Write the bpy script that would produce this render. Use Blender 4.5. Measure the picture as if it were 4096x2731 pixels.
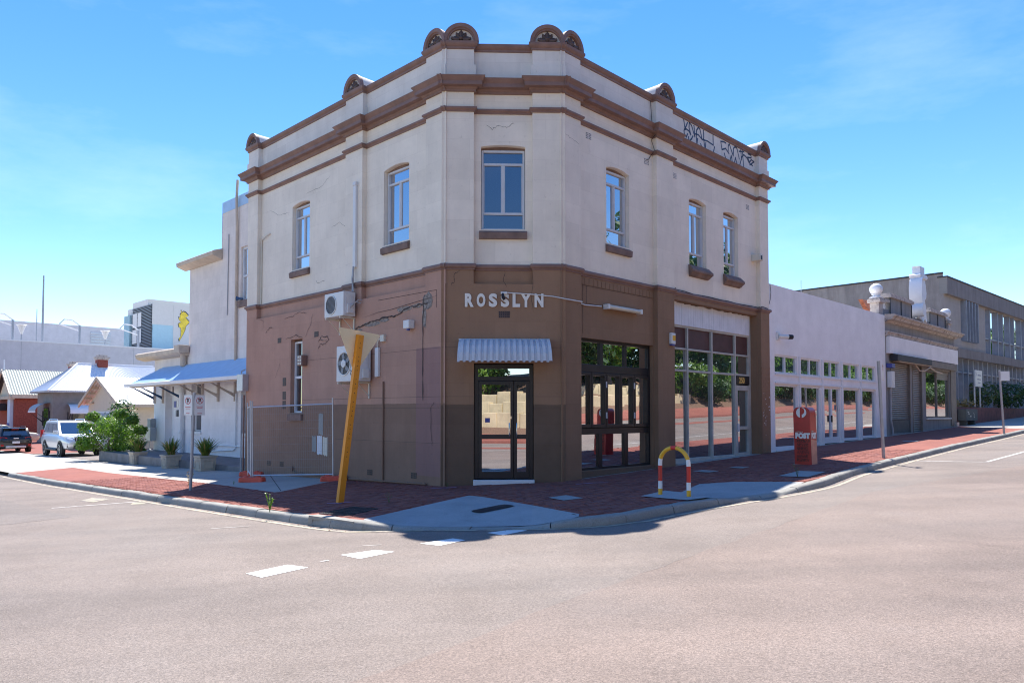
import bpy, bmesh, math, random
from mathutils import Vector, Matrix, noise
random.seed(7)
for o in list(bpy.data.objects): bpy.data.objects.remove(o)
SC = bpy.context.scene
COL = SC.collection
R = math.radians

# ------------------------------------------------------------------ camera, sky, sun, exposure
cam_d = bpy.data.cameras.new('camera'); cam = bpy.data.objects.new('camera', cam_d); COL.objects.link(cam)
cam.location = (0, 0, 1.6203)
cam.rotation_euler = (math.pi/2 + 0.0365, 0, 0)
cam_d.sensor_width = 36.0; cam_d.lens = 25.995; cam_d.shift_y = 0.0439
cam_d.clip_start = 0.05; cam_d.clip_end = 3000
SC.camera = cam
SUN_EL, SUN_AZ = 58.5, -4.5          # sun straight ahead of the camera, behind the building
W = bpy.data.worlds.new('World'); SC.world = W; W.use_nodes = True
wn = W.node_tree.nodes; wl = W.node_tree.links; wn.clear()
sky = wn.new('ShaderNodeTexSky'); sky.sky_type = 'NISHITA'; sky.sun_disc = False
sky.sun_elevation = R(SUN_EL); sky.sun_rotation = R(SUN_AZ); sky.altitude = 0
sky.air_density = 1.0; sky.dust_density = 0.0; sky.ozone_density = 1.6
bg = wn.new('ShaderNodeBackground'); bg.inputs['Strength'].default_value = 0.102
wo = wn.new('ShaderNodeOutputWorld')
# thin high cloud, the same over the whole sky
tc = wn.new('ShaderNodeTexCoord'); mp = wn.new('ShaderNodeMapping'); mp.inputs['Scale'].default_value = (1.2, 2.4, 5.0)
mp.inputs['Rotation'].default_value = (0, 0, 0.5); mp.inputs['Location'].default_value = (0.3, 1.1, 0.2)
nz = wn.new('ShaderNodeTexNoise'); nz.inputs['Scale'].default_value = 1.6; nz.inputs['Detail'].default_value = 7; nz.inputs['Roughness'].default_value = 0.62
cr = wn.new('ShaderNodeValToRGB'); cr.color_ramp.elements[0].position = 0.50; cr.color_ramp.elements[1].position = 0.86
cr.color_ramp.elements[0].color = (0, 0, 0, 1); cr.color_ramp.elements[1].color = (0.13, 0.13, 0.13, 1)
mx = wn.new('ShaderNodeMixRGB'); mx.inputs['Color2'].default_value = (9.0, 9.3, 9.8, 1)
wl.new(tc.outputs['Generated'], mp.inputs['Vector']); wl.new(mp.outputs['Vector'], nz.inputs['Vector'])
wl.new(nz.outputs['Fac'], cr.inputs['Fac']); wl.new(cr.outputs['Color'], mx.inputs['Fac'])
hs = wn.new('ShaderNodeHueSaturation'); hs.inputs['Saturation'].default_value = 1.34; hs.inputs['Hue'].default_value = 0.510
wl.new(sky.outputs['Color'], hs.inputs['Color']); wl.new(hs.outputs['Color'], mx.inputs['Color1'])
wl.new(mx.outputs['Color'], bg.inputs['Color']); wl.new(bg.outputs['Background'], wo.inputs['Surface'])
sd = bpy.data.lights.new('sun', 'SUN'); sd.energy = 3.9; sd.angle = R(0.53); sd.color = (1.0, 0.955, 0.89)
so = bpy.data.objects.new('sun', sd); COL.objects.link(so); so.location = (0, 30, 60)
so.rotation_euler = (-(math.pi/2 - R(SUN_EL)), 0, R(-SUN_AZ))
SC.view_settings.view_transform = 'Standard'; SC.view_settings.look = 'None'
SC.view_settings.gamma = 1.0; SC.view_settings.use_curve_mapping = False
SC.view_settings.exposure = 1.24
SC.render.engine = 'CYCLES'
SC.render.resolution_x = 1024; SC.render.resolution_y = 682
SC.cycles.max_bounces = 6
SC.cycles.filter_width = 1.1

# ------------------------------------------------------------------ frames of the place
D = Vector((-1.5323, 16.5)); dL = Vector((-.71211, .70207)); nL = Vector((-.70207, -.71211))
dC = Vector((.99942, .03409)); nC = Vector((.03409, -.99942))
E = D + dC*2.6862; dR = Vector((.70207, .71211)); nR = Vector((.71211, -.70207))
class Frame:
    def __init__(s, P, d, n): s.P, s.d, s.n = Vector(P), Vector(d), Vector(n)
    def __call__(s, a, o, z):
        q = s.P + s.d*a + s.n*o; return Vector((q.x, q.y, z))
    def off(s, o, a=0): return Frame(s.P + s.n*o + s.d*a, s.d, s.n)
FL = Frame(D - nL*.135, dL, nL)      # left wall, o=0 main wall plane, pilasters proud .135
FC = Frame(D - nC*.135, dC, nC)
FR = Frame(E - nR*.135, dR, nR)
WF = Frame((0, 0), (1, 0), (0, -1))  # plain world frame: a=X, o=-Y
def gz(x, y=0):
    if x >= -14: return .036*(x + 1.5323)
    return -.449 + .018*(x + 14)

# ------------------------------------------------------------------ mesh builder
class MB:
    def __init__(s): s.v, s.f, s.uv, s.mi = [], [], [], []
    def face(s, pts, uv=None, mi=0):
        i = len(s.v); s.v += [Vector(p) for p in pts]; s.f.append(list(range(i, i+len(pts)))); s.uv.append(uv); s.mi.append(mi)
    def hexa(s, p, uvs=None, mi=0):     # 8 points: bottom 0-3, top 4-7
        for q in ((0,1,2,3),(4,5,6,7),(0,1,5,4),(1,2,6,5),(2,3,7,6),(3,0,4,7)):
            s.face([p[i] for i in q], None, mi)
    def box(s, F, a0, a1, o0, o1, z0, z1, mi=0):
        p = [F(a0,o0,z0),F(a1,o0,z0),F(a1,o1,z0),F(a0,o1,z0),F(a0,o0,z1),F(a1,o0,z1),F(a1,o1,z1),F(a0,o1,z1)]
        c = [(a0,z0),(a1,z0),(a1,z0),(a0,z0),(a0,z1),(a1,z1),(a1,z1),(a0,z1)]
        for q in ((0,1,2,3),(4,5,6,7),(0,1,5,4),(1,2,6,5),(2,3,7,6),(3,0,4,7)):
            s.face([p[i] for i in q], [c[i] for i in q], mi)
        return s
    def rings(s, rr, closed=True, cap=True, mi=0):
        for a, b in zip(rr[:-1], rr[1:]):
            n = len(a)
            for i in range(n if closed else n-1):
                j = (i+1) % n; s.face([a[i], a[j], b[j], b[i]], None, mi)
        if cap: s.face(rr[0], None, mi); s.face(rr[-1], None, mi)
        return s
    def tube(s, pts, r, n=8, cap=True, mi=0):
        pts = [Vector(p) for p in pts]; rr = []
        up = Vector((0,0,1)); pu = None
        for i, p in enumerate(pts):
            t = (pts[min(i+1,len(pts)-1)] - pts[max(i-1,0)]).normalized()
            if pu is None:
                u = t.cross(up if abs(t.z) < .9 else Vector((1,0,0))).normalized()
            else:
                u = (pu - t*pu.dot(t)).normalized()
            pu = u; w = t.cross(u); rad = r[i] if isinstance(r, (list, tuple)) else r
            rr.append([p + u*math.cos(2*math.pi*k/n)*rad + w*math.sin(2*math.pi*k/n)*rad for k in range(n)])
        return s.rings(rr, True, cap, mi)
    def sweep(s, pts, prof, cap=True, mi=0):  # prof(i) -> list of 3D points
        return s.rings([prof(i) for i in range(len(pts))], True, cap, mi)
    def prism(s, poly, vec, mi=0):
        a = [Vector(p) for p in poly]; b = [p + Vector(vec) for p in a]
        return s.rings([a, b], True, True, mi)
    def lathe(s, c, prof, n=16, mi=0):   # prof [(r,z)]
        c = Vector(c)
        return s.rings([[c + Vector((r*math.cos(2*math.pi*k/n), r*math.sin(2*math.pi*k/n), z)) for k in range(n)] for r, z in prof], True, True, mi)
    def strip(s, F, path, w, o, mi=0):   # flat ribbon on a wall plane, path [(a,z)]
        P = [Vector(p) for p in path]
        for i in range(len(P)-1):
            t = (P[i+1]-P[i]).normalized(); nn = Vector((-t.y, t.x))*(w/2); e = t*(w*.35)
            s.face([F((q).x, o, (q).y) for q in (P[i]-e+nn, P[i+1]+e+nn, P[i+1]+e-nn, P[i]-e-nn)], None, mi)
        return s
    def build(s, name, mat, parent=None, smooth=False, bevel=0, merge=True):
        me = bpy.data.meshes.new(name)
        L = Vector(parent['_w']) if parent is not None and '_w' in parent else Vector((0,0,0))
        me.from_pydata([tuple(v - L) for v in s.v], [], s.f)
        mats = mat if isinstance(mat, (list, tuple)) else [mat]
        for m in mats: me.materials.append(M[m] if isinstance(m, str) else m)
        for p, mi in zip(me.polygons, s.mi): p.material_index = mi
        if any(u for u in s.uv):
            ul = me.uv_layers.new(name='UVMap'); k = 0
            for f, u in zip(s.f, s.uv):
                for j in range(len(f)):
                    if u: ul.data[k].uv = u[j]
                    k += 1
        if merge or bevel:
            bm = bmesh.new(); bm.from_mesh(me)
            bmesh.ops.remove_doubles(bm, verts=bm.verts, dist=1e-5)
            bmesh.ops.recalc_face_normals(bm, faces=bm.faces)
            if bevel: bmesh.ops.bevel(bm, geom=[e for e in bm.edges if e.is_manifold and e.calc_face_angle(0) > .6], offset=bevel, segments=2, affect='EDGES', profile=.6)
            bm.to_mesh(me); bm.free()
        if smooth:
            for p in me.polygons: p.use_smooth = True
            if smooth != 'all': me.set_sharp_from_angle(angle=R(40))
        ob = bpy.data.objects.new(name, me); COL.objects.link(ob)
        if parent is not None:
            ob.parent = parent; ob['_w'] = list(L)
        else: ob['_w'] = [0,0,0]
        return ob
def thing(name, loc, label, cat, group=None):
    o = bpy.data.objects.new(name, None); o.empty_display_size = .3; COL.objects.link(o); o.location = loc; o['_w'] = list(loc)
    return tag(o, label, cat, group)
def tag(o, label=None, cat=None, group=None, kind=None):
    if label: o['label'] = label
    if cat: o['category'] = cat
    if group: o['group'] = group
    if kind: o['kind'] = kind
    return o
def move(ob, loc):    # give a top-level mesh its own origin
    loc = Vector(loc); ob.data.transform(Matrix.Translation(-loc)); ob.location = loc; ob['_w'] = list(loc); return ob
def copy_tree(o, parent=None):
    c = o.copy(); COL.objects.link(c)
    if parent is not None: c.parent = parent
    for ch in o.children: copy_tree(ch, c)
    return c
def text_mesh(txt, size, depth, name, mat, parent, F, a, o, z, sx=1.0, offset=0.0, bold=0, shear=0):
    cu = bpy.data.curves.new(name, 'FONT'); cu.body = txt; cu.size = size; cu.extrude = depth; cu.offset = bold; cu.space_character = 1.0+offset; cu.shear = shear
    cu.resolution_u = 4
    t = bpy.data.objects.new('tmp', cu); COL.objects.link(t)
    dg = bpy.context.evaluated_depsgraph_get(); me = bpy.data.meshes.new_from_object(t.evaluated_get(dg))
    bpy.data.objects.remove(t); bpy.data.curves.remove(cu)
    L = Vector(parent['_w']) if parent is not None else Vector((0,0,0))
    for v in me.vertices:
        x, y, d = v.co; v.co = F(a + x*sx, o + d, z + y) - L
    me.materials.clear(); me.materials.append(M[mat]); me.name = name
    ob = bpy.data.objects.new(name, me); COL.objects.link(ob); ob['_w'] = list(L)
    if parent is not None: ob.parent = parent
    return ob

# ------------------------------------------------------------------ materials
M = {}
def nodes(name):
    m = bpy.data.materials.new(name); m.use_nodes = True; n = m.node_tree.nodes; l = m.node_tree.links
    b = n['Principled BSDF']; M[name] = m; return m, n, l, b
def ramp(n, l, fac, stops):
    r = n.new('ShaderNodeValToRGB'); e = r.color_ramp.elements
    while len(e) < len(stops): e.new(.5)
    for k, (p, c) in zip(e, stops): k.position = p; k.color = (*c, 1) if len(c) == 3 else c
    l.new(fac, r.inputs['Fac']); return r.outputs['Color']
def noise_fac(n, l, co, scale, detail=5, rough=.6, vec=None):
    t = n.new('ShaderNodeTexNoise'); t.inputs['Scale'].default_value = scale; t.inputs['Detail'].default_value = detail; t.inputs['Roughness'].default_value = rough
    if vec:
        m = n.new('ShaderNodeMapping'); m.inputs['Scale'].default_value = vec; l.new(co, m.inputs['Vector']); co = m.outputs['Vector']
    l.new(co, t.inputs['Vector']); return t.outputs['Fac']
def mixc(n, l, fac, a, b, mode='MIX'):
    m = n.new('ShaderNodeMixRGB'); m.blend_type = mode
    for k, x in (('Fac', fac), ('Color1', a), ('Color2', b)):
        if isinstance(x, (int, float)): m.inputs[k].default_value = x
        elif isinstance(x, (tuple, list)): m.inputs[k].default_value = (*x, 1)
        else: l.new(x, m.inputs[k])
    return m.outputs['Color']
def math_(n, l, op, a, b=0.0):
    m = n.new('ShaderNodeMath'); m.operation = op
    for i, x in enumerate((a, b)):
        if isinstance(x, (int, float)): m.inputs[i].default_value = x
        else: l.new(x, m.inputs[i])
    return m.outputs[0]
def bump(n, l, b, fac, strength=.2, dist=.01):
    t = n.new('ShaderNodeBump'); t.inputs['Strength'].default_value = strength; t.inputs['Distance'].default_value = dist
    l.new(fac, t.inputs['Height']); l.new(t.outputs['Normal'], b.inputs['Normal'])
def pm(name, c, rough=.6, metal=0, var=.12, scale=3.0, bmp=0, bscale=60, spec=.5, fine=0, dirt=None):
    m, n, l, b = nodes(name); b.inputs['Roughness'].default_value = rough; b.inputs['Metallic'].default_value = metal
    b.inputs['Specular IOR Level'].default_value = spec
    co = n.new('ShaderNodeTexCoord').outputs['Object']
    f = noise_fac(n, l, co, scale)
    lo = tuple(x*(1-var) for x in c); hi = tuple(min(1, x*(1+var)) for x in c)
    col = ramp(n, l, f, [(.3, lo), (.7, hi)])
    if fine: col = mixc(n, l, fine, col, ramp(n, l, noise_fac(n, l, co, 220, 2), [(.3, (.2,.2,.2)), (.7, (.9,.9,.9))]), 'OVERLAY')
    if dirt: col = mixc(n, l, ramp(n, l, noise_fac(n, l, co, dirt[1], 6, .7), [(dirt[2], (0,0,0)), (dirt[2]+.12, (1,1,1))]), col, dirt[0])
    l.new(col, b.inputs['Base Color'])
    if bmp: bump(n, l, b, noise_fac(n, l, co, bscale, 6), bmp)
    return m
def wall_mat(name, c, c2=None, streak=.25, zsplit=None, c_low=None, crack=True, rough=.85, patch=None, ashlar=.8):
    """painted render: blotches, vertical streaks, ashlar lines; uv = (along wall, height)"""
    m, n, l, b = nodes(name); b.inputs['Roughness'].default_value = rough; b.inputs['Specular IOR Level'].default_value = .25
    uv = n.new('ShaderNodeTexCoord').outputs['UV']; ob = n.new('ShaderNodeTexCoord').outputs['Object']
    sp = n.new('ShaderNodeSeparateXYZ'); l.new(uv, sp.inputs[0])
    col = ramp(n, l, noise_fac(n, l, ob, 1.3, 6, .65), [(.25, tuple(x*.9 for x in c)), (.75, c2 or tuple(min(1, x*1.08) for x in c))])
    if c_low is not None:
        wob = math_(n, l, 'MULTIPLY_ADD', noise_fac(n, l, ob, 2.0, 3), .05)
        st = math_(n, l, 'LESS_THAN', math_(n, l, 'ADD', sp.outputs['Y'], wob), zsplit)
        low = ramp(n, l, noise_fac(n, l, ob, 1.7, 6, .65), [(.25, tuple(x*.88 for x in c_low)), (.75, tuple(x*1.1 for x in c_low))])
        col = mixc(n, l, st, col, low)
    if patch:
        a0, a1, z0, z1, pc = patch
        f = math_(n, l, 'MULTIPLY', math_(n, l, 'GREATER_THAN', sp.outputs['X'], a0), math_(n, l, 'LESS_THAN', sp.outputs['X'], a1))
        f = math_(n, l, 'MULTIPLY', f, math_(n, l, 'MULTIPLY', math_(n, l, 'GREATER_THAN', sp.outputs['Y'], z0), math_(n, l, 'LESS_THAN', sp.outputs['Y'], z1)))
        col = mixc(n, l, math_(n, l, 'MULTIPLY', f, .75), col, pc)
    sk = ramp(n, l, noise_fac(n, l, uv, 1.0, 5, .7, (2.6, .3, 1)), [(.42, (1,1,1)), (.75, (1-streak,)*3)])
    col = mixc(n, l, 1.0, col, sk, 'MULTIPLY')
    bt = n.new('ShaderNodeTexBrick'); bt.inputs['Scale'].default_value = 1.0; bt.inputs['Brick Width'].default_value = 1.15; bt.inputs['Row Height'].default_value = .46; bt.inputs['Mortar Size'].default_value = .004; bt.inputs['Color1'].default_value = (.94,.935,.93,1); bt.inputs['Color2'].default_value = (1.03,1.03,1.03,1); bt.inputs['Mortar'].default_value = (.88,.87,.86,1); l.new(uv, bt.inputs['Vector'])
    col = mixc(n, l, ashlar, col, bt.outputs['Color'], 'MULTIPLY')
    sp2 = ramp(n, l, noise_fac(n, l, ob, 9, 8, .75), [(.28, (.72,.70,.68)), (.4, (1,1,1))])
    col = mixc(n, l, .7, col, sp2, 'MULTIPLY')
    l.new(col, b.inputs['Base Color'])
    bump(n, l, b, noise_fac(n, l, ob, 22, 8, .7), .22, .012)
    return m
def glass(name, tint, refl=.5, rough=0.0, wav=.0, kf=None):
    m, n, l, b = nodes(name)
    g = n.new('ShaderNodeBsdfGlossy'); g.inputs['Roughness'].default_value = rough; g.inputs['Color'].default_value = (.95, .97, 1, 1)
    d = n.new('ShaderNodeBsdfPrincipled'); d.inputs['Base Color'].default_value = (*tint, 1); d.inputs['Roughness'].default_value = .08
    fr = n.new('ShaderNodeLayerWeight'); fr.inputs['Blend'].default_value = .5
    f = math_(n, l, 'ADD', math_(n, l, 'MULTIPLY', fr.outputs['Facing'], (1.0-refl) if kf is None else kf), refl)
    co = n.new('ShaderNodeTexCoord').outputs['Object']
    bp = n.new('ShaderNodeBump'); bp.inputs['Strength'].default_value = .02 + wav; bp.inputs['Distance'].default_value = .02
    l.new(noise_fac(n, l, co, 1.1, 1), bp.inputs['Height']); l.new(bp.outputs['Normal'], g.inputs['Normal'])
    x = n.new('ShaderNodeMixShader'); l.new(f, x.inputs['Fac']); l.new(d.outputs[0], x.inputs[1]); l.new(g.outputs[0], x.inputs[2])
    l.new(x.outputs[0], n['Material Output'].inputs['Surface']); n.remove(b)
    return m
def leaf_mat(name, c1, c2, trans=.35):
    m, n, l, b = nodes(name); oi = n.new('ShaderNodeTexCoord').outputs['Object']
    col = ramp(n, l, noise_fac(n, l, oi, 3.5, 4), [(.3, c1), (.7, c2)])
    l.new(col, b.inputs['Base Color']); b.inputs['Roughness'].default_value = .45
    t = n.new('ShaderNodeBsdfTranslucent'); l.new(mixc(n, l, 1.0, col, (1.3, 1.5, .5), 'MULTIPLY'), t.inputs['Color'])
    x = n.new('ShaderNodeMixShader'); x.inputs['Fac'].default_value = trans
    l.new(b.outputs[0], x.inputs[1]); l.new(t.outputs[0], x.inputs[2]); l.new(x.outputs[0], n['Material Output'].inputs['Surface'])
    return m
CREAM = (.88, .795, .665)
wall_mat('cream_render', CREAM, streak=.06)
wall_mat('cream_parapet', (.80, .745, .67), streak=.08)
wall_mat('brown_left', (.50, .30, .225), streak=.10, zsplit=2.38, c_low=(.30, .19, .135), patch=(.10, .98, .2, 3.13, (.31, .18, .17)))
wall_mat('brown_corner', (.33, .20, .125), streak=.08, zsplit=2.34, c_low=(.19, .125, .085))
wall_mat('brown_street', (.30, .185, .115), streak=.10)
wall_mat('white_render', (.90, .885, .87), streak=.03, ashlar=.25)
wall_mat('white_wing', (.86, .83, .83), streak=.08)
wall_mat('wing_cream', (.84, .755, .68), streak=.08)
wall_mat('concrete_office', (.33, .30, .275), streak=.3)
wall_mat('office_side', (.34, .29, .27), c2=(.42,.36,.32), streak=.35)
wall_mat('office_panel', (.50, .46, .40), streak=.1)
wall_mat('shop_grey', (.33, .32, .31), streak=.3)
wall_mat('deck_wall', (.62, .60, .62), streak=.05, ashlar=0)
pm('trim_brown', (.235, .14, .112), .6, var=.18, bmp=.15)
pm('trim_dark', (.10, .065, .055), .6, var=.2)
pm('trim_stone', (.50, .44, .39), .8, var=.2, bmp=.3, dirt=((.22,.18,.16), 4, .52))
pm('sill_brown', (.21, .14, .115), .75, var=.3, bmp=.4)
pm('alu', (.62, .64, .66), .45, var=.06, spec=.5)
pm('alu_old', (.50, .49, .44), .5, var=.15)
pm('black_frame', (.018, .019, .023), .35, var=.2)
pm('white_paint', (.78, .79, .80), .5, var=.05)
pm('white_board', (.72, .73, .76), .6, var=.08, dirt=((.35,.3,.28), 6, .66))
pm('maroon_panel', (.085, .035, .032), .55, var=.25)
pm('plastic_white', (.74, .74, .72), .45, var=.05)
pm('plastic_cream', (.66, .62, .52), .5, var=.08)
pm('ac_grey', (.22, .23, .25), .5)
pm('ac_dark', (.03, .03, .035), .5)
pm('crack_dark', (.075, .055, .048), .95, var=.3)
pm('broken_render', (.28, .24, .21), .95, var=.5, scale=14, bmp=.8, bscale=30)
pm('galv', (.55, .57, .60), .42, metal=.5, var=.1)
pm('galv_dull', (.40, .41, .42), .6, metal=.2, var=.15)
pm('steel', (.62, .63, .65), .22, metal=1.0, var=.05)
pm('orange_post', (.80, .30, .015), .5, var=.08)
pm('sign_back', (.90, .74, .45), .5, var=.06)
pm('sign_white', (.80, .80, .78), .4, var=.04)
pm('sign_red', (.62, .04, .04), .4)
pm('sign_blue', (.06, .08, .32), .4)
pm('hi_yellow', (.80, .44, .03), .4, var=.1)
pm('hi_red', (.62, .03, .025), .35, var=.1)
pm('hi_white', (.82, .82, .80), .4)
pm('foot_orange', (.80, .11, .06), .55, var=.15, bmp=.1)
pm('post_red', (.46, .018, .022), .3, var=.2, dirt=((.07,.01,.012), 7, .60))
pm('post_faded', (.74, .34, .23), .6, var=.2, dirt=((.34,.05,.04), 3, .63))
pm('ink', (.012, .012, .016), .5)
pm('ink_blue', (.03, .045, .09), .5, var=.4)
pm('roof_blue', (.42, .60, .80), .45, var=.07, dirt=((.75,.8,.85), 5, .68))
pm('roof_white', (.82, .82, .83), .5, var=.03)
pm('roof_green', (.50, .51, .42), .5, var=.04)
pm('timber_cream', (.56, .45, .34), .6, var=.15)
pm('blue_bracket', (.03, .085, .19), .45, var=.2)
pm('bracket_cream', (.58, .49, .42), .6)
pm('brick_wall_red', (.27, .065, .045), .85, var=.3, scale=9)
pm('brick_orange', (.50, .16, .07), .85, var=.35, scale=5)
pm('grey_house', (.22, .21, .20), .8, var=.12)
pm('gable_cream', (.68, .58, .44), .8, var=.05)
pm('charcoal', (.035, .036, .042), .6, var=.2)
pm('platform', (.13, .135, .15), .6, var=.3, bmp=.2)
pm('pot_stone', (.46, .41, .33), .85, var=.18, bmp=.3)
pm('soil', (.06, .045, .035), .95)
pm('shutter', (.26, .235, .215), .45, var=.12, metal=.2)
pm('shop_frame', (.20, .17, .145), .6, var=.2)
pm('planter_red', (.20, .055, .05), .7, var=.35)
pm('utility_box', (.09, .10, .10), .6, var=.2, dirt=((.5,.5,.5), 9, .70))
pm('tower_beige', (.66, .64, .60), .7, var=.03); pm('tower_blue', (.42, .62, .68), .7, var=.04); pm('louvre', (.24, .28, .32), .5, var=.1)
pm('tower_teal', (.28, .42, .46), .6); pm('back_blue', (.56, .66, .76), .7, var=.04); pm('lion_yellow', (.80, .60, .06), .6, var=.25, scale=2)
pm('pole_metal', (.36, .38, .42), .5, var=.1, metal=.3)
pm('car_silver', (.70, .72, .74), .22, metal=.35, var=.02, spec=.7); pm('car_dark', (.012, .014, .018), .15, spec=.7, var=.1); pm('car_cream', (.66, .60, .44), .3, spec=.6, var=.03)
pm('tyre', (.018, .018, .018), .85); pm('rim', (.55, .56, .58), .35, metal=.7); pm('car_trim', (.02, .02, .022), .5); pm('chrome', (.75, .76, .78), .12, metal=1.0)
pm('tail_red', (.42, .01, .012), .2); pm('head_lamp', (.62, .66, .70), .1, spec=.8)
pm('rosslyn_white', (.80, .77, .70), .5, var=.04)
pm('gold', (.80, .50, .14), .4)
pm('bark', (.16, .12, .09), .9, var=.35, scale=8, bmp=.6)
pm('bark_pale', (.34, .29, .24), .9, var=.35, scale=5, bmp=.5)
pm('limestone', (.62, .50, .30), .9, var=.2, scale=1.2, bmp=.5, bscale=9)
pm('mulch', (.16, .09, .055), .95, var=.4, scale=20, bmp=.8, bscale=30)
glass('glass_shop', (.045, .06, .06), .30, kf=.45)
glass('glass_mirror', (.02, .024, .03), .60, kf=.3)
glass('glass_teal', (.07, .12, .13), .26, kf=.4)
glass('glass_sky', (.010, .026, .07), .085, kf=1.1)
glass('glass_dark', (.012, .014, .018), .08, kf=.35)
glass('glass_office', (.02, .025, .022), .55)
glass('glass_car', (.012, .018, .016), .10, kf=.5)
leaf_mat('leaf_bush', (.06, .15, .014), (.19, .30, .04), .32)
leaf_mat('leaf_dark', (.025, .065, .012), (.07, .14, .03), .25)
leaf_mat('leaf_gum', (.06, .10, .035), (.15, .19, .07), .3)
leaf_mat('leaf_strap', (.05, .12, .018), (.20, .24, .05), .3)
leaf_mat('leaf_straw', (.34, .22, .09), (.45, .34, .15), .2)

# ---- ground materials
def asphalt(name='asphalt', tint=(1,1,1)):
    m, n, l, b = nodes(name); co = n.new('ShaderNodeTexCoord').outputs['Object']
    big = noise_fac(n, l, co, .22, 5, .6)
    c = ramp(n, l, big, [(.30, (.19, .158, .137)), (.5, (.238, .20, .174)), (.72, (.222, .197, .178))])
    pat = noise_fac(n, l, co, .8, 7, .7)
    c = mixc(n, l, 1.0, c, ramp(n, l, pat, [(.30, (.86,.85,.84)), (.55, (1,1,1)), (.8, (1.06,1.05,1.04))]), 'MULTIPLY')
    v = n.new('ShaderNodeTexVoronoi'); v.inputs['Scale'].default_value = 115; l.new(co, v.inputs['Vector'])
    ag = ramp(n, l, v.outputs['Color'], [(.0, (.62,.60,.58)), (.45, (.98,.97,.96)), (1.0, (1.42,1.38,1.34))])
    c = mixc(n, l, .9, c, ag, 'MULTIPLY')
    f2 = noise_fac(n, l, co, 45, 3, .7)
    c = mixc(n, l, .8, c, ramp(n, l, f2, [(.3, (.68,.67,.66)), (.7, (1.28,1.27,1.26))]), 'MULTIPLY')
    # long wheel-track bands following the main street
    mpp = n.new('ShaderNodeMapping'); mpp.inputs['Rotation'].default_value = (0, 0, R(-45.4)); mpp.inputs['Scale'].default_value = (.06, .9, 1); l.new(co, mpp.inputs['Vector'])
    tr = noise_fac(n, l, mpp.outputs['Vector'], 1.0, 3, .5)
    c = mixc(n, l, .8, c, ramp(n, l, tr, [(.35, (.84,.84,.85)), (.65, (1.08,1.06,1.05))]), 'MULTIPLY')
    st = noise_fac(n, l, co, .42, 4, .75)
    c = mixc(n, l, .9, c, ramp(n, l, st, [(.28, (.80,.79,.79)), (.36, (1,1,1)), (.66, (1,1,1)), (.74, (1.09,1.08,1.07))]), 'MULTIPLY')
    sp = noise_fac(n, l, co, 160, 1)
    c = mixc(n, l, ramp(n, l, sp, [(.74, (0,0,0)), (.78, (1,1,1))]), c, (.55, .50, .46))
    c = mixc(n, l, 1.0, c, tint, 'MULTIPLY')
    l.new(c, b.inputs['Base Color']); b.inputs['Roughness'].default_value = .82; b.inputs['Specular IOR Level'].default_value = .35
    bump(n, l, b, v.outputs['Distance'], .55, .006)
    return m
asphalt(); asphalt('asphalt_patch', (1.02,.965,.945)); asphalt('asphalt_old', (.93,.95,.97))
def concrete(name, c, var=.15, crk=0):
    m, n, l, b = nodes(name); co = n.new('ShaderNodeTexCoord').outputs['Object']
    col = ramp(n, l, noise_fac(n, l, co, .9, 7, .7), [(.28, tuple(x*(1-var) for x in c)), (.72, tuple(x*(1+var*.6) for x in c))])
    col = mixc(n, l, .9, col, ramp(n, l, noise_fac(n, l, co, 60, 4, .7), [(.3, (.72,)*3), (.7, (1.2,)*3)]), 'MULTIPLY')
    col = mixc(n, l, .8, col, ramp(n, l, noise_fac(n, l, co, 5, 8, .75), [(.30, (.62,.6,.58)), (.42, (1,1,1))]), 'MULTIPLY')
    l.new(col, b.inputs['Base Color']); b.inputs['Roughness'].default_value = .88
    bump(n, l, b, noise_fac(n, l, co, 70, 5), .35, .006); return m
concrete('concrete', (.44, .41, .36)); concrete('concrete_patch', (.40, .40, .385), .22); concrete('kerb_stone', (.34, .325, .285), .28); concrete('lid_concrete', (.36,.36,.34))
concrete('sand_ground', (.40, .34, .27))
def paver(name, rnd):
    m, n, l, b = nodes(name); co = n.new('ShaderNodeTexCoord').outputs['Object']
    if rnd == 'obj': f = n.new('ShaderNodeObjectInfo').outputs['Random']
    elif rnd == 'geo': f = n.new('ShaderNodeNewGeometry').outputs['Random Per Island']
    else: f = noise_fac(n, l, co, 4, 2)
    c = ramp(n, l, f, [(0, (.215, .068, .052)), (.35, (.275, .092, .066)), (.7, (.31, .112, .08)), (1, (.255, .10, .085))])
    c = mixc(n, l, .9, c, ramp(n, l, noise_fac(n, l, co, .7, 6, .7), [(.3, (.78,.74,.76)), (.7, (1.12,1.1,1.08))]), 'MULTIPLY')
    c = mixc(n, l, .7, c, ramp(n, l, noise_fac(n, l, co, 70, 3), [(.3, (.75,)*3), (.7, (1.2,)*3)]), 'MULTIPLY')
    l.new(c, b.inputs['Base Color']); b.inputs['Roughness'].default_value = .8; b.inputs['Specular IOR Level'].default_value = .3
    bump(n, l, b, noise_fac(n, l, co, 60, 4), .3, .005); return m
paver('paver', 'obj'); paver('paver_geo', 'geo'); paver('paver_bed', 'noise')
pm('line_white', (.80, .80, .77), .6, var=.06, dirt=((.36,.32,.30), 11, .66)); pm('line_faint', (.58, .54, .49), .7, var=.1, dirt=((.27,.235,.215), 7, .5))
pm('line_yellow', (.44, .38, .27), .7, var=.12, dirt=((.24,.205,.18), 5, .50)); pm('line_patch', (.42, .38, .26), .8, var=.1, dirt=((.24,.205,.187), 3, .45))
pm('seam_tar', (.205, .172, .15), .85, var=.12, dirt=((.235,.198,.173), 3, .46)); pm('iron', (.045, .045, .05), .6, var=.3, metal=.3)
pm('pink_paint', (.42, .26, .42), .8)
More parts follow.
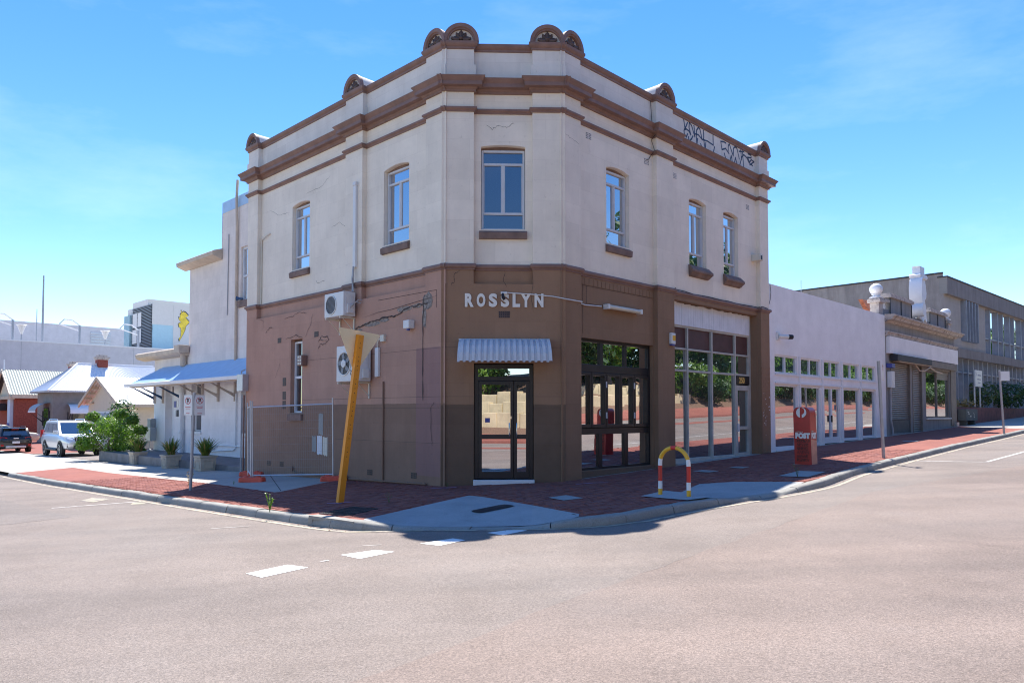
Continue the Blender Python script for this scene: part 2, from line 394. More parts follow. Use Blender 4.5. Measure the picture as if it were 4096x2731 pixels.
# ------------------------------------------------------------------ ground, road, footpath
def gzc(x): return gz(max(-70, min(60, x)))
def sheet(name, poly, dz, mat, parent=None, kind=None, pts3=None):
    """flat-draped polygon: vertices follow the slope of the street"""
    bm = bmesh.new(); f = bm.faces.new([bm.verts.new((p[0], p[1], 0)) for p in poly])
    if f.normal.z < 0 or f.calc_center_median() is None: pass
    for x in (-70, -14, 60):
        bmesh.ops.bisect_plane(bm, geom=bm.verts[:]+bm.edges[:]+bm.faces[:], plane_co=(x,0,0), plane_no=(1,0,0))
    bmesh.ops.triangulate(bm, faces=bm.faces[:])
    for v in bm.verts: v.co.z = gzc(v.co.x) + dz
    bmesh.ops.recalc_face_normals(bm, faces=bm.faces[:])
    if bm.faces and sum(f.normal.z*f.calc_area() for f in bm.faces) < 0: bmesh.ops.reverse_faces(bm, faces=bm.faces[:])
    me = bpy.data.meshes.new(name); bm.to_mesh(me); bm.free(); me.materials.append(M[mat])
    o = bpy.data.objects.new(name, me); COL.objects.link(o); o['_w'] = [0,0,0]
    if parent is not None: o.parent = parent
    if kind: o['kind'] = kind
    return o
def xy(F, a, o): q = F(a, o, 0); return (q.x, q.y)
PR = Frame(E, dR, nR); PL = Frame(D, dL, nL)      # pavement frames: o measured from the pilaster face
sheet('ground', [(-900,-500),(900,-500),(900,1500),(-900,1500)], -.45, 'sand_ground', kind='structure')
road = sheet('road', [xy(PR,-200,60), xy(PR,220,60), xy(PR,220,-2), xy(PR,-2,-2), xy(PR,-2,-170), xy(PR,-200,-170)], -.13, 'asphalt', kind='structure')

KP = [(*xy(PL,19.2,4.33),.0), (*xy(PL,12.8,4.30),0), (*xy(PL,6.7,4.32),0), (*xy(PL,2.8,4.36),0), (*xy(PL,.3,4.36),0), (-3.41,12.24,0), (-2.86,11.74,0), (-2.38,11.38,.0),
      (-2.05,11.24,.03), (-1.5,11.20,.10), (-.5,11.02,.115), (.25,10.93,.11), (.62,10.88,.06), (1.0,10.88,.01), (1.57,11.06,0), (2.2,11.62,0), (3.08,12.38,0), (3.55,12.74,.02), (4.01,13.07,.07), (5.06,13.86,.08),
      (5.6,14.32,.03), (6.42,15.14,0), (7.83,17.0,0), (9.46,18.86,0), (11.4,21.0,0), (14.9,24.8,0), (18.5,28.5,0), (22.7,32.9,0), (34,44.6,0), (48,59,0)]
def resample(P, step):
    out = [Vector(P[0])]; 
    dense = []
    for i in range(len(P)-1):
        p0, p1, p2, p3 = [Vector(P[max(0,min(len(P)-1,j))]) for j in (i-1,i,i+1,i+2)]
        for k in range(24):
            t = k/24; dense.append(.5*((2*p1)+(p2-p0)*t+(2*p0-5*p1+4*p2-p3)*t*t+(3*p1-p0-3*p2+p3)*t**3) if (p2-p1).length < 4.5 else p1.lerp(p2, t))
    dense.append(Vector(P[-1])); acc = 0
    for a, b in zip(dense[:-1], dense[1:]):
        d = (b-a).xy.length
        while acc + d >= step:
            u = (step-acc)/d; a = a.lerp(b, u); out.append(a.copy()); d = (b-a).xy.length; acc = 0
        acc += d
    return out
KD = resample(KP, .15)
def kframe(i):
    a, b = KD[max(0,i-1)], KD[min(len(KD)-1,i+1)]; t = (b-a).xy.normalized(); n = Vector((-t.y, t.x))   # n points inside the block
    return KD[i], n
KIN = []
for i in range(len(KD)):
    p, n = kframe(i); KIN.append((p.x+n.x*.15, p.y+n.y*.15, p.z))
# kerb stones, each a piece of its own
kerb = tag(bpy.data.objects.new('kerb', None), kind='structure'); COL.objects.link(kerb); kerb['_w'] = [0,0,0]
seg = 8; i = 0; kn = 0
while i < len(KD)-1:
    j = min(i+seg, len(KD)-1)
    if KD[i].y > 36: seg = 16
    mb = MB(); rr = []
    ids = list(range(i, j+1)); jz = random.uniform(-.006, .006); jo = random.uniform(-.006, .006)
    for q in ids:
        p, n = kframe(q); e = 0
        t = Vector((n.y, -n.x)); sh = (.008 if q == ids[0] else (-.008 if q == ids[-1] else 0))
        b = p.xy + t*sh; zt = gzc(p.x) - p.z + jz; zb = gzc(p.x) - .20
        rj = random.uniform(-.005,.005)
        def pt(u, z): return Vector((b.x+n.x*(u+jo+rj), b.y+n.y*(u+jo+rj), z+rj*.7))
        rr.append([pt(-.035, zb), pt(-.03, gzc(p.x)-.13+(.0 if p.z > .05 else .02)), pt(-.008, max(zt-.03, gzc(p.x)-.128)), pt(.006, zt-.012), pt(.028, zt), pt(.15, zt+.003), pt(.15, zb)])
    mb.rings(rr); 
    if not (-2.95 < KD[(i+j)//2].x < -2.45 and KD[(i+j)//2].y < 12.5): mb.build('kerb_stone', 'kerb_stone', kerb, smooth=True)
    i = j
# drainage inlet in the kerb, with a dark slot
gi = MB(); g0, g1 = Vector((-3.30,12.12)), Vector((-2.42,11.42)); gt = (g1-g0).normalized(); gn = Vector((-gt.y, gt.x))*1.0
if gn.y < 0: gn = -gn
GF = Frame(g0, gt, -gn); Lg = (g1-g0).length; zg = gz(-2.8)
gi.box(GF, 0, Lg, -.17, .02, zg-.045, zg+.012); gi.box(GF, 0, .10, -.17, .02, zg-.16, zg-.045); gi.box(GF, Lg-.10, Lg, -.17, .02, zg-.16, zg-.045); gi.box(GF, .1, Lg-.1, -.17, -.12, zg-.2, zg-.045)
gi.build('drain_inlet', 'kerb_stone', kerb, bevel=.008)

# block surface (concrete) with the ramps notched out
RAMP1 = [(-2.30,11.62),(-1.62,12.95),(-.84,14.45),(-.54,14.08),(.35,12.55),(1.02,11.30)]
kin2 = [k for k in KIN]
iA = min(range(len(KIN)), key=lambda q: (KIN[q][0]+2.25)**2+(KIN[q][1]-11.5)**2); iB = min(range(len(KIN)), key=lambda q: (KIN[q][0]-1.02)**2+(KIN[q][1]-11.15)**2)
R2A = min(range(len(KIN)), key=lambda q: (KIN[q][0]-3.35)**2+(KIN[q][1]-12.75)**2); R2B = min(range(len(KIN)), key=lambda q: (KIN[q][0]-5.75)**2+(KIN[q][1]-14.75)**2)
RAMP2 = [(3.05,13.55),(3.80,15.05),(4.55,15.20),(5.25,14.95)]
block = [p[:2] for p in KIN[:iA+1]] + RAMP1 + [p[:2] for p in KIN[iB:R2A+1]] + RAMP2 + [p[:2] for p in KIN[R2B:]] + [(200,215),(200,420),(-300,420), xy(PL,150,4.3), xy(PL,19.2,4.3)]
footpath = sheet('footpath', block, 0, 'concrete', kind='structure')
def ramp_mesh(name, back, front, mat):   # back at pavement level, front edge lowered with the kerb
    bm = bmesh.new(); vs = [bm.verts.new((p[0], p[1], gz(p[0])+.006)) for p in back] + [bm.verts.new((p[0], p[1], gz(p[0])-p[2]+.004)) for p in reversed(front)]
    bm.faces.new(vs); bmesh.ops.triangulate(bm, faces=bm.faces[:]); bmesh.ops.recalc_face_normals(bm, faces=bm.faces[:])
    if bm.faces[:][0].normal.z < 0: bmesh.ops.reverse_faces(bm, faces=bm.faces[:])
    me = bpy.data.meshes.new(name); bm.to_mesh(me); bm.free(); me.materials.append(M[mat]); o = bpy.data.objects.new(name, me); COL.objects.link(o); o.parent = footpath; o['_w'] = [0,0,0]
    return o
ramp_mesh('kerb_ramp', [KIN[iA][:2]] + RAMP1 + [KIN[iB][:2]], KIN[iA+1:iB], 'concrete_patch')
ramp_mesh('kerb_ramp', [KIN[R2A][:2]] + RAMP2 + [KIN[R2B][:2]], KIN[R2A+1:R2B], 'concrete_patch')
# cracks in the big ramp
def crackline(pts, w, dz, mat, parent, name='crack'):
    mb = MB(); P = [Vector(p) for p in pts]
    for a, b in zip(P[:-1], P[1:]):
        t = (b-a).normalized(); n = Vector((-t.y, t.x))*w/2
        mb.face([(q.x, q.y, dz(q)) for q in (a+n, b+n, b-n, a-n)])
    return mb.build(name, mat, parent, merge=False)
# --- brick paving
def polar(p): v = Vector(p[:2]); return (v-E).dot(dR), (v-E).dot(nR), (v-D).dot(dL), (v-D).dot(nL), (v-D).dot(nC)
def inpoly(p, poly):
    x, y = p; c = False; j = len(poly)-1
    for i in range(len(poly)):
        (xi, yi), (xj, yj) = poly[i][:2], poly[j][:2]
        if (yi > y) != (yj > y) and x < (xj-xi)*(y-yi)/(yj-yi)+xi: c = not c
        j = i
    return c
# polygon of brickwork on the block: kerb inner edge, wall line and the concrete edge on the left
bl = [(20.2,2.0),(13.2,2.15),(6.33,2.32),(2.64,2.60)]
brickpoly = [xy(PL,19.0,3.9)] + [p[:2] for p in KIN[2:iA+1]] + RAMP1 + [p[:2] for p in KIN[iB:R2A+1]] + RAMP2 + [p[:2] for p in KIN[R2B:] if p[0] < 24] + [xy(PR,29.2,3.0), xy(PR,32.6,.05)] + [xy(PR,10.3,.0), xy(PR,0,.0), tuple(D), xy(PL,4.2,.0)] + [xy(PL,*q) for q in reversed(bl)]
paving = sheet('brick_paving', brickpoly, .004, 'paver_bed', kind='structure')
grateP = [(-3.10,12.25),(-2.98,13.37),(-2.37,12.90),(-2.45,11.98)]
grateP = [(-3.22,12.42),(-2.86,13.22),(-2.30,12.80),(-2.62,12.02)]
LIDS = [('inspection_lid', [(.65,13.46),(1.0,13.77),(1.27,13.2),(.90,12.96)], 'lid_concrete'), ('inspection_lid', [(4.34,17.85),(4.66,18.17),(4.95,17.70),(4.62,17.40)], 'lid_concrete'),
        ('inspection_lid', [(5.42,18.55),(5.68,18.82),(5.93,18.50),(5.66,18.2)], 'lid_concrete'), ('pit_lid', [(5.72,15.95),(6.56,16.98),(6.98,16.50),(6.18,15.48)], 'lid_concrete'),
        ('inspection_lid', [(14.35,27.3),(14.67,27.7),(15.0,27.3),(14.67,26.9)], 'lid_concrete'), ('hoop_slab', [(2.28,13.18),(2.86,13.92),(3.40,13.05),(3.30,12.62),(2.92,12.38)], 'concrete_patch')]
nogo = [grateP] + [l[1] for l in LIDS]
cand = []
BL, BW = .232, .117
for row in range(-300, 60):
    oo = 4.9 + row*BW
    if oo < -22: continue
    for col in range(-30, 110):
        tt = -6.8 + col*BL + (BL/2 if row % 2 else 0)
        c = PR(tt, oo, 0)
        if c.xy.length > 26 or abs(c.x) > c.y*.74: continue
        if not inpoly((c.x, c.y), brickpoly): continue
        cs = [PR(tt+sx*BL*.46, oo+sy*BW*.44, 0) for sx in (-1,1) for sy in (-1,1)]
        if not all(inpoly((q.x,q.y), brickpoly) for q in cs): continue
        if any(inpoly((c.x, c.y), g) for g in nogo): continue
        cand.append((c.xy.length, tt, oo, c))
cand.sort(key=lambda q: q[0])
pme = None; stuff = MB()
for k, (dist, tt, oo, c) in enumerate(cand):
    dz = random.uniform(-.004, .004)
    if k < 300:
        if pme is None:
            F0 = Frame((0,0), dR, nR); b0 = MB(); b0.box(F0, -BL*.475, BL*.475, -BW*.45, BW*.45, -.05, .012)
            ob = b0.build('paver', 'paver', paving, bevel=.004); pme = ob.data
        else:
            ob = bpy.data.objects.new('paver', pme); COL.objects.link(ob); ob.parent = paving
        ob.location = (c.x, c.y, gz(c.x)+dz); ob.rotation_euler = (0, -.036, random.uniform(-.012,.012))
    else:
        a, o2, z = BL*.475, BW*.45, gz(c.x)+.012+dz
        def q(sa, so, zz): r = PR(tt+sa*a, oo+so*o2, 0); return (r.x, r.y, zz + .036*(r.x-c.x))
        t4 = [q(-1,-1,z), q(1,-1,z), q(1,1,z), q(-1,1,z)]; b4 = [(p[0],p[1],p[2]-.03) for p in t4]
        i0 = len(stuff.v); stuff.v += [Vector(p) for p in t4+b4]
        for fc in ((0,1,2,3),(0,4,5,1),(1,5,6,2),(2,6,7,3),(3,7,4,0)): stuff.f.append([i0+x for x in fc]); stuff.uv.append(None); stuff.mi.append(0)
if stuff.f: tag(stuff.build('paver_field', 'paver_geo', paving, merge=False), kind='stuff')
for nm, poly, mt in LIDS:
    o = sheet(nm, poly, .022, mt, paving)
# the stone rim of the kerbside lid
# iron grate set in the pavement beside the inlet: frame and bars
gr = MB(); A, B, C_, D_ = [Vector(p) for p in grateP]
def gp(u, v, z):
    p = A.lerp(B, v).lerp(D_.lerp(C_, v), u); return Vector((p.x, p.y, gz(p.x)+z))
sheet('grate_bed', grateP, .006, 'ink', paving)
for k in range(12):
    u0, u1 = k/12+.015, k/12+.05
    gr.hexa([gp(u0,.02,.004),gp(u1,.02,.004),gp(u1,.98,.004),gp(u0,.98,.004),gp(u0,.02,.02),gp(u1,.02,.02),gp(u1,.98,.02),gp(u0,.98,.02)])
for v0, v1 in ((0,.03),(.31,.34),(.65,.68),(.97,1.0)):
    gr.hexa([gp(0,v0,.004),gp(1,v0,.004),gp(1,v1,.004),gp(0,v1,.004),gp(0,v0,.022),gp(1,v0,.022),gp(1,v1,.022),gp(0,v1,.022)])
gr.build('grate', 'iron', paving)
# long iron grate in the ramp
from mathutils.bvhtree import BVHTree
_rm = bpy.data.objects['kerb_ramp'].data; _bv = BVHTree.FromPolygons([v.co.copy() for v in _rm.vertices], [tuple(p.vertices) for p in _rm.polygons])
def rz(p):  # height of the big ramp
    h = _bv.ray_cast(Vector((p.x,p.y,5)), Vector((0,0,-1)))[0]
    return h.z-.015 if h is not None else gz(p.x)-.02
ga, gb = Vector((-.62,12.20)), Vector((-.02,12.66)); gd = (gb-ga); gnn = Vector((-gd.y, gd.x)).normalized()*-.15
rim = []
for k in range(24):
    an = 2*math.pi*k/24; c, s_ = math.cos(an), math.sin(an); c = abs(c)**.45*(1 if c > 0 else -1); s_ = abs(s_)**.45*(1 if s_ > 0 else -1)
    p = ga.lerp(gb, .5+.5*c) + gnn*s_; rim.append((p.x, p.y))
g2 = MB(); g2.face([(p[0], p[1], rz(Vector(p))+.022) for p in rim]); g2.build('grate_rim', 'ink', footpath)
g3 = MB()
for k in range(22):
    u = .05+.9*k/21; a = ga.lerp(gb, u)
    for w0, w1 in ((-.92,-.34),(-.30,.30),(.34,.92)):
        p0 = a + gnn*w0; p1 = a + gnn*w1; d = gd.normalized()*.011
        g3.face([(q.x, q.y, rz(q)+.027) for q in (p0-d, p0+d, p1+d, p1-d)])
g3.build('grate', 'iron', footpath, merge=False)
crackline([(.99,11.22),(.82,11.62),(.72,11.72),(.48,11.95),(.30,12.02),(.12,11.7),(.02,11.45),(-.1,11.16)], .022, lambda q: rz(q)+.012, 'crack_dark', footpath)
crackline([(-1.72,11.45),(-1.66,11.8),(-1.52,12.05),(-1.50,12.35)], .02, lambda q: rz(q)+.012, 'crack_dark', footpath)
# joints in the concrete at the left
for a, b in (((2.9,2.35),(8.2,-.1)), ((8.0,2.2),(8.6,.1)), ((11,2.1),(11.4,.1)), ((14,2.1),(14.4,.1)), ((17,2.0),(17.4,.1))):
    crackline([xy(PL,*a), xy(PL,*b)], .02, lambda q: gzc(q.x)+.005, 'crack_dark', footpath, 'joint')
# --- painted road markings, 4 mm above the asphalt
RD = -.126
for poly in ([(-3.00,8.41),(-2.74,8.16),(-2.36,8.63),(-2.66,8.83)], [(-2.15,9.35),(-1.85,9.04),(-1.49,9.43),(-1.76,9.60)], [(-1.23,9.97),(-.95,9.75),(-.63,10.11),(-.82,10.29)], [(-.36,10.66),(-.13,10.40),(.22,10.74),(.04,10.90)]):
    sheet('dash_line', poly, RD, 'line_white', road)
def line(pts, w, mat, name='line'):
    P = [Vector(p) for p in pts]; lft = []; rgt = []
    for i, p in enumerate(P):
        t = (P[min(i+1,len(P)-1)]-P[max(i-1,0)]).normalized(); n = Vector((-t.y, t.x))*w/2; lft.append(p+n); rgt.append(p-n)
    mb = MB()
    for i in range(len(P)-1): mb.face([(q.x, q.y, gzc(q.x)+RD+.001) for q in (lft[i], lft[i+1], rgt[i+1], rgt[i])])
    return mb.build(name, mat, road, merge=False)
line([xy(PL,5.77,6.2), xy(PL,5.17,4.52)], .09, 'line_faint'); line([xy(PR,9.56,4.2), xy(PR,9.62,6.1)], .10, 'line_faint'); line([xy(PR,9.62,6.1), xy(PR,40,6.6)], .10, 'line_faint')
line([xy(PR,22,4.2), xy(PR,22.05,6.2)], .10, 'line_faint')
edge = []
for i in range(0, len(KD), 2):
    p, n = kframe(i)
    if p.y < 40: edge.append((p.x-n.x*(.20 if abs(p.x+.3) > 2 else .10), p.y-n.y*(.20 if abs(p.x+.3) > 2 else .10)))
line(edge, .085, 'line_yellow', 'edge_line')
rs = random.Random(5)
se = [(-14,6.9),(-9.19,6.68),(-7.25,6.45),(-3,6.2),(1.84,5.9),(8.86,7.05),(30,7.4),(90,7.4)]; edge_ = []
for (a, o_), (b_, p_) in zip(se[:-1], se[1:]):
    k = max(1, int((b_-a)/.35))
    for i in range(k): u = i/k; edge_.append((a+(b_-a)*u, o_+(p_-o_)*u+rs.uniform(-.03,.03)))
sheet('asphalt_patch', [xy(PR,*q) for q in edge_] + [xy(PR,90,10.9), xy(PR,30,10.8), xy(PR,-14,10.7)], RD-.001, 'asphalt_patch', road)
sheet('asphalt_patch', [xy(PL,16,6.4)]+[xy(PL,16-i*.5,6.4+rs.uniform(-.03,.03)) for i in range(1,26)]+[xy(PL,3.4,8.3),xy(PL,9,8.8),xy(PL,16,8.7)], RD-.0015, 'asphalt_old', road)
for i in range(0, len(edge_)-3, 3):
    if rs.random() < .35 and -9 < edge_[i][0] < 12: line([xy(PR,*edge_[i+j]) for j in range(4)], .012, 'seam_tar', 'seam')
sheet('paint_patch', [xy(PL,7.5,4.9), xy(PL,6.9,5.35), xy(PL,6.2,5.25), xy(PL,6.6,4.75)], RD+.001, 'line_patch', road)
sheet('paint_patch', [xy(PL,5.15,4.75), xy(PL,4.7,4.95), xy(PL,4.5,4.7), xy(PL,4.9,4.6)], RD+.001, 'line_patch', road)
line([(-2.0,9.95),(-1.75,9.98)], .02, 'line_faint', 'scrape'); line([(-4.9,12.1),(-4.45,12.2),(-4.3,12.15)], .03, 'line_faint', 'scrape'); line([(-2.3,8.95),(-2.22,9.02)], .05, 'line_faint', 'scrape')
# grit, leaves and litter lying in the gutter
gl = MB(); rs = random.Random(9)
for i in range(520):
    q = rs.randrange(4, len(KD)-10); p, n = kframe(q)
    if p.y > 30: continue
    d = .05+abs(rs.gauss(0,.09)); c = Vector((p.x-n.x*d+rs.uniform(-.07,.07), p.y-n.y*d+rs.uniform(-.07,.07))); s_ = rs.uniform(.008,.03); an = rs.uniform(0,6.28); z = gzc(c.x)-.122
    gl.face([(c.x+s_*math.cos(an+k*2.1)*rs.uniform(.5,1), c.y+s_*math.sin(an+k*2.1), z+rs.uniform(0,.012)) for k in range(3)])
tag(gl.build('gutter_litter', 'mulch', road, merge=False), kind='stuff')
# spray marks on the bricks
for pts in ([(-1.75,15.95),(-1.5,16.0),(-1.35,15.98),(-1.2,16.05)], [(1.35,15.75),(1.75,15.9),(2.05,15.85)], [(-3.45,13.85),(-3.2,13.8),(-3.0,13.95)]):
    crackline(pts, .06, lambda q: gz(q.x)+.022, 'pink_paint', paving, 'paint_mark')
# ------------------------------------------------------------------ corner building
def wall(mb, F, a0, a1, z0, z1, o, holes=(), depth=.22, mi=0):
    A = sorted({a0, a1} | {h[k] for h in holes for k in (0, 1) if a0 < h[k] < a1}); Z = sorted({z0, z1} | {h[k] for h in holes for k in (2, 3) if z0 < h[k] < z1})
    for i in range(len(A)-1):
        for j in range(len(Z)-1):
            ca, cz = (A[i]+A[i+1])/2, (Z[j]+Z[j+1])/2
            if any(h[0] < ca < h[1] and h[2] < cz < h[3] for h in holes): continue
            p = [(A[i],Z[j]),(A[i+1],Z[j]),(A[i+1],Z[j+1]),(A[i],Z[j+1])]
            mb.face([F(a,o,z) for a, z in p], p, mi)
    for h in holes:
        rise = h[4] if len(h) > 4 else 0; n = 10 if rise else 1
        top = []
        for k in range(n+1):
            u = k/n; a = h[0]+(h[1]-h[0])*u; top.append((a, h[3]-rise*(2*u-1)**2))
        for k in range(n):
            (a, z), (b, w) = top[k], top[k+1]
            mb.face([F(a,o,z),F(b,o,w),F(b,o-depth,w),F(a,o-depth,z)], [(a,z),(b,w),(b,w),(a,z)], mi)
            if rise: mb.face([F(a,o,z),F(b,o,w),F(b,o,h[3]),F(a,o,h[3])], [(a,z),(b,w),(b,h[3]),(a,h[3])], mi)
        for a in (h[0], h[1]):
            zt = h[3]-rise; mb.face([F(a,o,h[2]),F(a,o,zt),F(a,o-depth,zt),F(a,o-depth,h[2])], [(a,h[2]),(a,zt),(a,zt),(a,h[2])], mi)
        mb.face([F(h[0],o,h[2]),F(h[1],o,h[2]),F(h[1],o-depth,h[2]),F(h[0],o-depth,h[2])], [(h[0],h[2]),(h[1],h[2]),(h[1],h[2]),(h[0],h[2])], mi)
def mould(mb, F, s0, s1, prof, ob, m0=1.0, m1=1.0, back=None, mi=0):
    """run of moulding; m = how far each end is mitred out per unit of projection; back = o of the return"""
    bk = ob if back is None else back; rr = []
    st = lambda o: s0 - m0*(o-ob); en = lambda o: s1 + m1*(o-ob)
    if back is not None and m0 == 1.0: rr.append([F(st(o+ob), bk, z) for o, z in prof])
    rr.append([F(st(o+ob), o+ob, z) for o, z in prof]); rr.append([F(en(o+ob), o+ob, z) for o, z in prof])
    if back is not None and m1 == 1.0: rr.append([F(en(o+ob), bk, z) for o, z in prof])
    mb.rings(rr, False, False, mi)
    if back is None or m0 != 1.0: mb.face(rr[0], None, mi)
    if back is None or m1 != 1.0: mb.face(rr[-1], None, mi)
PO = .135; T8 = math.tan(math.pi/8)
STRING = [(-.01,8.445),(.028,8.447),(.034,8.475),(.055,8.49),(.072,8.51),(.072,8.545),(-.01,8.56)]
CORN = [(-.01,8.90),(.045,8.905),(.05,8.945),(.075,8.965),(.085,8.99),(.19,9.0),(.19,9.085),(.205,9.10),(.215,9.125),(.245,9.16),(.255,9.175),(.255,9.19),(-.01,9.215)]
DADO = [(-.01,4.845),(.018,4.85),(.018,4.875),(.03,4.885),(.05,4.90),(.064,4.93),(.06,4.96),(.04,4.985),(-.01,4.995)]
CAP = [(-.01,9.88),(.028,9.89),(.03,9.93),(.055,9.95),(.075,9.975),(.085,10.0),(.085,10.045),(-.01,10.06)]
WZ0, WZ1 = 5.80, 7.74
WL = [(6.06,7.04,WZ0,WZ1,.07), (1.46,2.49,WZ0,WZ1,.07)]; WC = [(.83,1.84,WZ0,WZ1,.04)]; WR = [(1.79,2.74,WZ0,WZ1,.07), (5.61,6.55,WZ0,WZ1,.07), (7.56,8.46,WZ0,WZ1,.07)]
B = thing('corner_building', (-.2, 18, 0), 'two-storey corner building, cream render above brown, chamfered corner with arched parapet ornaments', 'building')
EL, ER = 9.60, 10.245
# --- upper walls
mb = MB(); wall(mb, FL, .0, EL, 4.86, 9.20, 0, WL); wall(mb, FC, 0, 2.686, 4.86, 9.20, 0, WC); wall(mb, FR, 0, ER, 4.86, 9.20, 0, WR)
mb.build('upper_wall', 'cream_render', B)
mb = MB(); wall(mb, FL, .0, EL, 9.20, 9.95, 0); wall(mb, FC, 0, 2.686, 9.20, 9.95, 0); wall(mb, FR, 0, ER, 9.20, 9.95, 0); mb.build('parapet', 'cream_parapet', B)
# pilasters: upper shaft, plinth on the parapet
PIL = [(FL,-.0,.655,'c'),(FL,3.25,4.03,''),(FL,8.95,EL,'e'),(FC,0,.67,'c'),(FC,2.0,2.686,'c2'),(FR,0,.642,'c'),(FR,3.80,4.60,''),(FR,9.655,ER,'e')]
def pilbox(mb, F, a0, a1, z0, z1, o, k):
    # corner pilasters are mitred so that both faces meet on the arris
    dd = o*T8
    lo, hi = a0, a1
    l0, l1 = (a0-dd if k == 'c' else a0), (a1+dd if k == 'c2' else a1)
    if k == 'c2' : l1 = a1 + dd
    p = [F(lo,0,z0),F(hi,0,z0),F(l1,o,z0),F(l0,o,z0),F(lo,0,z1),F(hi,0,z1),F(l1,o,z1),F(l0,o,z1)]; c = [(lo,z0),(hi,z0),(l1,z0),(l0,z0),(lo,z1),(hi,z1),(l1,z1),(l0,z1)]
    for q in ((0,1,2,3),(4,5,6,7),(0,1,5,4),(1,2,6,5),(2,3,7,6),(3,0,4,7)): mb.face([p[i] for i in q], [c[i] for i in q])
for F, a0, a1, k in PIL:
    if F is FC and k == 'c':  kk = 'c'
    mb = MB(); pilbox(mb, F, a0, a1, 4.99, 8.95, PO, k); mb.build('pilaster', 'cream_render', B)
    mb = MB(); pilbox(mb, F, a0, a1, 9.2, 9.9, PO, k)
    g = .045; pilbox(mb, F, a0-(0 if k == 'c' else g), a1+(0 if k == 'c2' else g), 9.2, 9.52, PO+.03, k); mb.build('parapet_pier', 'cream_parapet', B)
# --- mouldings: wall runs then pilaster breaks
runs = [(FL,.655,3.25),(FL,4.03,8.95),(FC,.67,2.0),(FR,.642,3.80),(FR,4.60,9.655)]
for nm, prof, mt in (('string_course',STRING,'trim_brown'),('cornice',CORN,'trim_brown'),('dado_moulding',DADO,'trim_brown'),('parapet_cap',CAP,'trim_brown')):
    mb = MB()
    for F, a, b in runs: mould(mb, F, a, b, prof, 0, 0, 0)
    for F, a, b, k in PIL:
        mould(mb, F, a - (PO*T8 if k == 'c' else 0), b + (PO*T8 if k == 'c2' else 0), prof, PO, T8 if k == 'c' else 1.0, T8 if k == 'c2' else 1.0, back=0)
    mb.build(nm, mt, B, smooth=True)
# parapet top and roof body, so that the building is closed
K1 = FL(EL,0,0); K2 = FR(ER,0,0); bc = (K1.xy - E)
rearL = Vector((K1.x,K1.y)) + dR*ER; rearR = Vector((K2.x,K2.y)) + dL*6.0
foot = [FL(0,-.3,0).xy, FC(2.686,-.3,0).xy, FR(ER,-.3,0).xy, FR(ER,-9.0,0).xy, FL(EL,-9.0,0).xy, FL(EL,-.3,0).xy]
mb = MB(); mb.face([(p.x,p.y,9.35) for p in foot]); mb.build('roof', 'galv_dull', B)
mb = MB()
for F, a, b in ((FL,0,EL),(FC,0,2.686),(FR,0,ER)):
    mb.face([F(a,.06,10.055),F(b,.06,10.055),F(b,-.30,10.055),F(a,-.30,10.055)]); mb.face([F(a,-.30,10.055),F(b,-.30,10.055),F(b,-.30,9.3),F(a,-.30,9.3)])
mb.build('parapet_top', 'trim_brown', B)
mb = MB()
for a, b, F, z in ((FL(EL,PO,0),FL(EL,-9.0,0),FL,9.95),(FR(ER,PO,0),FR(ER,-9.0,0),FR,9.95),(FL(EL,-9.0,0),FR(ER,-9.0,0),FL,9.4)):
    mb.face([(a.x,a.y,-.6),(b.x,b.y,-.6),(b.x,b.y,z),(a.x,a.y,z)], [(0,0),(9,0),(9,9),(0,9)])
mb.build('rear_wall', 'cream_render', B)
# --- arched ornaments on the piers
def arch(F, a, rad, zb=10.05):
    n = 20; rim = MB(); rr = []
    for o, r in ((PO-.02,rad*.70),(PO+.045,rad*.70),(PO+.045,rad*.76),(PO+.075,rad*.80),(PO+.085,rad*.95),(PO+.085,rad*1.0),(PO-.02,rad*1.0)):
        rr.append([F(a+r*math.cos(math.pi*k/n), o, zb+r*math.sin(math.pi*k/n)) for k in range(n+1)])
    rim.rings(rr, False, False); rim.face([q[0] for q in rr]); rim.face([q[-1] for q in rr])
    A = rim.build('arch_ornament', 'trim_brown', B, smooth=True)
    bar = MB(); r = rad*.985; bar.rings([[F(a+r*math.cos(math.pi*k/n), o, zb+r*math.sin(math.pi*k/n)) for k in range(n+1)] for o in (PO, -.62)], False, False)
    bar.face([F(a+r*math.cos(math.pi*k/n), -.62, zb+r*math.sin(math.pi*k/n)) for k in range(n+1)])
    bar.face([F(a+rad*.72*math.cos(math.pi*k/n), PO-.015, zb+rad*.72*math.sin(math.pi*k/n)) for k in range(n+1)])
    bar.build('vault', 'cream_parapet', A, smooth=True)
    orn = MB()
    for an, ln, w in ((90,.58,.15),(58,.52,.13),(122,.52,.13),(28,.46,.11),(152,.46,.11)):
        t = R(an); tip = (math.cos(t)*ln*rad, math.sin(t)*ln*rad); nx, nz_ = -math.sin(t)*w*rad, math.cos(t)*w*rad
        def q(u, v, o): return F(a+tip[0]*u+nx*v, PO+o, zb+.03+tip[1]*u+nz_*v)
        for v in (1,-1):
            orn.face([q(.15,0,.05), q(.45,v,.0), q(.65,v*1.15,.0), q(.6,0,.055)]); orn.face([q(.6,0,.055), q(.65,v*1.15,0), q(.85,v*.7,0), q(1.05,0,.02)])
    for an in range(-40, 230, 45):
        pass
    orn.lathe(F(a,PO+.0,zb+.02), [(.02,0),(.06,.03),(.07,.07),(.04,.12),(.01,.13)], 10)
    for sx in (-1,1): orn.tube([F(a+sx*rad*.12,PO+.02,zb+.05), F(a+sx*rad*.34,PO+.03,zb+.045), F(a+sx*rad*.54,PO+.02,zb+.085)], [.035,.045,.03], 8)
    orn.build('leaf_ornament', 'trim_dark', A, smooth=True)
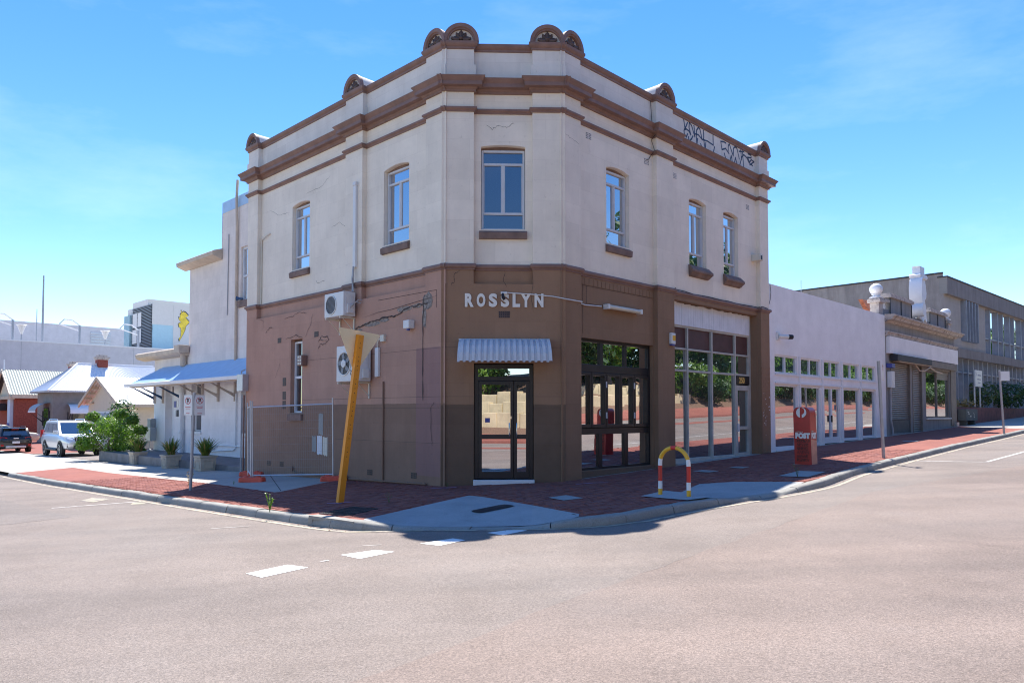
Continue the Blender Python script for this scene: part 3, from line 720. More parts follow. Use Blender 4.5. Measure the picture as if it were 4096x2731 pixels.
arch(FC, .375, .405); arch(FC, 2.34, .40); arch(FL, .30, .375); arch(FR, .30, .375); arch(FL, 3.64, .40); arch(FR, 4.20, .41); arch(FL, 9.275, .36); arch(FR, 9.95, .36)
# --- upper windows
def window(F, a0, a1, z0, z1, parent, o=-.16, gl='glass_sky', fm='alu', t1=7.33, t2=6.19, head=True, sill=None):
    fw = .045; zt = z1-.09; f = MB()
    for x0, x1, y0, y1 in ((a0+.01,a0+.01+fw,z0,zt),(a1-.01-fw,a1-.01,z0,zt),(a0+.01+fw,a1-.01-fw,z0,z0+fw),(a0+.01+fw,a1-.01-fw,zt-fw,zt)): f.box(F, x0, x1, o-.05, o+.05, y0, y1)
    i0, i1 = a0+.01+fw, a1-.01-fw; am = (a0+a1)/2
    for zc, h in ((t1,.05),(t2,.05)): f.box(F, i0, i1, o-.045, o+.045, zc-h/2, zc+h/2)
    f.box(F, am-.022, am+.022, o-.03, o+.042, t2+.025, t1-.025)
    for x in (i0+.012, am-.035, am+.035, i1-.012): f.box(F, x-.012, x+.012, o-.03, o+.03, t2+.025, t1-.025)
    w = f.build('window', fm, parent, bevel=.004)
    for x0, x1, y0, y1 in ((i0,i1,t1+.025,zt-fw),(i0,am,t2+.025,t1-.025),(am,i1,t2+.025,t1-.025),(i0,i1,z0+fw,t2-.025)):
        g = MB(); dj = random.uniform(-.012,.012); g.face([F(x0,o+dj,y0),F(x1,o-dj,y0),F(x1,o-dj,y1),F(x0,o+dj,y1)]); g.build('pane', gl, w)
    if head:
        h = MB(); h.box(F, a0+.002, a1-.002, o-.05, o+.02, zt, z1); h.build('head_board', 'sill_brown', w)
    s = MB()
    if sill == 'big':
        rr = [[F(a0-.06-e,0,5.80), F(a0-.06-e,PO*.2+.02,5.80), F(a0-.1-e,.17,5.66), F(a0-.1-e,.17,5.60), F(a0-.08,.12,5.56), F(a0-.04,.08,5.50), F(a0-.04,.0,5.47)] for e in (0,)]
        rr.append([F(a1+.06,0,5.80), F(a1+.06,PO*.2+.02,5.80), F(a1+.1,.17,5.66), F(a1+.1,.17,5.60), F(a1+.08,.12,5.56), F(a1+.04,.08,5.50), F(a1+.04,.0,5.47)])
        s.rings(rr)
        s.box(F, a0+.002, a1-.002, -.2, .0, 5.76, 5.805)
    else:
        s.hexa([F(a0-.03,-.18,5.60),F(a1+.03,-.18,5.60),F(a1+.03,.075,5.58),F(a0-.03,.075,5.58),F(a0-.03,-.18,5.81),F(a1+.03,-.18,5.81),F(a1+.03,.085,5.72),F(a0-.03,.085,5.72)]) if False else None
        s.hexa([F(a0+.004,-.2,5.62),F(a1-.004,-.2,5.62),F(a1-.004,.0,5.62),F(a0+.004,.0,5.62),F(a0+.004,-.2,5.81),F(a1-.004,-.2,5.81),F(a1-.004,.0,5.765),F(a0+.004,.0,5.765)])
        s.hexa([F(a0-.04,-.0,5.57),F(a1+.04,-.0,5.57),F(a1+.04,.07,5.575),F(a0-.04,.07,5.575),F(a0-.04,-.0,5.77),F(a1+.04,-.0,5.77),F(a1+.04,.085,5.715),F(a0-.04,.085,5.715)])
    s.build('sill', 'sill_brown', w, bevel=.008)
    return w
for h in WL: window(FL, *h[:4], B)
for h in WC: window(FC, *h[:4], B)
window(FR, *WR[0][:4], B); window(FR, *WR[1][:4], B, sill='big'); window(FR, *WR[2][:4], B, sill='big')
# --- lower storey: left wall and corner are thicker below 4.53
mb = MB(); LW = (6.16,6.81,1.64,3.74)
wall(mb, FL, -PO*T8, EL, -.8, 4.53, PO, [LW], .24); wall(mb, FL, 0, EL, 4.53, 4.86, 0)
mb.face([FL(0,0,4.53),FL(EL,0,4.53),FL(EL,PO,4.53),FL(-PO*T8,PO,4.53)], [(0,4.53),(EL,4.53),(EL,4.53),(0,4.53)])
mb.build('lower_wall', 'brown_left', B)
mb = MB(); DW = (.68,2.02,.15,2.74)
wall(mb, FC, -PO*T8, 2.686+PO*T8, -.5, 4.53, PO, [DW], .2); wall(mb, FC, 0, 2.686, 4.53, 4.86, 0)
mb.face([FC(0,0,4.53),FC(2.686,0,4.53),FC(2.686,PO,4.53),FC(0,PO,4.53)], [(0,4.53),(2.6,4.53),(2.6,4.53),(0,4.53)])
mb.build('lower_wall', 'brown_corner', B)
S1 = (.66,3.78,.28,3.40); S2 = (4.62,9.64,.22,4.74)
mb = MB(); wall(mb, FR, 0, 3.80, -.3, 4.86, 0, [S1], .30); wall(mb, FR, 4.60, 9.655, -.3, 4.86, 0, [S2], .36); mb.build('lower_wall', 'brown_street', B)
for F, a0, a1, k in PIL:
    mb = MB()
    if F is FR: pilbox(mb, F, a0, a1, -.4, 4.86, PO, k)
    else: pilbox(mb, F, a0, a1, 4.53, 4.86, PO, k)
    mb.build('pilaster', {0:'brown_left',1:'brown_corner',2:'brown_street'}[[FL,FC,FR].index(F)], B)
# soldier course of bricks and recessed panel over the first shop window
sm = None
for i in range(19):
    b = MB(); a = .78+i*.158; b.box(FR, a, a+.142, -.005, .012, 4.66, 4.80); b.build('brick', 'brown_street', B)
mb = MB(); mb.strip(FR, [(1.0,4.62),(1.0,4.22),(3.2,4.22)], .012, .004); mb.strip(FR, [(.86,4.64),(3.75,4.64)], .012, .004); mb.strip(FR,[(.86,4.8),(.86,3.5)],.01,.004); mb.build('panel_joint', 'crack_dark', B, merge=False)
# exposed painted brick courses on the end pilaster
for i in range(34):
    z = .36+i*.0862
    cuts = [9.66, 9.885, 10.115, 10.24] if i % 2 else [9.66, 9.775, 10.0, 10.24]
    if i > 24 and random.random() < .4: continue
    for x0, x1 in zip(cuts[:-1], cuts[1:]):
        b = MB(); b.box(FR, x0+.005, x1-.005, PO-.01, PO+.007+random.uniform(0,.003), z+.005, z+.078); b.build('brick', 'brown_street', B)
mb = MB()
for i in range(26): 
    a, z = random.uniform(9.7,10.2), random.gauss(1.7,.35); w = random.uniform(.01,.035); mb.face([FR(a,PO+.013,z),FR(a+w,PO+.013,z+.01),FR(a+w*.8,PO+.013,z+w*1.2),FR(a-.005,PO+.013,z+w)])
mb.build('paint_chip', 'white_paint', B, merge=False)
# --- door at the corner
dz0, dz1 = .16, 2.72
f = MB(); o0, o1 = PO-.14, PO-.06
for x0, x1, y0, y1 in ((.69,.775,dz0,dz1),(1.925,2.01,dz0,dz1),(.775,1.925,2.63,dz1),(.775,1.925,2.36,2.45)): f.box(FC, x0, x1, o0, o1, y0, y1)
dr = f.build('shop_door', 'black_frame', B, bevel=.006)
f = MB()
for x0, x1, y0, y1 in ((.78,.86,.17,2.35),(1.50,1.565,.17,2.35),(.86,1.50,2.27,2.35),(.86,1.50,1.05,1.15),(.86,1.50,.17,.32)): f.box(FC, x0, x1, o0+.01, o1-.01, y0, y1)
f.build('door_leaf', 'black_frame', dr, bevel=.005)
f = MB()
for x0, x1, y0, y1 in ((1.575,1.65,.17,2.35),(1.85,1.92,.17,2.35),(1.65,1.85,2.27,2.35),(1.65,1.85,1.05,1.15),(1.65,1.85,.17,.32)): f.box(FC, x0, x1, o0+.01, o1-.01, y0, y1)
f.build('door_leaf', 'black_frame', dr, bevel=.005)
for x0, x1, y0, y1 in ((.86,1.50,1.15,2.27),(.86,1.50,.32,1.05),(1.65,1.85,1.15,2.27),(1.65,1.85,.32,1.05),(.775,1.925,2.45,2.63)):
    g = MB(); t = random.uniform(-.002,.002); g.face([FC(x0,o0+.04+t,y0),FC(x1,o0+.04-t,y0),FC(x1,o0+.04-t,y1),FC(x0,o0+.04+t,y1)]); g.build('pane', 'glass_mirror', dr)
for sx in (1.475, 1.64):
    h = MB(); d = -.05 if sx < 1.55 else .05
    h.tube([FC(sx,o1-.01,1.40),FC(sx,o1+.05,1.40),FC(sx+d*.0,o1+.06,1.38),FC(sx+d*.0,o1+.06,1.10),FC(sx,o1+.05,1.08),FC(sx,o1-.01,1.08)], .013, 8)
    h.build('handle', 'steel', dr, smooth=True)
for sx, d in ((1.40,0),(1.72,0)):
    pass
g = MB(); g.box(FC, .93, 1.04, o1-.03, o1-.026, 1.42, 1.52); g.build('sticker', 'sign_blue', dr)
g = MB(); g.box(FC, 1.50, 1.525, o1-.012, o1+.0, 1.50, 1.56); g.build('lock', 'steel', dr)
s = MB(); s.box(FC, .67, 2.03, PO-.14, PO+.12, -.25, .15); s.build('door_step', 'white_paint', B, bevel=.012)
# door canopy, curved ribbed metal
n = 16; cv = MB(); a0, a1 = .36, 2.36; zt, zb = 3.26, 2.80
prof = [(PO+.01,zt),(PO+.10,zt-.005),(PO+.22,zt-.06),(PO+.36,zt-.17),(PO+.46,zt-.33),(PO+.50,zb-.06)]
rows = []
for i in range(n*4+1):
    u = (i//4 + (0,.40,.47,.93)[i % 4])/n; up = .036 if i % 4 in (2,3) else 0
    rows.append([FC(a0-.04*(k/5)+(a1-a0+.08*(k/5))*u, o+up, z+up*.7) for k, (o, z) in enumerate(prof)])
cv.rings(rows, False, False); can = cv.build('door_canopy', 'galv_dull', B)
can.data.materials[0] = M['alu']
c2 = MB(); c2.box(FC, a0-.02, a1+.02, PO, PO+.04, zt-.02, zt+.03); c2.box(FC, a0, a0+.03, PO, PO+.50, zb+.02, zb+.05); c2.box(FC, a1-.03, a1, PO, PO+.50, zb+.02, zb+.05); c2.build('canopy_frame', 'alu', can)
# --- shop window 1 (black frames)
f = MB(); O0, O1 = -.20, -.12; a0, a1 = .66, 3.78
F_ = FR
for x0, x1, y0, y1 in ((a0,.72,.28,3.40),(3.70,a1,.28,3.40),(.72,3.70,3.33,3.40),(.72,3.70,.28,.34),(.72,3.70,2.61,2.80),(.72,3.70,1.12,1.27),(1.66,1.78,2.8,3.33),(2.66,2.77,2.8,3.33),(1.60,1.74,.34,1.12),(2.64,2.80,.34,1.12)): f.box(F_, x0, x1, O0, O1+random.uniform(0,.012), y0, y1)
sw = f.build('shop_window', 'black_frame', B, bevel=.006)
panes = [(.72,1.66,2.8,3.33),(1.78,2.66,2.8,3.33),(2.77,3.70,2.8,3.33),(.72,1.60,.34,1.12),(1.74,2.64,.34,1.12),(2.80,3.70,.34,1.12)]
xs = [.72,1.30,1.88,2.47,3.05,3.70]
for i in range(5):
    x0, x1 = xs[i]+.006, xs[i+1]-.006; ff = MB()
    for q in ((x0,x0+.06,1.28,2.60),(x1-.06,x1,1.28,2.60),(x0+.06,x1-.06,2.53,2.60),(x0+.06,x1-.06,1.28,1.36)): ff.box(F_, q[0], q[1], O0+.01, O1+.03, q[2], q[3])
    ff.build('folding_sash', 'black_frame', sw, bevel=.004); panes.append((x0+.06,x1-.06,1.36,2.53))
    if i in (1,3):
        h = MB(); h.box(F_, x1-.02, x1+.02, O1+.03, O1+.045, 2.25, 2.4); h.box(F_, x1-.02, x1+.02, O1+.03, O1+.045, 1.5, 1.65); h.build('hinge', 'alu', sw)
for x0, x1, y0, y1 in panes:
    g = MB(); t = random.uniform(-.004,.004); g.face([F_(x0,O0+.04+t,y0),F_(x1,O0+.04-t,y0),F_(x1,O0+.04-t*.5,y1),F_(x0,O0+.04+t*.5,y1)]); g.build('pane', 'glass_mirror', sw)
mb = MB(); mb.box(FR, .642, 3.8, -.1, .03, -.3, .27); mb.build('shop_base', 'brown_corner', B)
# --- shop window 2
f = MB(); O0, O1 = -.30, -.22; H = [4.06, 3.44, 2.83]
for x0, x1, y0, y1 in ((4.62,4.70,.22,4.74),(9.50,9.64,.22,4.74),(4.70,9.50,4.04,4.10),(4.70,9.50,3.42,3.47),(4.70,9.50,2.80,2.86),(4.70,8.60,.22,.36)): f.box(FR, x0, x1, O0, O1, y0, y1)
for x in (5.82,7.18,8.60): f.box(FR, x-.035, x+.035, O0+.003, O1-.003+.02, .22, 4.05)
s2 = f.build('shop_window', 'alu_old', B, bevel=.005)
X = [4.70,5.785,5.855,7.145,7.215,8.565,8.635,9.50]
for i in range(4):
    x0, x1 = X[2*i], X[2*i+1]
    g = MB(); g.box(FR, x0, x1, O0+.01, O0+.03, 3.47, 4.04); g.build('panel', 'maroon_panel', s2)
    g = MB(); t = random.uniform(-.004,.004); g.face([FR(x0,O0+.03+t,2.86),FR(x1,O0+.03-t,2.86),FR(x1,O0+.03-t,3.42),FR(x0,O0+.03+t,3.42)]); g.build('pane', 'glass_shop', s2)
    if i < 3:
        g = MB(); g.face([FR(x0,O0+.03+t,.36),FR(x1,O0+.03-t,.36),FR(x1,O0+.03-t,2.80),FR(x0,O0+.03+t,2.80)]); g.build('pane', 'glass_shop', s2)
# narrow door with number
f = MB()
for x0, x1, y0, y1 in ((8.64,8.72,.25,2.42),(9.40,9.49,.25,2.42),(8.72,9.40,2.34,2.42),(8.72,9.40,.25,.40),(8.72,9.40,1.12,1.22),(8.64,9.49,2.42,2.50)): f.box(FR, x0, x1, O0+.01, O1+.02, y0, y1)
d2 = f.build('side_door', 'alu_old', B, bevel=.004)
for y0, y1 in ((.40,1.12),(1.22,2.34)):
    g = MB(); g.face([FR(8.72,O0+.05,y0),FR(9.40,O0+.05,y0),FR(9.40,O0+.05,y1),FR(8.72,O0+.05,y1)]); g.build('pane', 'glass_teal', d2)
g = MB(); g.box(FR, 8.66, 8.78, O1+.02, O1+.05, 1.05, 1.30); g.build('handle', 'alu', d2)
g = MB(); g.box(FR, 8.64, 9.49, O1-.05, O1+.06, .17, .245); g.build('threshold', 'alu', d2)
num = thing('number_sign', FR(9.07,-.2,2.66), 'black number plate reading 250 above the narrow side door', 'sign')
g = MB(); g.box(FR, 8.66, 9.48, O1-.02, O1+.03, 2.53, 2.80); g.build('plate', 'black_frame', num)
text_mesh('250', .25, .006, 'numeral', 'gold', num, FR, 8.78, O1+.037, 2.575, sx=.95, bold=.006)
mb = MB(); mb.box(FR, 4.6, 9.655, -.25, .02, -.2, .215); mb.build('shop_base', 'lid_concrete', B)
# white vertical boards of the fascia, one by one
for i in range(38):
    a = 4.72+i*.126; b = MB(); zt = 4.74-random.uniform(0,.035); b.box(FR, a+.003, min(a+.123,9.50), O1-.02, O1+.03+random.uniform(0,.008), 4.10, zt); b.build('fascia_board', 'white_board', B)
mb = MB(); mb.box(FR, 4.64, 9.62, O0-.02, O1-.03, 4.06, 4.74); mb.build('fascia_back', 'trim_dark', B)
# --- lower window in the left wall
f = MB(); a0, a1, z0, z1 = LW; o = PO-.17; f_ = .05
for x0, x1, y0, y1 in ((a0+.01,a0+.06,z0,z1-.06),(a1-.06,a1-.01,z0,z1-.06),(a0+.06,a1-.06,z0,z0+.05),(a0+.06,a1-.06,z1-.11,z1-.06),(a0+.06,a1-.06,2.62,2.69)): f.box(FL, x0, x1, o-.05, o+.05, y0, y1)
lw = f.build('window', 'white_paint', B, bevel=.004)
for y0, y1 in ((z0+.05,2.62),(2.69,z1-.11)):
    g = MB(); g.face([FL(a0+.06,o,y0),FL(a1-.06,o,y0),FL(a1-.06,o,y1),FL(a0+.06,o,y1)]); g.build('pane', 'glass_dark', lw)
g = MB(); g.box(FL, a0-.06, a1+.06, PO-.1, PO+.07, 1.42, 1.60); g.box(FL, a0+.003, a1-.003, PO-.24, PO-.1, 1.55, 1.64); g.build('sill', 'sill_brown', lw, bevel=.01)
g = MB(); g.box(FL, a0+.003, a1-.003, o-.05, o+.03, z1-.06, z1); g.build('head_board', 'trim_dark', lw)
# --- air bricks: recessed grid blocks
def airbrick(F, a, z, o, w=.22, h=.15, mat='trim_dark', nx=4, nz=3):
    b = MB(); b.box(F, a-w/2, a+w/2, o-.02, o+.004, z-h/2, z+h/2); p = b.build('air_brick', mat, B)
    q = MB()
    for i in range(nx):
        for j in range(nz):
            x = a-w/2+w*(i+.5)/nx; y = z-h/2+h*(j+.5)/nz; q.box(F, x-w/nx*.24, x+w/nx*.24, o, o+.007, y-h/nz*.26, y+h/nz*.26)
    tag(q.build('holes', 'ink', p), kind='stuff'); return p
for s_, z_ in ((7.48,3.77),(5.41,3.80)): airbrick(FL, s_, z_, PO)
for z_ in (2.54,2.14,1.87): airbrick(FL, 7.16, z_, PO, .2, .24, 'trim_dark', 2, 4)
for s_, z_ in ((8.05,.14),(7.27,.15),(2.82,.16),(1.05,.18)): airbrick(FL, s_, z_, PO, .22, .14, 'trim_dark')
airbrick(FC, 1.36, 3.84, PO, .25, .15, 'trim_dark', 6, 4)
for t_, z_ in ((1.10,8.25),(3.52,8.22),(4.86,8.16),(9.1,8.13)): airbrick(FR, t_, z_, 0, .22, .16, 'cream_parapet', 4, 4)
# --- the long crack in the left wall and broken render around it
def crk(F, o, pts, w, name='crack', mat='crack_dark', jag=.02, sub=5):
    P = []
    for (a, z), (b, y) in zip(pts[:-1], pts[1:]):
        for k in range(sub): u = k/sub; P.append((a+(b-a)*u+random.uniform(-jag,jag), z+(y-z)*u+random.uniform(-jag,jag)))
    P.append(pts[-1]); mb = MB(); n = len(P); up = []; dn = []
    for i, p in enumerate(P):
        ww = w*random.uniform(.35,1)*(1 if 0 < i < n-1 else .2); q, r = Vector(P[max(0,i-1)]), Vector(P[min(n-1,i+1)]); t = (r-q).normalized(); nn = Vector((-t.y,t.x))*ww/2
        up.append((p[0]+nn.x,p[1]+nn.y)); dn.append((p[0]-nn.x,p[1]-nn.y))
    for i in range(n-1): mb.face([F(*c) for c in ((up[i][0],o,up[i][1]),(up[i+1][0],o,up[i+1][1]),(dn[i+1][0],o,dn[i+1][1]),(dn[i][0],o,dn[i][1]))])
    return mb.build(name, mat, B, merge=False)
def blob(F, o, ca, cz, ra, rz_, name='broken_render', mat='broken_render'):
    mb = MB(); n = 18; rr = []
    for r, oo in ((1.0,o+.002),(.8,o+.012),(.45,o+.006)):
        rr.append([F(ca+ra*r*math.cos(2*math.pi*k/n)*random.uniform(.75,1.1), oo, cz+rz_*r*math.sin(2*math.pi*k/n)*random.uniform(.7,1.15)) for k in range(n)])
    mb.rings(rr, True, False); mb.face(rr[-1]); return mb.build(name, mat, B)
crk(FL, PO+.016, [(3.95,3.72),(3.6,3.75),(3.3,3.83),(2.9,3.90),(2.5,3.93),(2.1,3.98),(1.75,3.96),(1.5,4.06),(1.2,4.12),(.85,4.14),(.55,4.16)], .045, sub=6)
crk(FL, PO+.017, [(.66,4.36),(.72,4.2),(.70,4.0),(.74,3.8),(.72,3.5),(.73,3.2),(.73,2.6),(.72,1.9)], .03, sub=4, jag=.008)
for ca, cz, ra, rz_ in ((3.45,3.74,.28,.05),(2.75,3.86,.40,.07),(2.25,3.91,.22,.06),(1.45,4.10,.34,.07),(.95,4.13,.22,.06),(.56,4.20,.22,.22),(.68,3.85,.08,.3)): blob(FL, PO, ca, cz, ra, rz_)
for pts, w in (([(5.3,3.55),(5.15,3.72),(4.85,3.70),(4.75,3.62),(4.95,3.5),(5.2,3.5),(5.3,3.38)],.022), ([(5.2,3.6),(4.85,3.6)],.015), ([(8.3,4.05),(8.1,4.2),(7.9,4.18)],.02), ([(8.8,4.5),(8.5,4.45),(8.45,4.2)],.012), ([(7.2,4.4),(6.7,4.42),(6.4,4.5),(5.9,4.42)],.014), ([(6.0,3.75),(5.7,4.1),(5.6,4.4)],.012), ([(7.1,3.78),(6.5,3.85),(6.1,3.75)],.02), ([(7.4,3.1),(7.6,2.8),(7.7,2.65)],.012), ([(.30,1.9),(.42,1.75),(.40,1.0),(.36,.9)],.012), ([(3.2,3.3),(3.6,3.1),(3.5,2.9)],.01), ([(.2,4.3),(3.1,4.05)],.014)): crk(FL, PO+.014, pts, w)
for pts, w in (([(.16,4.5),(.25,4.62),(.24,4.75),(.36,4.83)],.015), ([(1.36,4.84),(1.35,4.6),(1.42,4.45)],.014), ([(2.0,4.84),(1.98,4.2),(2.02,3.9)],.008)): crk(FC, PO+.004, pts, w)
for pts, w in (([(.95,8.2),(1.1,8.1),(1.25,8.2),(1.4,8.15),(1.6,8.25)],.012),): crk(FC, .004, pts, w)
crk(FR, .003, [(.78,7.95),(.78,6.5),(.79,5.05)], .012, jag=.003); crk(FR, PO+.003, [(.05,8.0),(.3,7.95),(.6,7.88)], .008)
for pts in ([(6.3,7.9),(5.4,7.95),(5.0,8.15)], [(8.4,7.85),(7.9,7.6),(7.2,7.55)], [(4.2,6.6),(4.5,6.75),(4.9,6.7)], [(5.2,5.3),(5.6,5.25),(5.7,5.35)]): crk(FL, .003 if pts[0][0] > 4.1 else PO+.003, pts, .009)
# ashlar scoring of the render
mb = MB()
for z in (.95,1.75,2.0,3.10): mb.strip(FL, [(.0,z),(6.1,z)], .007, PO+.003); mb.strip(FC, [(-.03,z),(.66,z)], .007, PO+.003); mb.strip(FC, [(2.04,z),(2.7,z)], .007, PO+.003)
mb.build('score_line', 'trim_dark', B, merge=False)
mb = MB(); mb.strip(FL, [(2.5,4.42),(.25,4.42),(.25,4.02)], .012, PO+.003); mb.build('score_line', 'crack_dark', B, merge=False)
# paint-out patches on the left wall
for a0, a1, z0, z1, mt in ((5.02,5.25,1.05,1.62,'lid_concrete'),(5.07,5.32,.52,1.02,'white_board'),(4.79,5.03,.50,.99,'plastic_cream'),(5.37,5.58,.58,1.0,'lid_concrete')):
    mb = MB(); n = 6; top = [(a0+(a1-a0)*k/n, z1+random.uniform(-.02,.02)) for k in range(n+1)]; bot = [(a1-(a1-a0)*k/n, z0+random.uniform(-.03,.02)) for k in range(n+1)]
    mb.face([FL(a,PO+.005,z) for a, z in top+bot]); mb.build('paint_patch', mt, B, merge=False)
# graffiti tags on the parapet
G1 = [[(5.37,9.88),(5.41,9.72),(5.44,9.63),(5.4,9.59)],[(5.57,9.84),(5.49,9.71),(5.4,9.59),(5.5,9.64),(5.64,9.62),(5.74,9.54)],[(5.38,9.56),(5.4,9.46),(5.5,9.41),(5.57,9.52)],[(5.62,9.45),(5.64,9.32),(5.78,9.43),(5.86,9.54)],[(5.74,9.54),(5.65,9.73),(5.67,9.87),(5.79,9.82),(5.96,9.54),(5.92,9.85)],[(6.04,9.55),(6.06,9.75),(6.16,9.87),(6.25,9.83),(6.36,9.58)],[(5.98,9.63),(6.15,9.65),(6.34,9.58)],[(6.05,9.53),(6.07,9.33),(6.11,9.53)],[(6.28,9.42),(6.33,9.35),(6.54,9.33),(6.57,9.53)],[(6.45,9.86),(6.45,9.61),(6.53,9.31)],[(6.35,9.57),(6.66,9.6),(7.0,9.57)],[(6.99,9.87),(7.0,9.57)],[(7.08,9.54),(6.99,9.32)],[(7.76,9.83),(7.65,9.84),(7.45,9.8),(7.52,9.57),(7.74,9.66),(7.95,9.55)],[(7.9,9.61),(7.91,9.8),(7.98,9.85),(8.21,9.55),(8.24,9.79),(8.32,9.86),(8.45,9.85),(8.6,9.55)],[(7.66,9.49),(7.75,9.33)],[(7.97,9.28),(8.09,9.53),(8.16,9.32)],[(8.28,9.34),(8.35,9.53),(8.46,9.33)],[(8.59,9.79),(8.92,9.86)],[(8.7,9.87),(8.74,9.57)],[(8.8,9.87),(8.89,9.33)],[(8.62,9.35),(8.77,9.66),(8.9,9.76),(9.1,9.71),(9.26,9.57)],[(9.18,9.86),(9.38,9.86),(9.39,9.78),(9.15,9.74),(9.29,9.61),(9.38,9.72),(9.58,9.70),(9.29,9.53)],[(9.34,9.57),(9.48,9.55)]]
mb = MB()
for st in G1: mb.strip(FR, st, .046, .004)
mb.build('graffiti', 'ink_blue', B, merge=False)
# hooks, conduits and cables fixed along the walls
mb = MB(); mb.tube([FL(8.86,.02,6.95),FL(8.86,.05,7.0),FL(8.55,.05,7.08),FL(8.35,.03,7.12)], .018, 6); mb.tube([FL(8.88,.03,5.0),FL(8.88,.03,6.95),FL(8.86,.03,7.0)], .02, 6); mb.build('conduit', 'plastic_cream', B, smooth=True)
mb = MB(); mb.tube([FL(9.62,PO+.05,-.35),FL(9.62,PO+.05,2.2)], .03, 8); mb.build('downpipe', 'trim_brown', B, smooth=True)
mb = MB(); mb.tube([FL(2.24,PO+.03,-.05),FL(2.24,PO+.03,2.4)], .022, 6); mb.build('conduit', 'brown_left', B, smooth=True)
mb = MB(); mb.tube([FL(6.6,PO+.03,.12),FL(6.58,PO+.04,-.02),FL(6.4,PO+.04,-.04),FL(4.0,PO+.04,-.06),FL(.55,PO+.04,.02)], .022, 6); mb.build('pipe', 'brown_left', B, smooth=True)
mb = MB(); mb.tube([FC(1.28,PO+.05,4.335),FC(2.0,PO+.04,4.29),FC(2.45,PO+.03,4.25),FC(2.70,PO+.06,4.20)], .012, 6); mb.tube([FR(-.02,PO+.04,4.20),FR(.64,PO+.03,4.20),FR(.70,.03,4.20),FR(.9,.03,4.17),FR(1.55,.03,4.20)], .014, 6); mb.build('cable', 'plastic_white', B, smooth=True)
mb = MB(); mb.tube([FR(3.7,.02,9.9),FR(3.72,.05,9.3),FR(3.74,.3,9.1),FR(3.73,.02,8.85),FR(3.76,.1,8.55),FR(3.7,.02,8.42),FR(3.6,.02,8.30),FR(3.5,.02,8.27)], .008, 5); mb.build('cable', 'ink', B, smooth=True)
pts = [FR(4.55,PO+.07,4.99),FR(4.75,.05,5.0)]+[FR(4.75+i*.5,.04+.02*math.sin(i*1.7),4.99+.012*math.sin(i*2.3)) for i in range(1,10)]+[FR(9.6,.05,5.0),FR(9.7,PO+.03,5.02),FR(10.1,PO+.02,5.0)]
mb = MB(); mb.tube(pts, .012, 5); mb.build('cable', 'ink', B, smooth=True)
mb = MB(); mb.tube([FR(10.26,PO-.03,5.02),FR(10.27,PO-.03,7.5)], .015, 5); mb.build('conduit', 'cream_render', B)
# ------------------------------------------------------------------ things fixed to the corner building
sg = thing('letter_sign', FC(1.36,PO+.03,4.15), 'raised white capital letters ROSSLYN above the corner door canopy', 'sign')
for ch, c0, w in zip('ROSSLYN', (.475,.74,1.01,1.28,1.545,1.73,2.04), (.20,.195,.19,.19,.17,.23,.20)):
    ob = text_mesh(ch, 1.0, .012, 'letter', 'rosslyn_white', sg, WF, 0, 0, 0, bold=.05)
    xs = [v.co.x for v in ob.data.vertices]; zs = [v.co.z for v in ob.data.vertices]; ys = [v.co.y for v in ob.data.vertices]
    L = Vector(sg['_w']); x0, x1, z0, z1, ym = min(xs), max(xs), min(zs), max(zs), (min(ys)+max(ys))/2
    for v in ob.data.vertices:
        u = (v.co.x-x0)/(x1-x0); h = (v.co.z-z0)/(z1-z0); d = (v.co.y-ym)
        v.co = FC(c0+w*u, PO+.02-d, 4.005+.305*h) - L
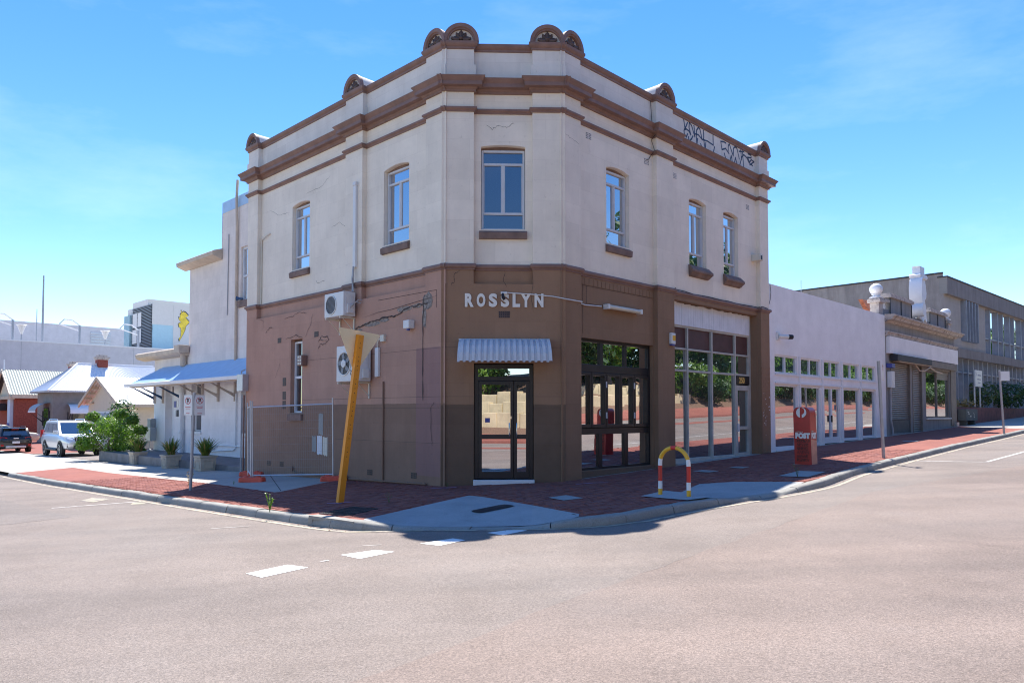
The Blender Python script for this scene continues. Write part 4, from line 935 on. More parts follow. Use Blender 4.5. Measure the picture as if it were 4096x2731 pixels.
# split-system outdoor units
def ac_unit(name, F, a0, a1, o0, o1, z0, z1, label, fan=True, graff=False):
    t = thing(name, F((a0+a1)/2, o0, z0), label, 'air conditioner')
    b = MB(); b.box(F, a0, a1, o0+.06, o1, z0, z1); b.build('casing', 'plastic_white', t, bevel=.02)
    h = z1-z0; w = a1-a0; fc = a0+w*.64; r = min(h*.40, w*.30)
    g = MB(); n = 24
    g.rings([[F(fc+rr*math.cos(2*math.pi*k/n), o, (z0+z1)/2+rr*math.sin(2*math.pi*k/n)) for k in range(n)] for rr, o in ((r,o1+.003),(r,o1+.02),(r*.93,o1+.02),(r*.9,o1+.004))], True, False); 
    g.build('fan_ring', 'plastic_white', t)
    g = MB(); g.face([F(fc+r*.9*math.cos(2*math.pi*k/n), o1+.004, (z0+z1)/2+r*.9*math.sin(2*math.pi*k/n)) for k in range(n)]); g.build('fan_opening', 'ac_dark', t)
    g = MB()
    if fan:
        for k in range(9):
            x = fc-r*.85+r*1.7*k/8; hh = math.sqrt(max(0.02,(r*.88)**2-(x-fc)**2)); g.box(F, x-.006, x+.006, o1+.012, o1+.02, (z0+z1)/2-hh, (z0+z1)/2+hh)
        for k in range(15):
            z = (z0+z1)/2-r*.85+r*1.7*k/14; hh = math.sqrt(max(0.02,(r*.88)**2-(z-(z0+z1)/2)**2)); g.box(F, fc-hh, fc+hh, o1+.014, o1+.018, z-.004, z+.004)
    else:
        for k in range(5):
            an = 2*math.pi*k/5; p = [(0.1,.0),(.5,.28),(.85,.22),(.85,-.1),(.4,-.1)]
            g.face([F(fc+r*(u*math.cos(an)-v*math.sin(an)), o1+.01, (z0+z1)/2+r*(u*math.sin(an)+v*math.cos(an))) for u, v in p])
        g.lathe((0,0,0), [(0,0)], 3) if False else None
    g.build('fan_grille', 'ac_grey', t)
    if not fan:
        g = MB(); g.rings([[F(fc+rr*math.cos(2*math.pi*k/n), o, (z0+z1)/2+rr*math.sin(2*math.pi*k/n)) for k in range(n)] for rr, o in ((r*.34,o1+.012),(r*.32,o1+.035),(.01,o1+.04))], True, False); g.build('fan_hub', 'plastic_white', t, smooth=True)
    g = MB(); g.box(F, a0-.012, a0-.001, o0+.14, o1-.05, z0+.05, z1-.08); g.box(F, a0-.05, a0-.012, o0+.14, o1-.10, z0+.07, z0+.30); g.build('valve_cover', 'plastic_white', t, bevel=.008)
    for x in (a0+.10, a1-.14):
        g = MB(); g.box(F, x, x+.04, o0, o1+.03, z0-.055, z0-.012); g.box(F, x, x+.04, o0+.005, o0+.04, z0-.42, z0-.055)
        g.hexa([F(x+.01,o1-.08,z0-.075),F(x+.03,o1-.08,z0-.075),F(x+.03,o1-.05,z0-.055),F(x+.01,o1-.05,z0-.055),F(x+.01,o0+.03,z0-.38),F(x+.03,o0+.03,z0-.38),F(x+.03,o0+.04,z0-.35),F(x+.01,o0+.04,z0-.35)]); g.build('bracket', 'plastic_cream', t)
    return t
a1u = ac_unit('air_conditioner', FL, 3.42, 4.32, PO, PO+.42, 4.10, 4.72, 'upper white air conditioner with barred fan grille under the cream storey')
g = MB(); g.tube([FL(3.36,PO+.25,4.3),FL(3.25,PO+.2,4.45),FL(3.2,PO+.04,4.42)], .014, 5); g.tube([FL(3.36,PO+.2,4.35),FL(3.2,PO+.12,4.5),FL(3.18,PO+.03,4.5)], .012, 5); g.tube([FL(3.5,PO+.1,4.75),FL(3.52,PO+.08,5.0),FL(3.48,PO+.1,5.2),FL(3.52,PO+.06,5.4)], .025, 6); g.tube([FL(3.45,PO+.1,4.75),FL(3.5,PO+.12,5.05),FL(3.54,PO+.06,5.4)], .018, 6); g.build('hose', 'galv_dull', a1u, smooth=True)
dk = MB(); dk.box(FL, 3.44, 3.56, PO, PO+.07, 5.38, 7.50); dk.box(FL, 3.43, 3.57, PO, PO+.08, 7.50, 7.60); ob = dk.build('pipe_duct', 'plastic_white', None, bevel=.01); tag(ob, 'tall white pipe duct on the cream wall above the upper air conditioner', 'duct'); move(ob, FL(3.5,PO,5.38))
a2u = ac_unit('air_conditioner', FL, 2.72, 3.72, PO, PO+.42, 2.42, 3.32, 'lower white air conditioner with scrawled black tag behind the orange post', fan=False)
mb = MB()
for st in ([(.22,.25),(.19,.28),(.17,.25),(.21,.2),(.19,.16),(.16,.18)], [(.15,.26),(.145,.17)], [(.15,.26),(.11,.26)], [(.15,.215),(.12,.215)], [(.147,.17),(.11,.17)], [(.09,.17),(.09,.26),(.06,.25),(.065,.215),(.09,.21),(.055,.17)], [(.035,.25),(.005,.25)], [(.035,.21),(.01,.21)], [(.035,.25),(.035,.17),(.0,.17)]):
    mb.strip(FL, [(2.80+x*1.35, 2.42+z*1.0) for x, z in st], .014, PO+.424)
tag(mb.build('graffiti', 'ink', a2u, merge=False), kind='stuff')
g = MB(); g.box(FL, 2.78, 2.92, PO+.421, PO+.425, 2.72, 3.22); g.build('label', 'ac_grey', a2u)
g = MB(); g.box(FL, 2.40, 2.54, PO, PO+.08, 2.52, 3.24); g.build('pipe_duct', 'plastic_white', a2u, bevel=.02)
g = MB(); g.tube([FL(2.47,PO+.04,3.22),FL(2.46,PO+.05,3.36),FL(2.40,PO+.05,3.44),FL(2.30,PO+.05,3.46)], .018, 6); g.box(FL, 2.18, 2.33, PO, PO+.07, 3.38, 3.54); g.build('isolator', 'plastic_cream', a2u)
def sbox(name, F, a, o, z, w, d, h, mat, label, cat, extra=None):
    t = thing(name, F(a,o,z), label, cat); b = MB(); b.box(F, a-w/2, a+w/2, o, o+d, z-h/2, z+h/2); b.build('case', mat, t, bevel=min(w,h)*.12)
    if extra: extra(t)
    return t
def lens(F, a, o, z, r, mat):
    def f(t): g = MB(); g.tube([F(a,o,z), F(a,o+.01,z-.05)], [r, r*.8], 10); g.build('lens', mat, t, smooth=True)
    return f
sbox('floodlight', FL, 1.15, PO, 3.70, .22, .18, .20, 'plastic_white', 'small white box lamp with blue lens under the wall crack', 'light', lens(FL, 1.15, PO+.1, 3.61, .05, 'sign_blue'))
t = sbox('vent_box', FL, 6.0, PO, 3.10, .26, .18, .30, 'trim_brown', 'brown louvred vent box beside the narrow lower window', 'vent')
for i in range(2):
    for j in range(3): g = MB(); g.box(FL, 5.90+i*.11, 5.985+i*.11, PO+.18, PO+.185, 2.98+j*.09, 3.045+j*.09); g.build('louvre', 'plastic_cream', t)
t = thing('meter_box', FL(9.55,PO,2.6), 'grey-white electrical box on the left end of the brown wall', 'box')
g = MB(); g.box(FL, 9.42, 9.82, PO, PO+.20, 2.32, 2.85); g.build('case', 'galv', t, bevel=.01); g = MB(); g.tube([FL(9.7,PO+.1,2.85),FL(9.7,PO+.1,2.95),FL(9.62,PO+.02,3.0)], .02, 6); g.tube([FL(9.72,PO+.08,2.32),FL(9.72,PO+.08,-.3)], .022, 6); g.build('conduit', 'galv_dull', t)
t = sbox('alarm_box', FR, 4.42, PO, 3.62, .20, .09, .30, 'plastic_white', 'white alarm box with yellow label on the brown pilaster', 'alarm')
g = MB(); g.box(FR, 4.36, 4.5, PO+.09, PO+.094, 3.56, 3.70); g.build('label', 'hi_yellow', t); g = MB(); g.box(FR, 4.34, 4.5, PO+.01, PO+.08, 3.43, 3.47); g.build('strobe', 'sign_blue', t)
t = sbox('camera_box', FR, 9.42, 0, 6.55, .22, .30, .22, 'plastic_cream', 'cream box camera beside the far upper window', 'camera'); g = MB(); g.box(FR, 9.36, 9.46, .30, .304, 6.47, 6.60); g.build('lens', 'ink', t)
t = thing('flood_lamp', FC(1.36,PO,4.3), 'small lamp and cable end drooping over the S of the letters', 'lamp'); g = MB(); g.box(FC, 1.28, 1.42, PO+.02, PO+.09, 4.29, 4.34); g.build('bracket', 'plastic_white', t, bevel=.01); g = MB(); g.tube([FC(1.32,PO+.09,4.30),FC(1.33,PO+.12,4.22),FC(1.36,PO+.1,4.16)], [.025,.04,.03], 8); g.build('head', 'ink', t, smooth=True)
t = thing('tube_light', FR(2.35,.06,4.22), 'cream fluorescent tube light mounted above the black shop window', 'light'); g = MB(); g.tube([FR(1.68,.12,4.20),FR(3.0,.12,4.20)], .055, 10); g.build('diffuser', 'plastic_cream', t, smooth=True); g = MB(); g.box(FR, 1.62, 1.70, .02, .18, 4.14, 4.26); g.box(FR, 2.98, 3.06, .02, .18, 4.14, 4.26); g.box(FR, 1.7, 2.98, .0, .07, 4.22, 4.26); g.build('end_cap', 'plastic_white', t, bevel=.008)

# ------------------------------------------------------------------ street furniture
# give way sign seen from the back, leaning
gb = Vector((-3.24,13.97,gz(-3.24)-.02)); gt_ = Vector((-2.885,14.0,3.11))
t = thing('give_way_sign', gb, 'leaning triangular road sign seen from behind on an orange post', 'sign')
ax = (gt_-gb); ux = Vector((dR.x, dR.y, 0)); ux = (ux - ax.normalized()*ux.dot(ax.normalized())).normalized(); uy = ax.normalized().cross(ux); ay = ax.normalized()
def PP(u, v, w): return gb + ay*u + ux*v + uy*w
L_ = ax.length; m = MB(); hw, hd = .062, .045
m.hexa([PP(0,-hw,-hd),PP(0,hw,-hd),PP(0,hw,hd),PP(0,-hw,hd),PP(L_,-hw,-hd),PP(L_,hw,-hd),PP(L_,hw,hd),PP(L_,-hw,hd)]); m.build('post', 'orange_post', t, bevel=.006)
side = -1 if PP(0,0,.05).y < PP(0,0,-.05).y else 1     # which side of the post faces the camera
fs = 1 if PP(0,0,.05).y < PP(0,0,-.05).y else -1
m = MB()
for i in range(26):
    u = .9+i*.086
    if i % 5 == 3: continue
    m.rings([[PP(u+.009*math.cos(k*math.pi/3), .0+.009*math.sin(k*math.pi/3), fs*(hd+e)) for k in range(6)] for e in (.0005,.002)], True, True)
m.build('bolt_hole', 'ink', t)
m = MB(); cz_ = L_-.0; pw = .49; po = -fs*(hd+.008)
tri = []
for (cu, cv), (d1, d2) in (((L_+.08,-pw),(0,0)),((L_+.08,pw),(0,0)),((L_-.76,0),(0,0))):
    tri.append((cu,cv))
c0 = ((tri[0][0]+tri[1][0]+tri[2][0])/3, 0); poly = []
for i in range(3):
    p = Vector(tri[i]); a = Vector(tri[i-1]); b = Vector(tri[(i+1)%3]); r = .075
    e1 = (a-p).normalized(); e2 = (b-p).normalized()
    for k in range(7): u = k/6; q = p + e1*r*(1-u)**2 + e2*r*u**2 ; poly.append(q)
rot = .03
def SP(q, w): return PP(q.x, q.y+.02, po+w)
m.rings([[SP(q, 0) for q in poly], [SP(q, -fs*.004) for q in poly]], True, True); m.build('sign_plate', 'sign_back', t)
m = MB(); m.rings([[SP(q, -fs*.006) for q in poly], [SP((q-Vector(c0))*.86+Vector(c0), -fs*.006) for q in poly]], True, False); m.build('red_border', 'sign_red', t)
# parking sign pole on the left
def pole(name, base, top, r, label, plates, mat='galv'):
    t = thing(name, base, label, 'sign'); g = MB(); g.tube([base, top], r, 10); g.build('pole', mat, t, smooth=True)
    for F, a0, a1, o, z0, z1, fn in plates:
        g = MB(); g.box(F, a0, a1, o, o+.006, z0, z1); p = g.build('sign_plate', 'sign_white', t)
        if fn: fn(t, F, a0, a1, o, z0, z1)
    return t
def nopark(t, F, a0, a1, o, z0, z1):
    c, w, n = (a0+a1)/2, (a1-a0), 20; zc = z1-w*.55
    for oo in (o-.003, o+.009):
        g = MB(); g.rings([[F(c+w*r*math.cos(2*math.pi*k/n), oo, zc+w*r*math.sin(2*math.pi*k/n)) for k in range(n)] for r in (.34,.29)], True, False); g.strip(F, [(c-w*.22,zc+w*.22),(c+w*.22,zc-w*.22)], w*.05, oo); g.strip(F, [(a0+w*.2,z1-w*1.15),(a1-w*.2,z1-w*1.15)], w*.05, oo); g.strip(F, [(a0+w*.25,z1-w*1.3),(a1-w*.25,z1-w*1.3)], w*.04, oo); g.strip(F, [(a0+w*.3,z0+w*.18),(a1-w*.3,z0+w*.18)], w*.05, oo); g.build('print', 'sign_red', t, merge=False)
        g = MB(); g.strip(F, [(c-w*.08,zc-w*.2),(c-w*.08,zc+w*.2),(c+w*.1,zc+w*.15),(c+w*.08,zc+.0),(c-w*.05,zc)], w*.07, oo+(-.001 if oo < o else .001)); g.build('print', 'ink', t, merge=False)
lb = Vector((-7.66,17.69,gz(-7.66)-.02)); FPa = Frame((-7.62,17.64), Vector((.93,-.36)).normalized(), Vector((-.36,-.93)).normalized()); FPb = Frame((-7.55,17.60), Vector((.75,.66)).normalized(), Vector((.66,-.75)).normalized())
pole('parking_sign', lb, (-7.55,17.57,2.12), .034, 'grey pole with two white no parking plates by the left kerb', [(FPa,-.22,.03,.04,1.58,2.06,nopark),(FPb,-.02,.22,.04,1.58,2.06,nopark)], 'galv_dull')
rb = Vector((10.0,19.95,gz(10)-.02)); FPc = Frame((9.88,19.82), Vector((.70,.71)), Vector((.71,-.70)))
pole('parking_sign', rb, (9.82,19.78,3.03), .042, 'leaning grey pole with narrow edge-on plate before the white shop', [(FPc.off(0,0),.04,.16,.03,2.5,2.95,nopark)], 'galv_dull')
fb = Vector((20.2,30.4,gz(20.2)-.02)); FPd = Frame((19.95,30.22), Vector((.95,-.3)).normalized(), Vector((-.3,-.95)).normalized())
pole('parking_sign', fb, (19.93,30.2,3.38), .042, 'far grey pole with small white plate at the right kerb', [(FPd,.02,.34,.05,2.95,3.34,None)], 'galv_dull')
# striped hoop barrier
hp0, hp1 = Vector((2.66,13.32,gz(2.66))), Vector((3.06,12.86,gz(3.06))); hm = (hp0+hp1)/2; hx = (hp1-hp0); hx.z = 0; W_ = hx.length/2; hx.normalize(); hh = .86
t = thing('hoop_barrier', hm, 'yellow, red and white striped steel hoop barrier near the kerb', 'barrier')
def hpt(u):  # u 0..1 along the hoop
    leg = hh - W_*.92; tot = 2*leg + math.pi*W_; s_ = u*tot
    if s_ < leg: return hp0 + Vector((0,0,s_))
    if s_ > tot-leg: return hp1 + Vector((0,0,tot-s_))
    an = (s_-leg)/W_; return (hp0+hp1)/2 + Vector((0,0,leg)) + hx*(-math.cos(an))*W_ + Vector((0,0,math.sin(an)*W_*.92))
bands = [(0,.06,'hi_yellow'),(.06,.125,'hi_white'),(.125,.255,'hi_red'),(.255,.315,'hi_white'),(.315,.475,'hi_yellow'),(.475,.525,'hi_red'),(.525,.685,'hi_yellow'),(.685,.745,'hi_white'),(.745,.875,'hi_red'),(.875,.94,'hi_white'),(.94,1,'hi_yellow')]
for u0, u1, mt in bands:
    g = MB(); k = max(2, int((u1-u0)*60)); g.tube([hpt(u0+(u1-u0)*i/k) for i in range(k+1)], .037, 14, cap=False); g.build('band', mt, t, smooth=True)
# red post box
pb = Vector((7.34,18.70,gz(7.34)-.005)); fx = Vector((nR.x,nR.y,0)); fy = Vector((dR.x,dR.y,0))
PBF = Frame(pb.xy, fx.xy, -fy.xy)
t = thing('post_box', pb, 'red curved-top post box with white POST lettering and scrawled graffiti', 'post box')
wb, dbk, ht, z0 = .215, .42, 1.47, pb.z
def section(o, sc=1.0):
    pts = [(-wb*sc,z0)]; 
    for k in range(13):
        an = math.pi - math.pi*k/12; c, s_ = math.cos(an), math.sin(an); pts.append((wb*sc*(abs(c)**.55)*(1 if c > 0 else -1), z0+ht-.20*1.0+.20*(s_**.75)))
    pts.append((wb*sc,z0)); return [PBF(a + (z-z0)*-.022, o, z) for a, z in pts]
m = MB(); m.rings([section(.0), section(-.36), section(-dbk,.9)], True, False); m.face(section(.0)); m.face(section(-dbk,.9)); m.build('cabinet', 'post_red', t, bevel=.012)
# right side panel, bleached lower half
def side(z): return PBF(wb + (z-z0)*-.022 + .003, 0, z)
m = MB()
def sq(o, z): return PBF(wb+(z-z0)*-.022+.004, o, z)
m.face([sq(-.01,z0+.03),sq(-.35,z0+.03),sq(-.35,z0+.62),sq(-.01,z0+.66)]); m.build('faded_side', 'post_faded', t)
SF = Frame(PBF(wb-.016,0,0).xy, fy.xy, fx.xy); 
def fxo(z): return -(z-z0)*.022
text_mesh('POST', .165, .002, 'lettering', 'hi_white', t, PBF, -wb+.03, .006, z0+.69, sx=.92, bold=.014)
text_mesh('AUSTRALIA', .045, .002, 'lettering', 'plastic_cream', t, PBF, -wb+.03, .006, z0+.825, sx=.85)
text_mesh('POST', .18, .002, 'lettering', 'hi_white', t, SF, .03, .012, z0+.69, sx=.62, bold=.014)
text_mesh('AUSTRALIA', .045, .002, 'lettering', 'plastic_cream', t, SF, .03, .012, z0+.84, sx=.5)
m = MB(); n = 28; rc, zc, ac = .130, z0+1.33, -.03
ring = lambda r: [(ac+r*math.cos(2*math.pi*k/n), zc+r*math.sin(2*math.pi*k/n)) for k in range(n)]
lft = [(a, z) for a, z in ring(rc) if a < ac-.03]
pts = sorted(lft, key=lambda p: p[1]); pts = [(ac-.035, zc+math.sqrt(rc**2-.035**2))] + sorted(lft, key=lambda p: -p[1]) + [(ac-.035, zc-math.sqrt(rc**2-.035**2))]
m.face([PBF(a,.005,z) for a, z in pts])
out = [(ac+rc*math.cos(R(an)), zc+rc*math.sin(R(an))) for an in range(86,-90,-8)]; inn = [(ac+.005+.075*math.cos(R(an)), zc+.035+.085*math.sin(R(an))) for an in range(-75,87,9)]
q = [(ac+.015, zc-math.sqrt(rc**2-.015**2))]
m2 = out + q + [(ac+.015, zc-.052)] + inn
m.face([PBF(a,.005,z) for a, z in m2]); m.build('emblem', 'hi_white', t, merge=False)
m = MB(); random.seed(3)
for r_ in range(6):
    z = z0+.58-r_*.095; a = -.14
    while a < .15:
        w = random.uniform(.03,.055); k = random.choice([[(0,0),(0,1),(1,0),(1,1)],[(0,1),(.5,0),(1,1)],[(1,1),(0,1),(0,.5),(1,.5),(1,0),(0,0)],[(0,0),(.5,1),(1,0)],[(0,0),(0,1),(1,.8),(0,.5),(1,0)]])
        m.strip(PBF, [(a+x*w+fxo(z)*.5, z+y*.07) for x, y in k], .011, .006); a += w+.018
m.build('graffiti', 'ink', t, merge=False)
m = MB(); m.box(PBF, -wb-.03, wb+.03, -dbk-.02, .03, z0-.02, z0+.02); m.build('base', 'lid_concrete', t)
# temporary fence: two panels and three moulded feet
def fence(p0, p1, h, label, lean=0, wires=True):
    p0, p1 = Vector(p0), Vector(p1); t = thing('mesh_barrier', p0, label, 'fence', 'temporary fence panels'); d = (p1-p0); d.z = 0; ln = d.length; d.normalize(); nn = Vector((-d.y,d.x,0))
    def q(u, z): return p0.lerp(p1, u/ln) + Vector((0,0,z)) + nn*(z*lean)
    for u in (0, ln): g = MB(); g.tube([q(u,.0), q(u,h+.16)], .021, 8); g.build('post', 'galv', t, smooth=True)
    for z in (.17, h): g = MB(); g.tube([q(0,z), q(ln,z)], .019, 8); g.build('rail', 'galv', t, smooth=True)
    g = MB(); k = int(ln/.06)
    for i in range(1, k): g.tube([q(ln*i/k,.17), q(ln*i/k,h)], .0013, 4, cap=False)
    for i in range(1, 9): g.tube([q(0,.17+(h-.17)*i/9), q(ln,.17+(h-.17)*i/9)], .0013, 4, cap=False)
    tag(g.build('wire_mesh', 'galv_dull', t, merge=False), kind='stuff'); return t
f1, f2, f0 = Vector((-6.90,19.76,gz(-6.9))), Vector((-4.60,19.10,gz(-4.6))), Vector((-7.68,21.87,gz(-7.68)))
fence(f1, f2, 1.98, 'galvanised mesh fence panel standing across the left brown wall', -.03)
fence(f1+Vector((-.06,.05,0)), f0+Vector((-.06,-.1,0)), 2.0, 'mesh fence panel seen edge-on beside the left end of the wall', .02)
def foot(p, dvec, label):
    p = Vector(p); d = Vector((dvec[0],dvec[1])).normalized(); F = Frame(p.xy, d, Vector((d.y,-d.x))); t = thing('ballast_block', p, label, 'ballast block', 'moulded barrier feet')
    g = MB(); z = p.z; n = 28; prof = []
    def outline(sc, dz): 
        pts = []
        for k in range(n):
            an = 2*math.pi*k/n; x = .34*abs(math.cos(an))**.35*(1 if math.cos(an) > 0 else -1); y = .15*abs(math.sin(an))**.35*(1 if math.sin(an) > 0 else -1)
            wv = 1-.22*math.cos(3*math.pi*x/.68)**2*(abs(y)/.15); pts.append(F(x*sc, y*sc*wv, z+dz))
        return pts
    g.rings([outline(1,.0),outline(1,.05),outline(.98,.10),outline(.90,.13)], True, True); g.build('block', 'foot_orange', t, smooth=True)
    for sx in (-.17,.17): 
        g = MB(); g.lathe(F(sx,0,z+.125), [(.07,0),(.06,.03),(.03,.03)], 12); g.build('boss', 'foot_orange', t, smooth=True)
    return t
foot(f1+Vector((0,-.05,0)), (1,-.1), 'orange-red fence foot at the concrete edge, nearest of the three'); foot(f0, (1,0), 'orange-red fence foot against the left end of the brown wall'); foot(f2+Vector((.02,0,0)), (1,.1), 'orange-red fence foot behind the orange sign post')
# ------------------------------------------------------------------ neighbours along the right street
FW = Frame(E - nR*.1, dR, nR)
def gR(t, o=0): return gzc(FW(t, o, 0).x)
N = thing('white_shop', FW(16,0,gR(16)), 'single-storey white rendered shop with tall glazed front beside the corner building', 'shop')
bays = [(10.80,12.55),(12.85,14.52),(14.85,16.35),(16.71,18.37),(18.69,20.26)]
holes = [(a,b,2.95,3.58) for a, b in bays] + [(a,b,.40,2.60) for a, b in bays]
mb = MB(); wall(mb, FW, 10.30, 21.5, -.2, 5.88, 0, holes, .14); mb.face([FW(21.5,0,0),FW(21.5,-9,0),FW(21.5,-9,5.88),FW(21.5,0,5.88)]); mb.face([FW(10.3,0,5.88),FW(21.5,0,5.88),FW(21.5,-.3,5.88),FW(10.3,-.3,5.88)]); mb.face([FW(10.3,-.3,5.2),FW(21.5,-.3,5.2),FW(21.5,-9,5.2),FW(10.3,-9,5.2)]); mb.face([FW(10.3,-.3,5.88),FW(21.5,-.3,5.88),FW(21.5,-.3,5.2),FW(10.3,-.3,5.2)]); mb.face([FW(10.3,-9,0),FW(21.5,-9,0),FW(21.5,-9,5.8),FW(10.3,-9,5.8)])
mb.build('wall', 'white_render', N)
for a, b in bays:
    f = MB(); m_ = (a+b)/2
    for x0, x1, y0, y1 in ((a,a+.05,2.95,3.58),(b-.05,b,2.95,3.58),(a+.05,b-.05,3.52,3.58),(a+.05,b-.05,2.95,3.01),(m_-.035,m_+.035,3.01,3.52)): f.box(FW, x0, x1, -.12, -.04, y0, y1)
    w = f.build('transom_window', 'white_paint', N, bevel=.006)
    for x0, x1 in ((a+.05,m_-.035),(m_+.035,b-.05)): g = MB(); t_ = random.uniform(-.006,.006); g.face([FW(x0,-.08+t_,3.01),FW(x1,-.08-t_,3.01),FW(x1,-.08-t_,3.52),FW(x0,-.08+t_,3.52)]); g.build('pane', 'glass_teal', w)
    f = MB(); door = abs(a-14.85) < .01; zb = max(gR(a)+.05, .42)
    for x0, x1, y0, y1 in ((a,a+.06,zb,2.6),(b-.06,b,zb,2.6),(a+.06,b-.06,2.53,2.6),(a+.06,b-.06,zb,zb+(.22 if door else .10))): f.box(FW, x0, x1, -.12, -.04, y0, y1)
    if door: f.box(FW, m_-.06, m_+.06, -.12, -.03, zb+.22, 2.53)
    w = f.build('door' if door else 'shop_window', 'white_paint', N, bevel=.006)
    for x0, x1 in (((a+.06,m_-.06),(m_+.06,b-.06)) if door else ((a+.06,b-.06),)):
        g = MB(); t_ = random.uniform(-.008,.008); g.face([FW(x0,-.08+t_,zb+.1),FW(x1,-.08-t_,zb+.1),FW(x1,-.08-t_*.5,2.53),FW(x0,-.08+t_*.5,2.53)]); g.build('pane', 'glass_shop', w)
        if not door: g = MB(); g.face([FW(x0,-.077+t_,1.45),FW(x1,-.077-t_,1.45),FW(x1,-.077-t_*.6,2.12),FW(x0,-.077+t_*.6,2.12)]); g.build('frosted_film', 'glass_teal', w)
    if door: g = MB(); g.box(FW, m_-.08, m_-.05, -.03, .02, 1.3, 1.55); g.build('handle', 'ink', w); g = MB(); g.box(FW, b-.2, b-.1, -.03, 0, 1.75, 1.95); g.build('lock', 'plastic_white', w)
mb = MB()
for a, b in zip([x[1] for x in bays[:-1]], [x[0] for x in bays[1:]]): mb.box(FW, a+.10, b-.10, .002, .03, gR(a), 3.6)
mb.box(FW, 10.8, 20.3, .002, .035, 2.62, 2.68); mb.box(FW, 10.8, 20.3, .002, .035, 2.90, 2.96); mb.box(FW, 10.8, 20.3, .002, .06, gR(15)-.4, .42); mb.build('shopfront_trim', 'white_paint', N)
mb = MB(); mb.box(FW, 10.26, 10.42, .003, .012, gR(10), 5.86); mb.build('corner_strip', 'white_render', N)
cam_ = thing('security_camera', FW(11.1,0,4.15), 'white bullet camera with black lens on the white shop wall', 'camera'); g = MB(); g.box(FW, 10.92, 11.08, 0, .06, 4.05, 4.32); g.build('mount', 'plastic_white', cam_, bevel=.01); g = MB(); g.tube([FW(11.0,.06,4.17),FW(11.25,.28,4.16)], .075, 10); g.build('body', 'plastic_white', cam_, smooth=True); g = MB(); g.tube([FW(11.25,.28,4.16),FW(11.36,.38,4.155)], [.085,.075], 10); g.build('lens_hood', 'ink', cam_, smooth=True)
for t_, h in ((11.9,.55),(15.3,.5)):
    o = MB().tube([FW(t_,-1.0,5.2), FW(t_,-1.0,5.88+h+.35)], .014, 5).build('antenna', 'pole_metal'); tag(o, 'thin metal antenna on the white shop roof, ' + ('nearer the corner building' if t_ < 12 else 'farther from the corner building'), 'antenna', 'roof antennas'); move(o, FW(t_,-1.0,5.2))
mb = MB(); mb.tube([FW(10.5,.02,5.85),FW(10.55,.02,5.6),FW(10.5,.02,5.35),FW(10.36,.02,5.1),FW(10.28,.03,5.0)], .008, 5); mb.build('cable', 'ink', N)
# --- ornate grey shop with shutters
Sp = thing('parapet_shop', FW(27,0,gR(27)), 'grey shop with roller shutters, white sign board and ornamental balustraded parapet', 'shop')
mb = MB(); sh = [(22.1,24.8,.75,3.95),(25.1,26.6,.70,3.95),(27.2,31.35,1.40,3.80)]
wall(mb, FW, 21.5, 32.4, .2, 5.9, 0, sh, .2); mb.face([FW(32.4,0,0),FW(32.4,-9,0),FW(32.4,-9,5.9),FW(32.4,0,5.9)]); mb.face([FW(21.5,-.2,5.95),FW(32.4,-.2,5.95),FW(32.4,-9,5.95),FW(21.5,-9,5.95)]); mb.face([FW(21.5,-9,0),FW(32.4,-9,0),FW(32.4,-9,5.9),FW(21.5,-9,5.9)])
mb.build('wall', 'shop_grey', Sp)
for k, (a, b, z0, z1) in enumerate(sh[:2]):
    f = MB(); f.box(FW, a, a+.09, -.12, .02, z0, z1); f.box(FW, b-.09, b, -.12, .02, z0, z1); zb = 1.34 if k == 0 else z0
    s = f.build('roller_shutter', 'shop_frame', Sp)
    nsl = int((z1-zb)/.085)
    for i in range(nsl):
        z = zb+i*.085; q = MB(); p = [(-.11,z),(-.075,z+.012),(-.065,z+.042),(-.075,z+.072),(-.11,z+.083)]
        q.rings([[FW(a+.09,o,zz) for o, zz in p], [FW(b-.09,o,zz) for o, zz in p]], False, False); q.build('slat', 'shutter', s)
    if k == 0: q = MB(); q.box(FW, a+.0, b, -.10, -.02, z0-.2, 1.33); q.build('lower_panel', 'utility_box', s)
f = MB(); a, b, z0, z1 = sh[2]
for x0, x1, y0, y1 in ((a,a+.09,z0,z1),(b-.1,b,z0,z1),(29.18,29.27,z0,z1),(a+.09,b-.1,z0,z0+.08),(a+.09,b-.1,z1-.1,z1)): f.box(FW, x0, x1, -.15, -.05, y0, y1)
w = f.build('shop_window', 'shop_frame', Sp)
for x0, x1 in ((a+.09,29.18),(29.27,b-.1)): g = MB(); g.face([FW(x0,-.1,z0+.08),FW(x1,-.1,z0+.08),FW(x1,-.1,z1-.1),FW(x0,-.1,z1-.1)]); g.build('pane', 'glass_shop', w)
for i in range(4): q = MB(); q.box(FW, 29.3, b-.12, -.09, -.06+.01*(i%2), 3.35+i*.09, 3.43+i*.09); q.build('slat', 'shutter', w)
q = MB(); q.box(FW, a-.05, b+.05, -.03, .06, z0-.07, z0+.0); q.build('sill', 'alu', w)
mb = MB(); mb.box(FW, 21.62, 32.42, .003, .16, 4.24, 4.98); mb.build('sign_board', 'white_render', Sp)
mb = MB(); mb.box(FW, 22.0, 27.0, .02, .36, 3.92, 4.20); mb.build('shutter_box', 'charcoal', Sp, bevel=.02); mb = MB(); mb.box(FW, 22.3, 27.0, .03, .33, 3.885, 3.918); mb.build('box_lining', 'timber_cream', Sp)
mb = MB(); mb.box(FW, 27.02, 32.0, .02, .20, 3.88, 4.20); mb.build('shutter_box', 'shop_frame', Sp, bevel=.02)
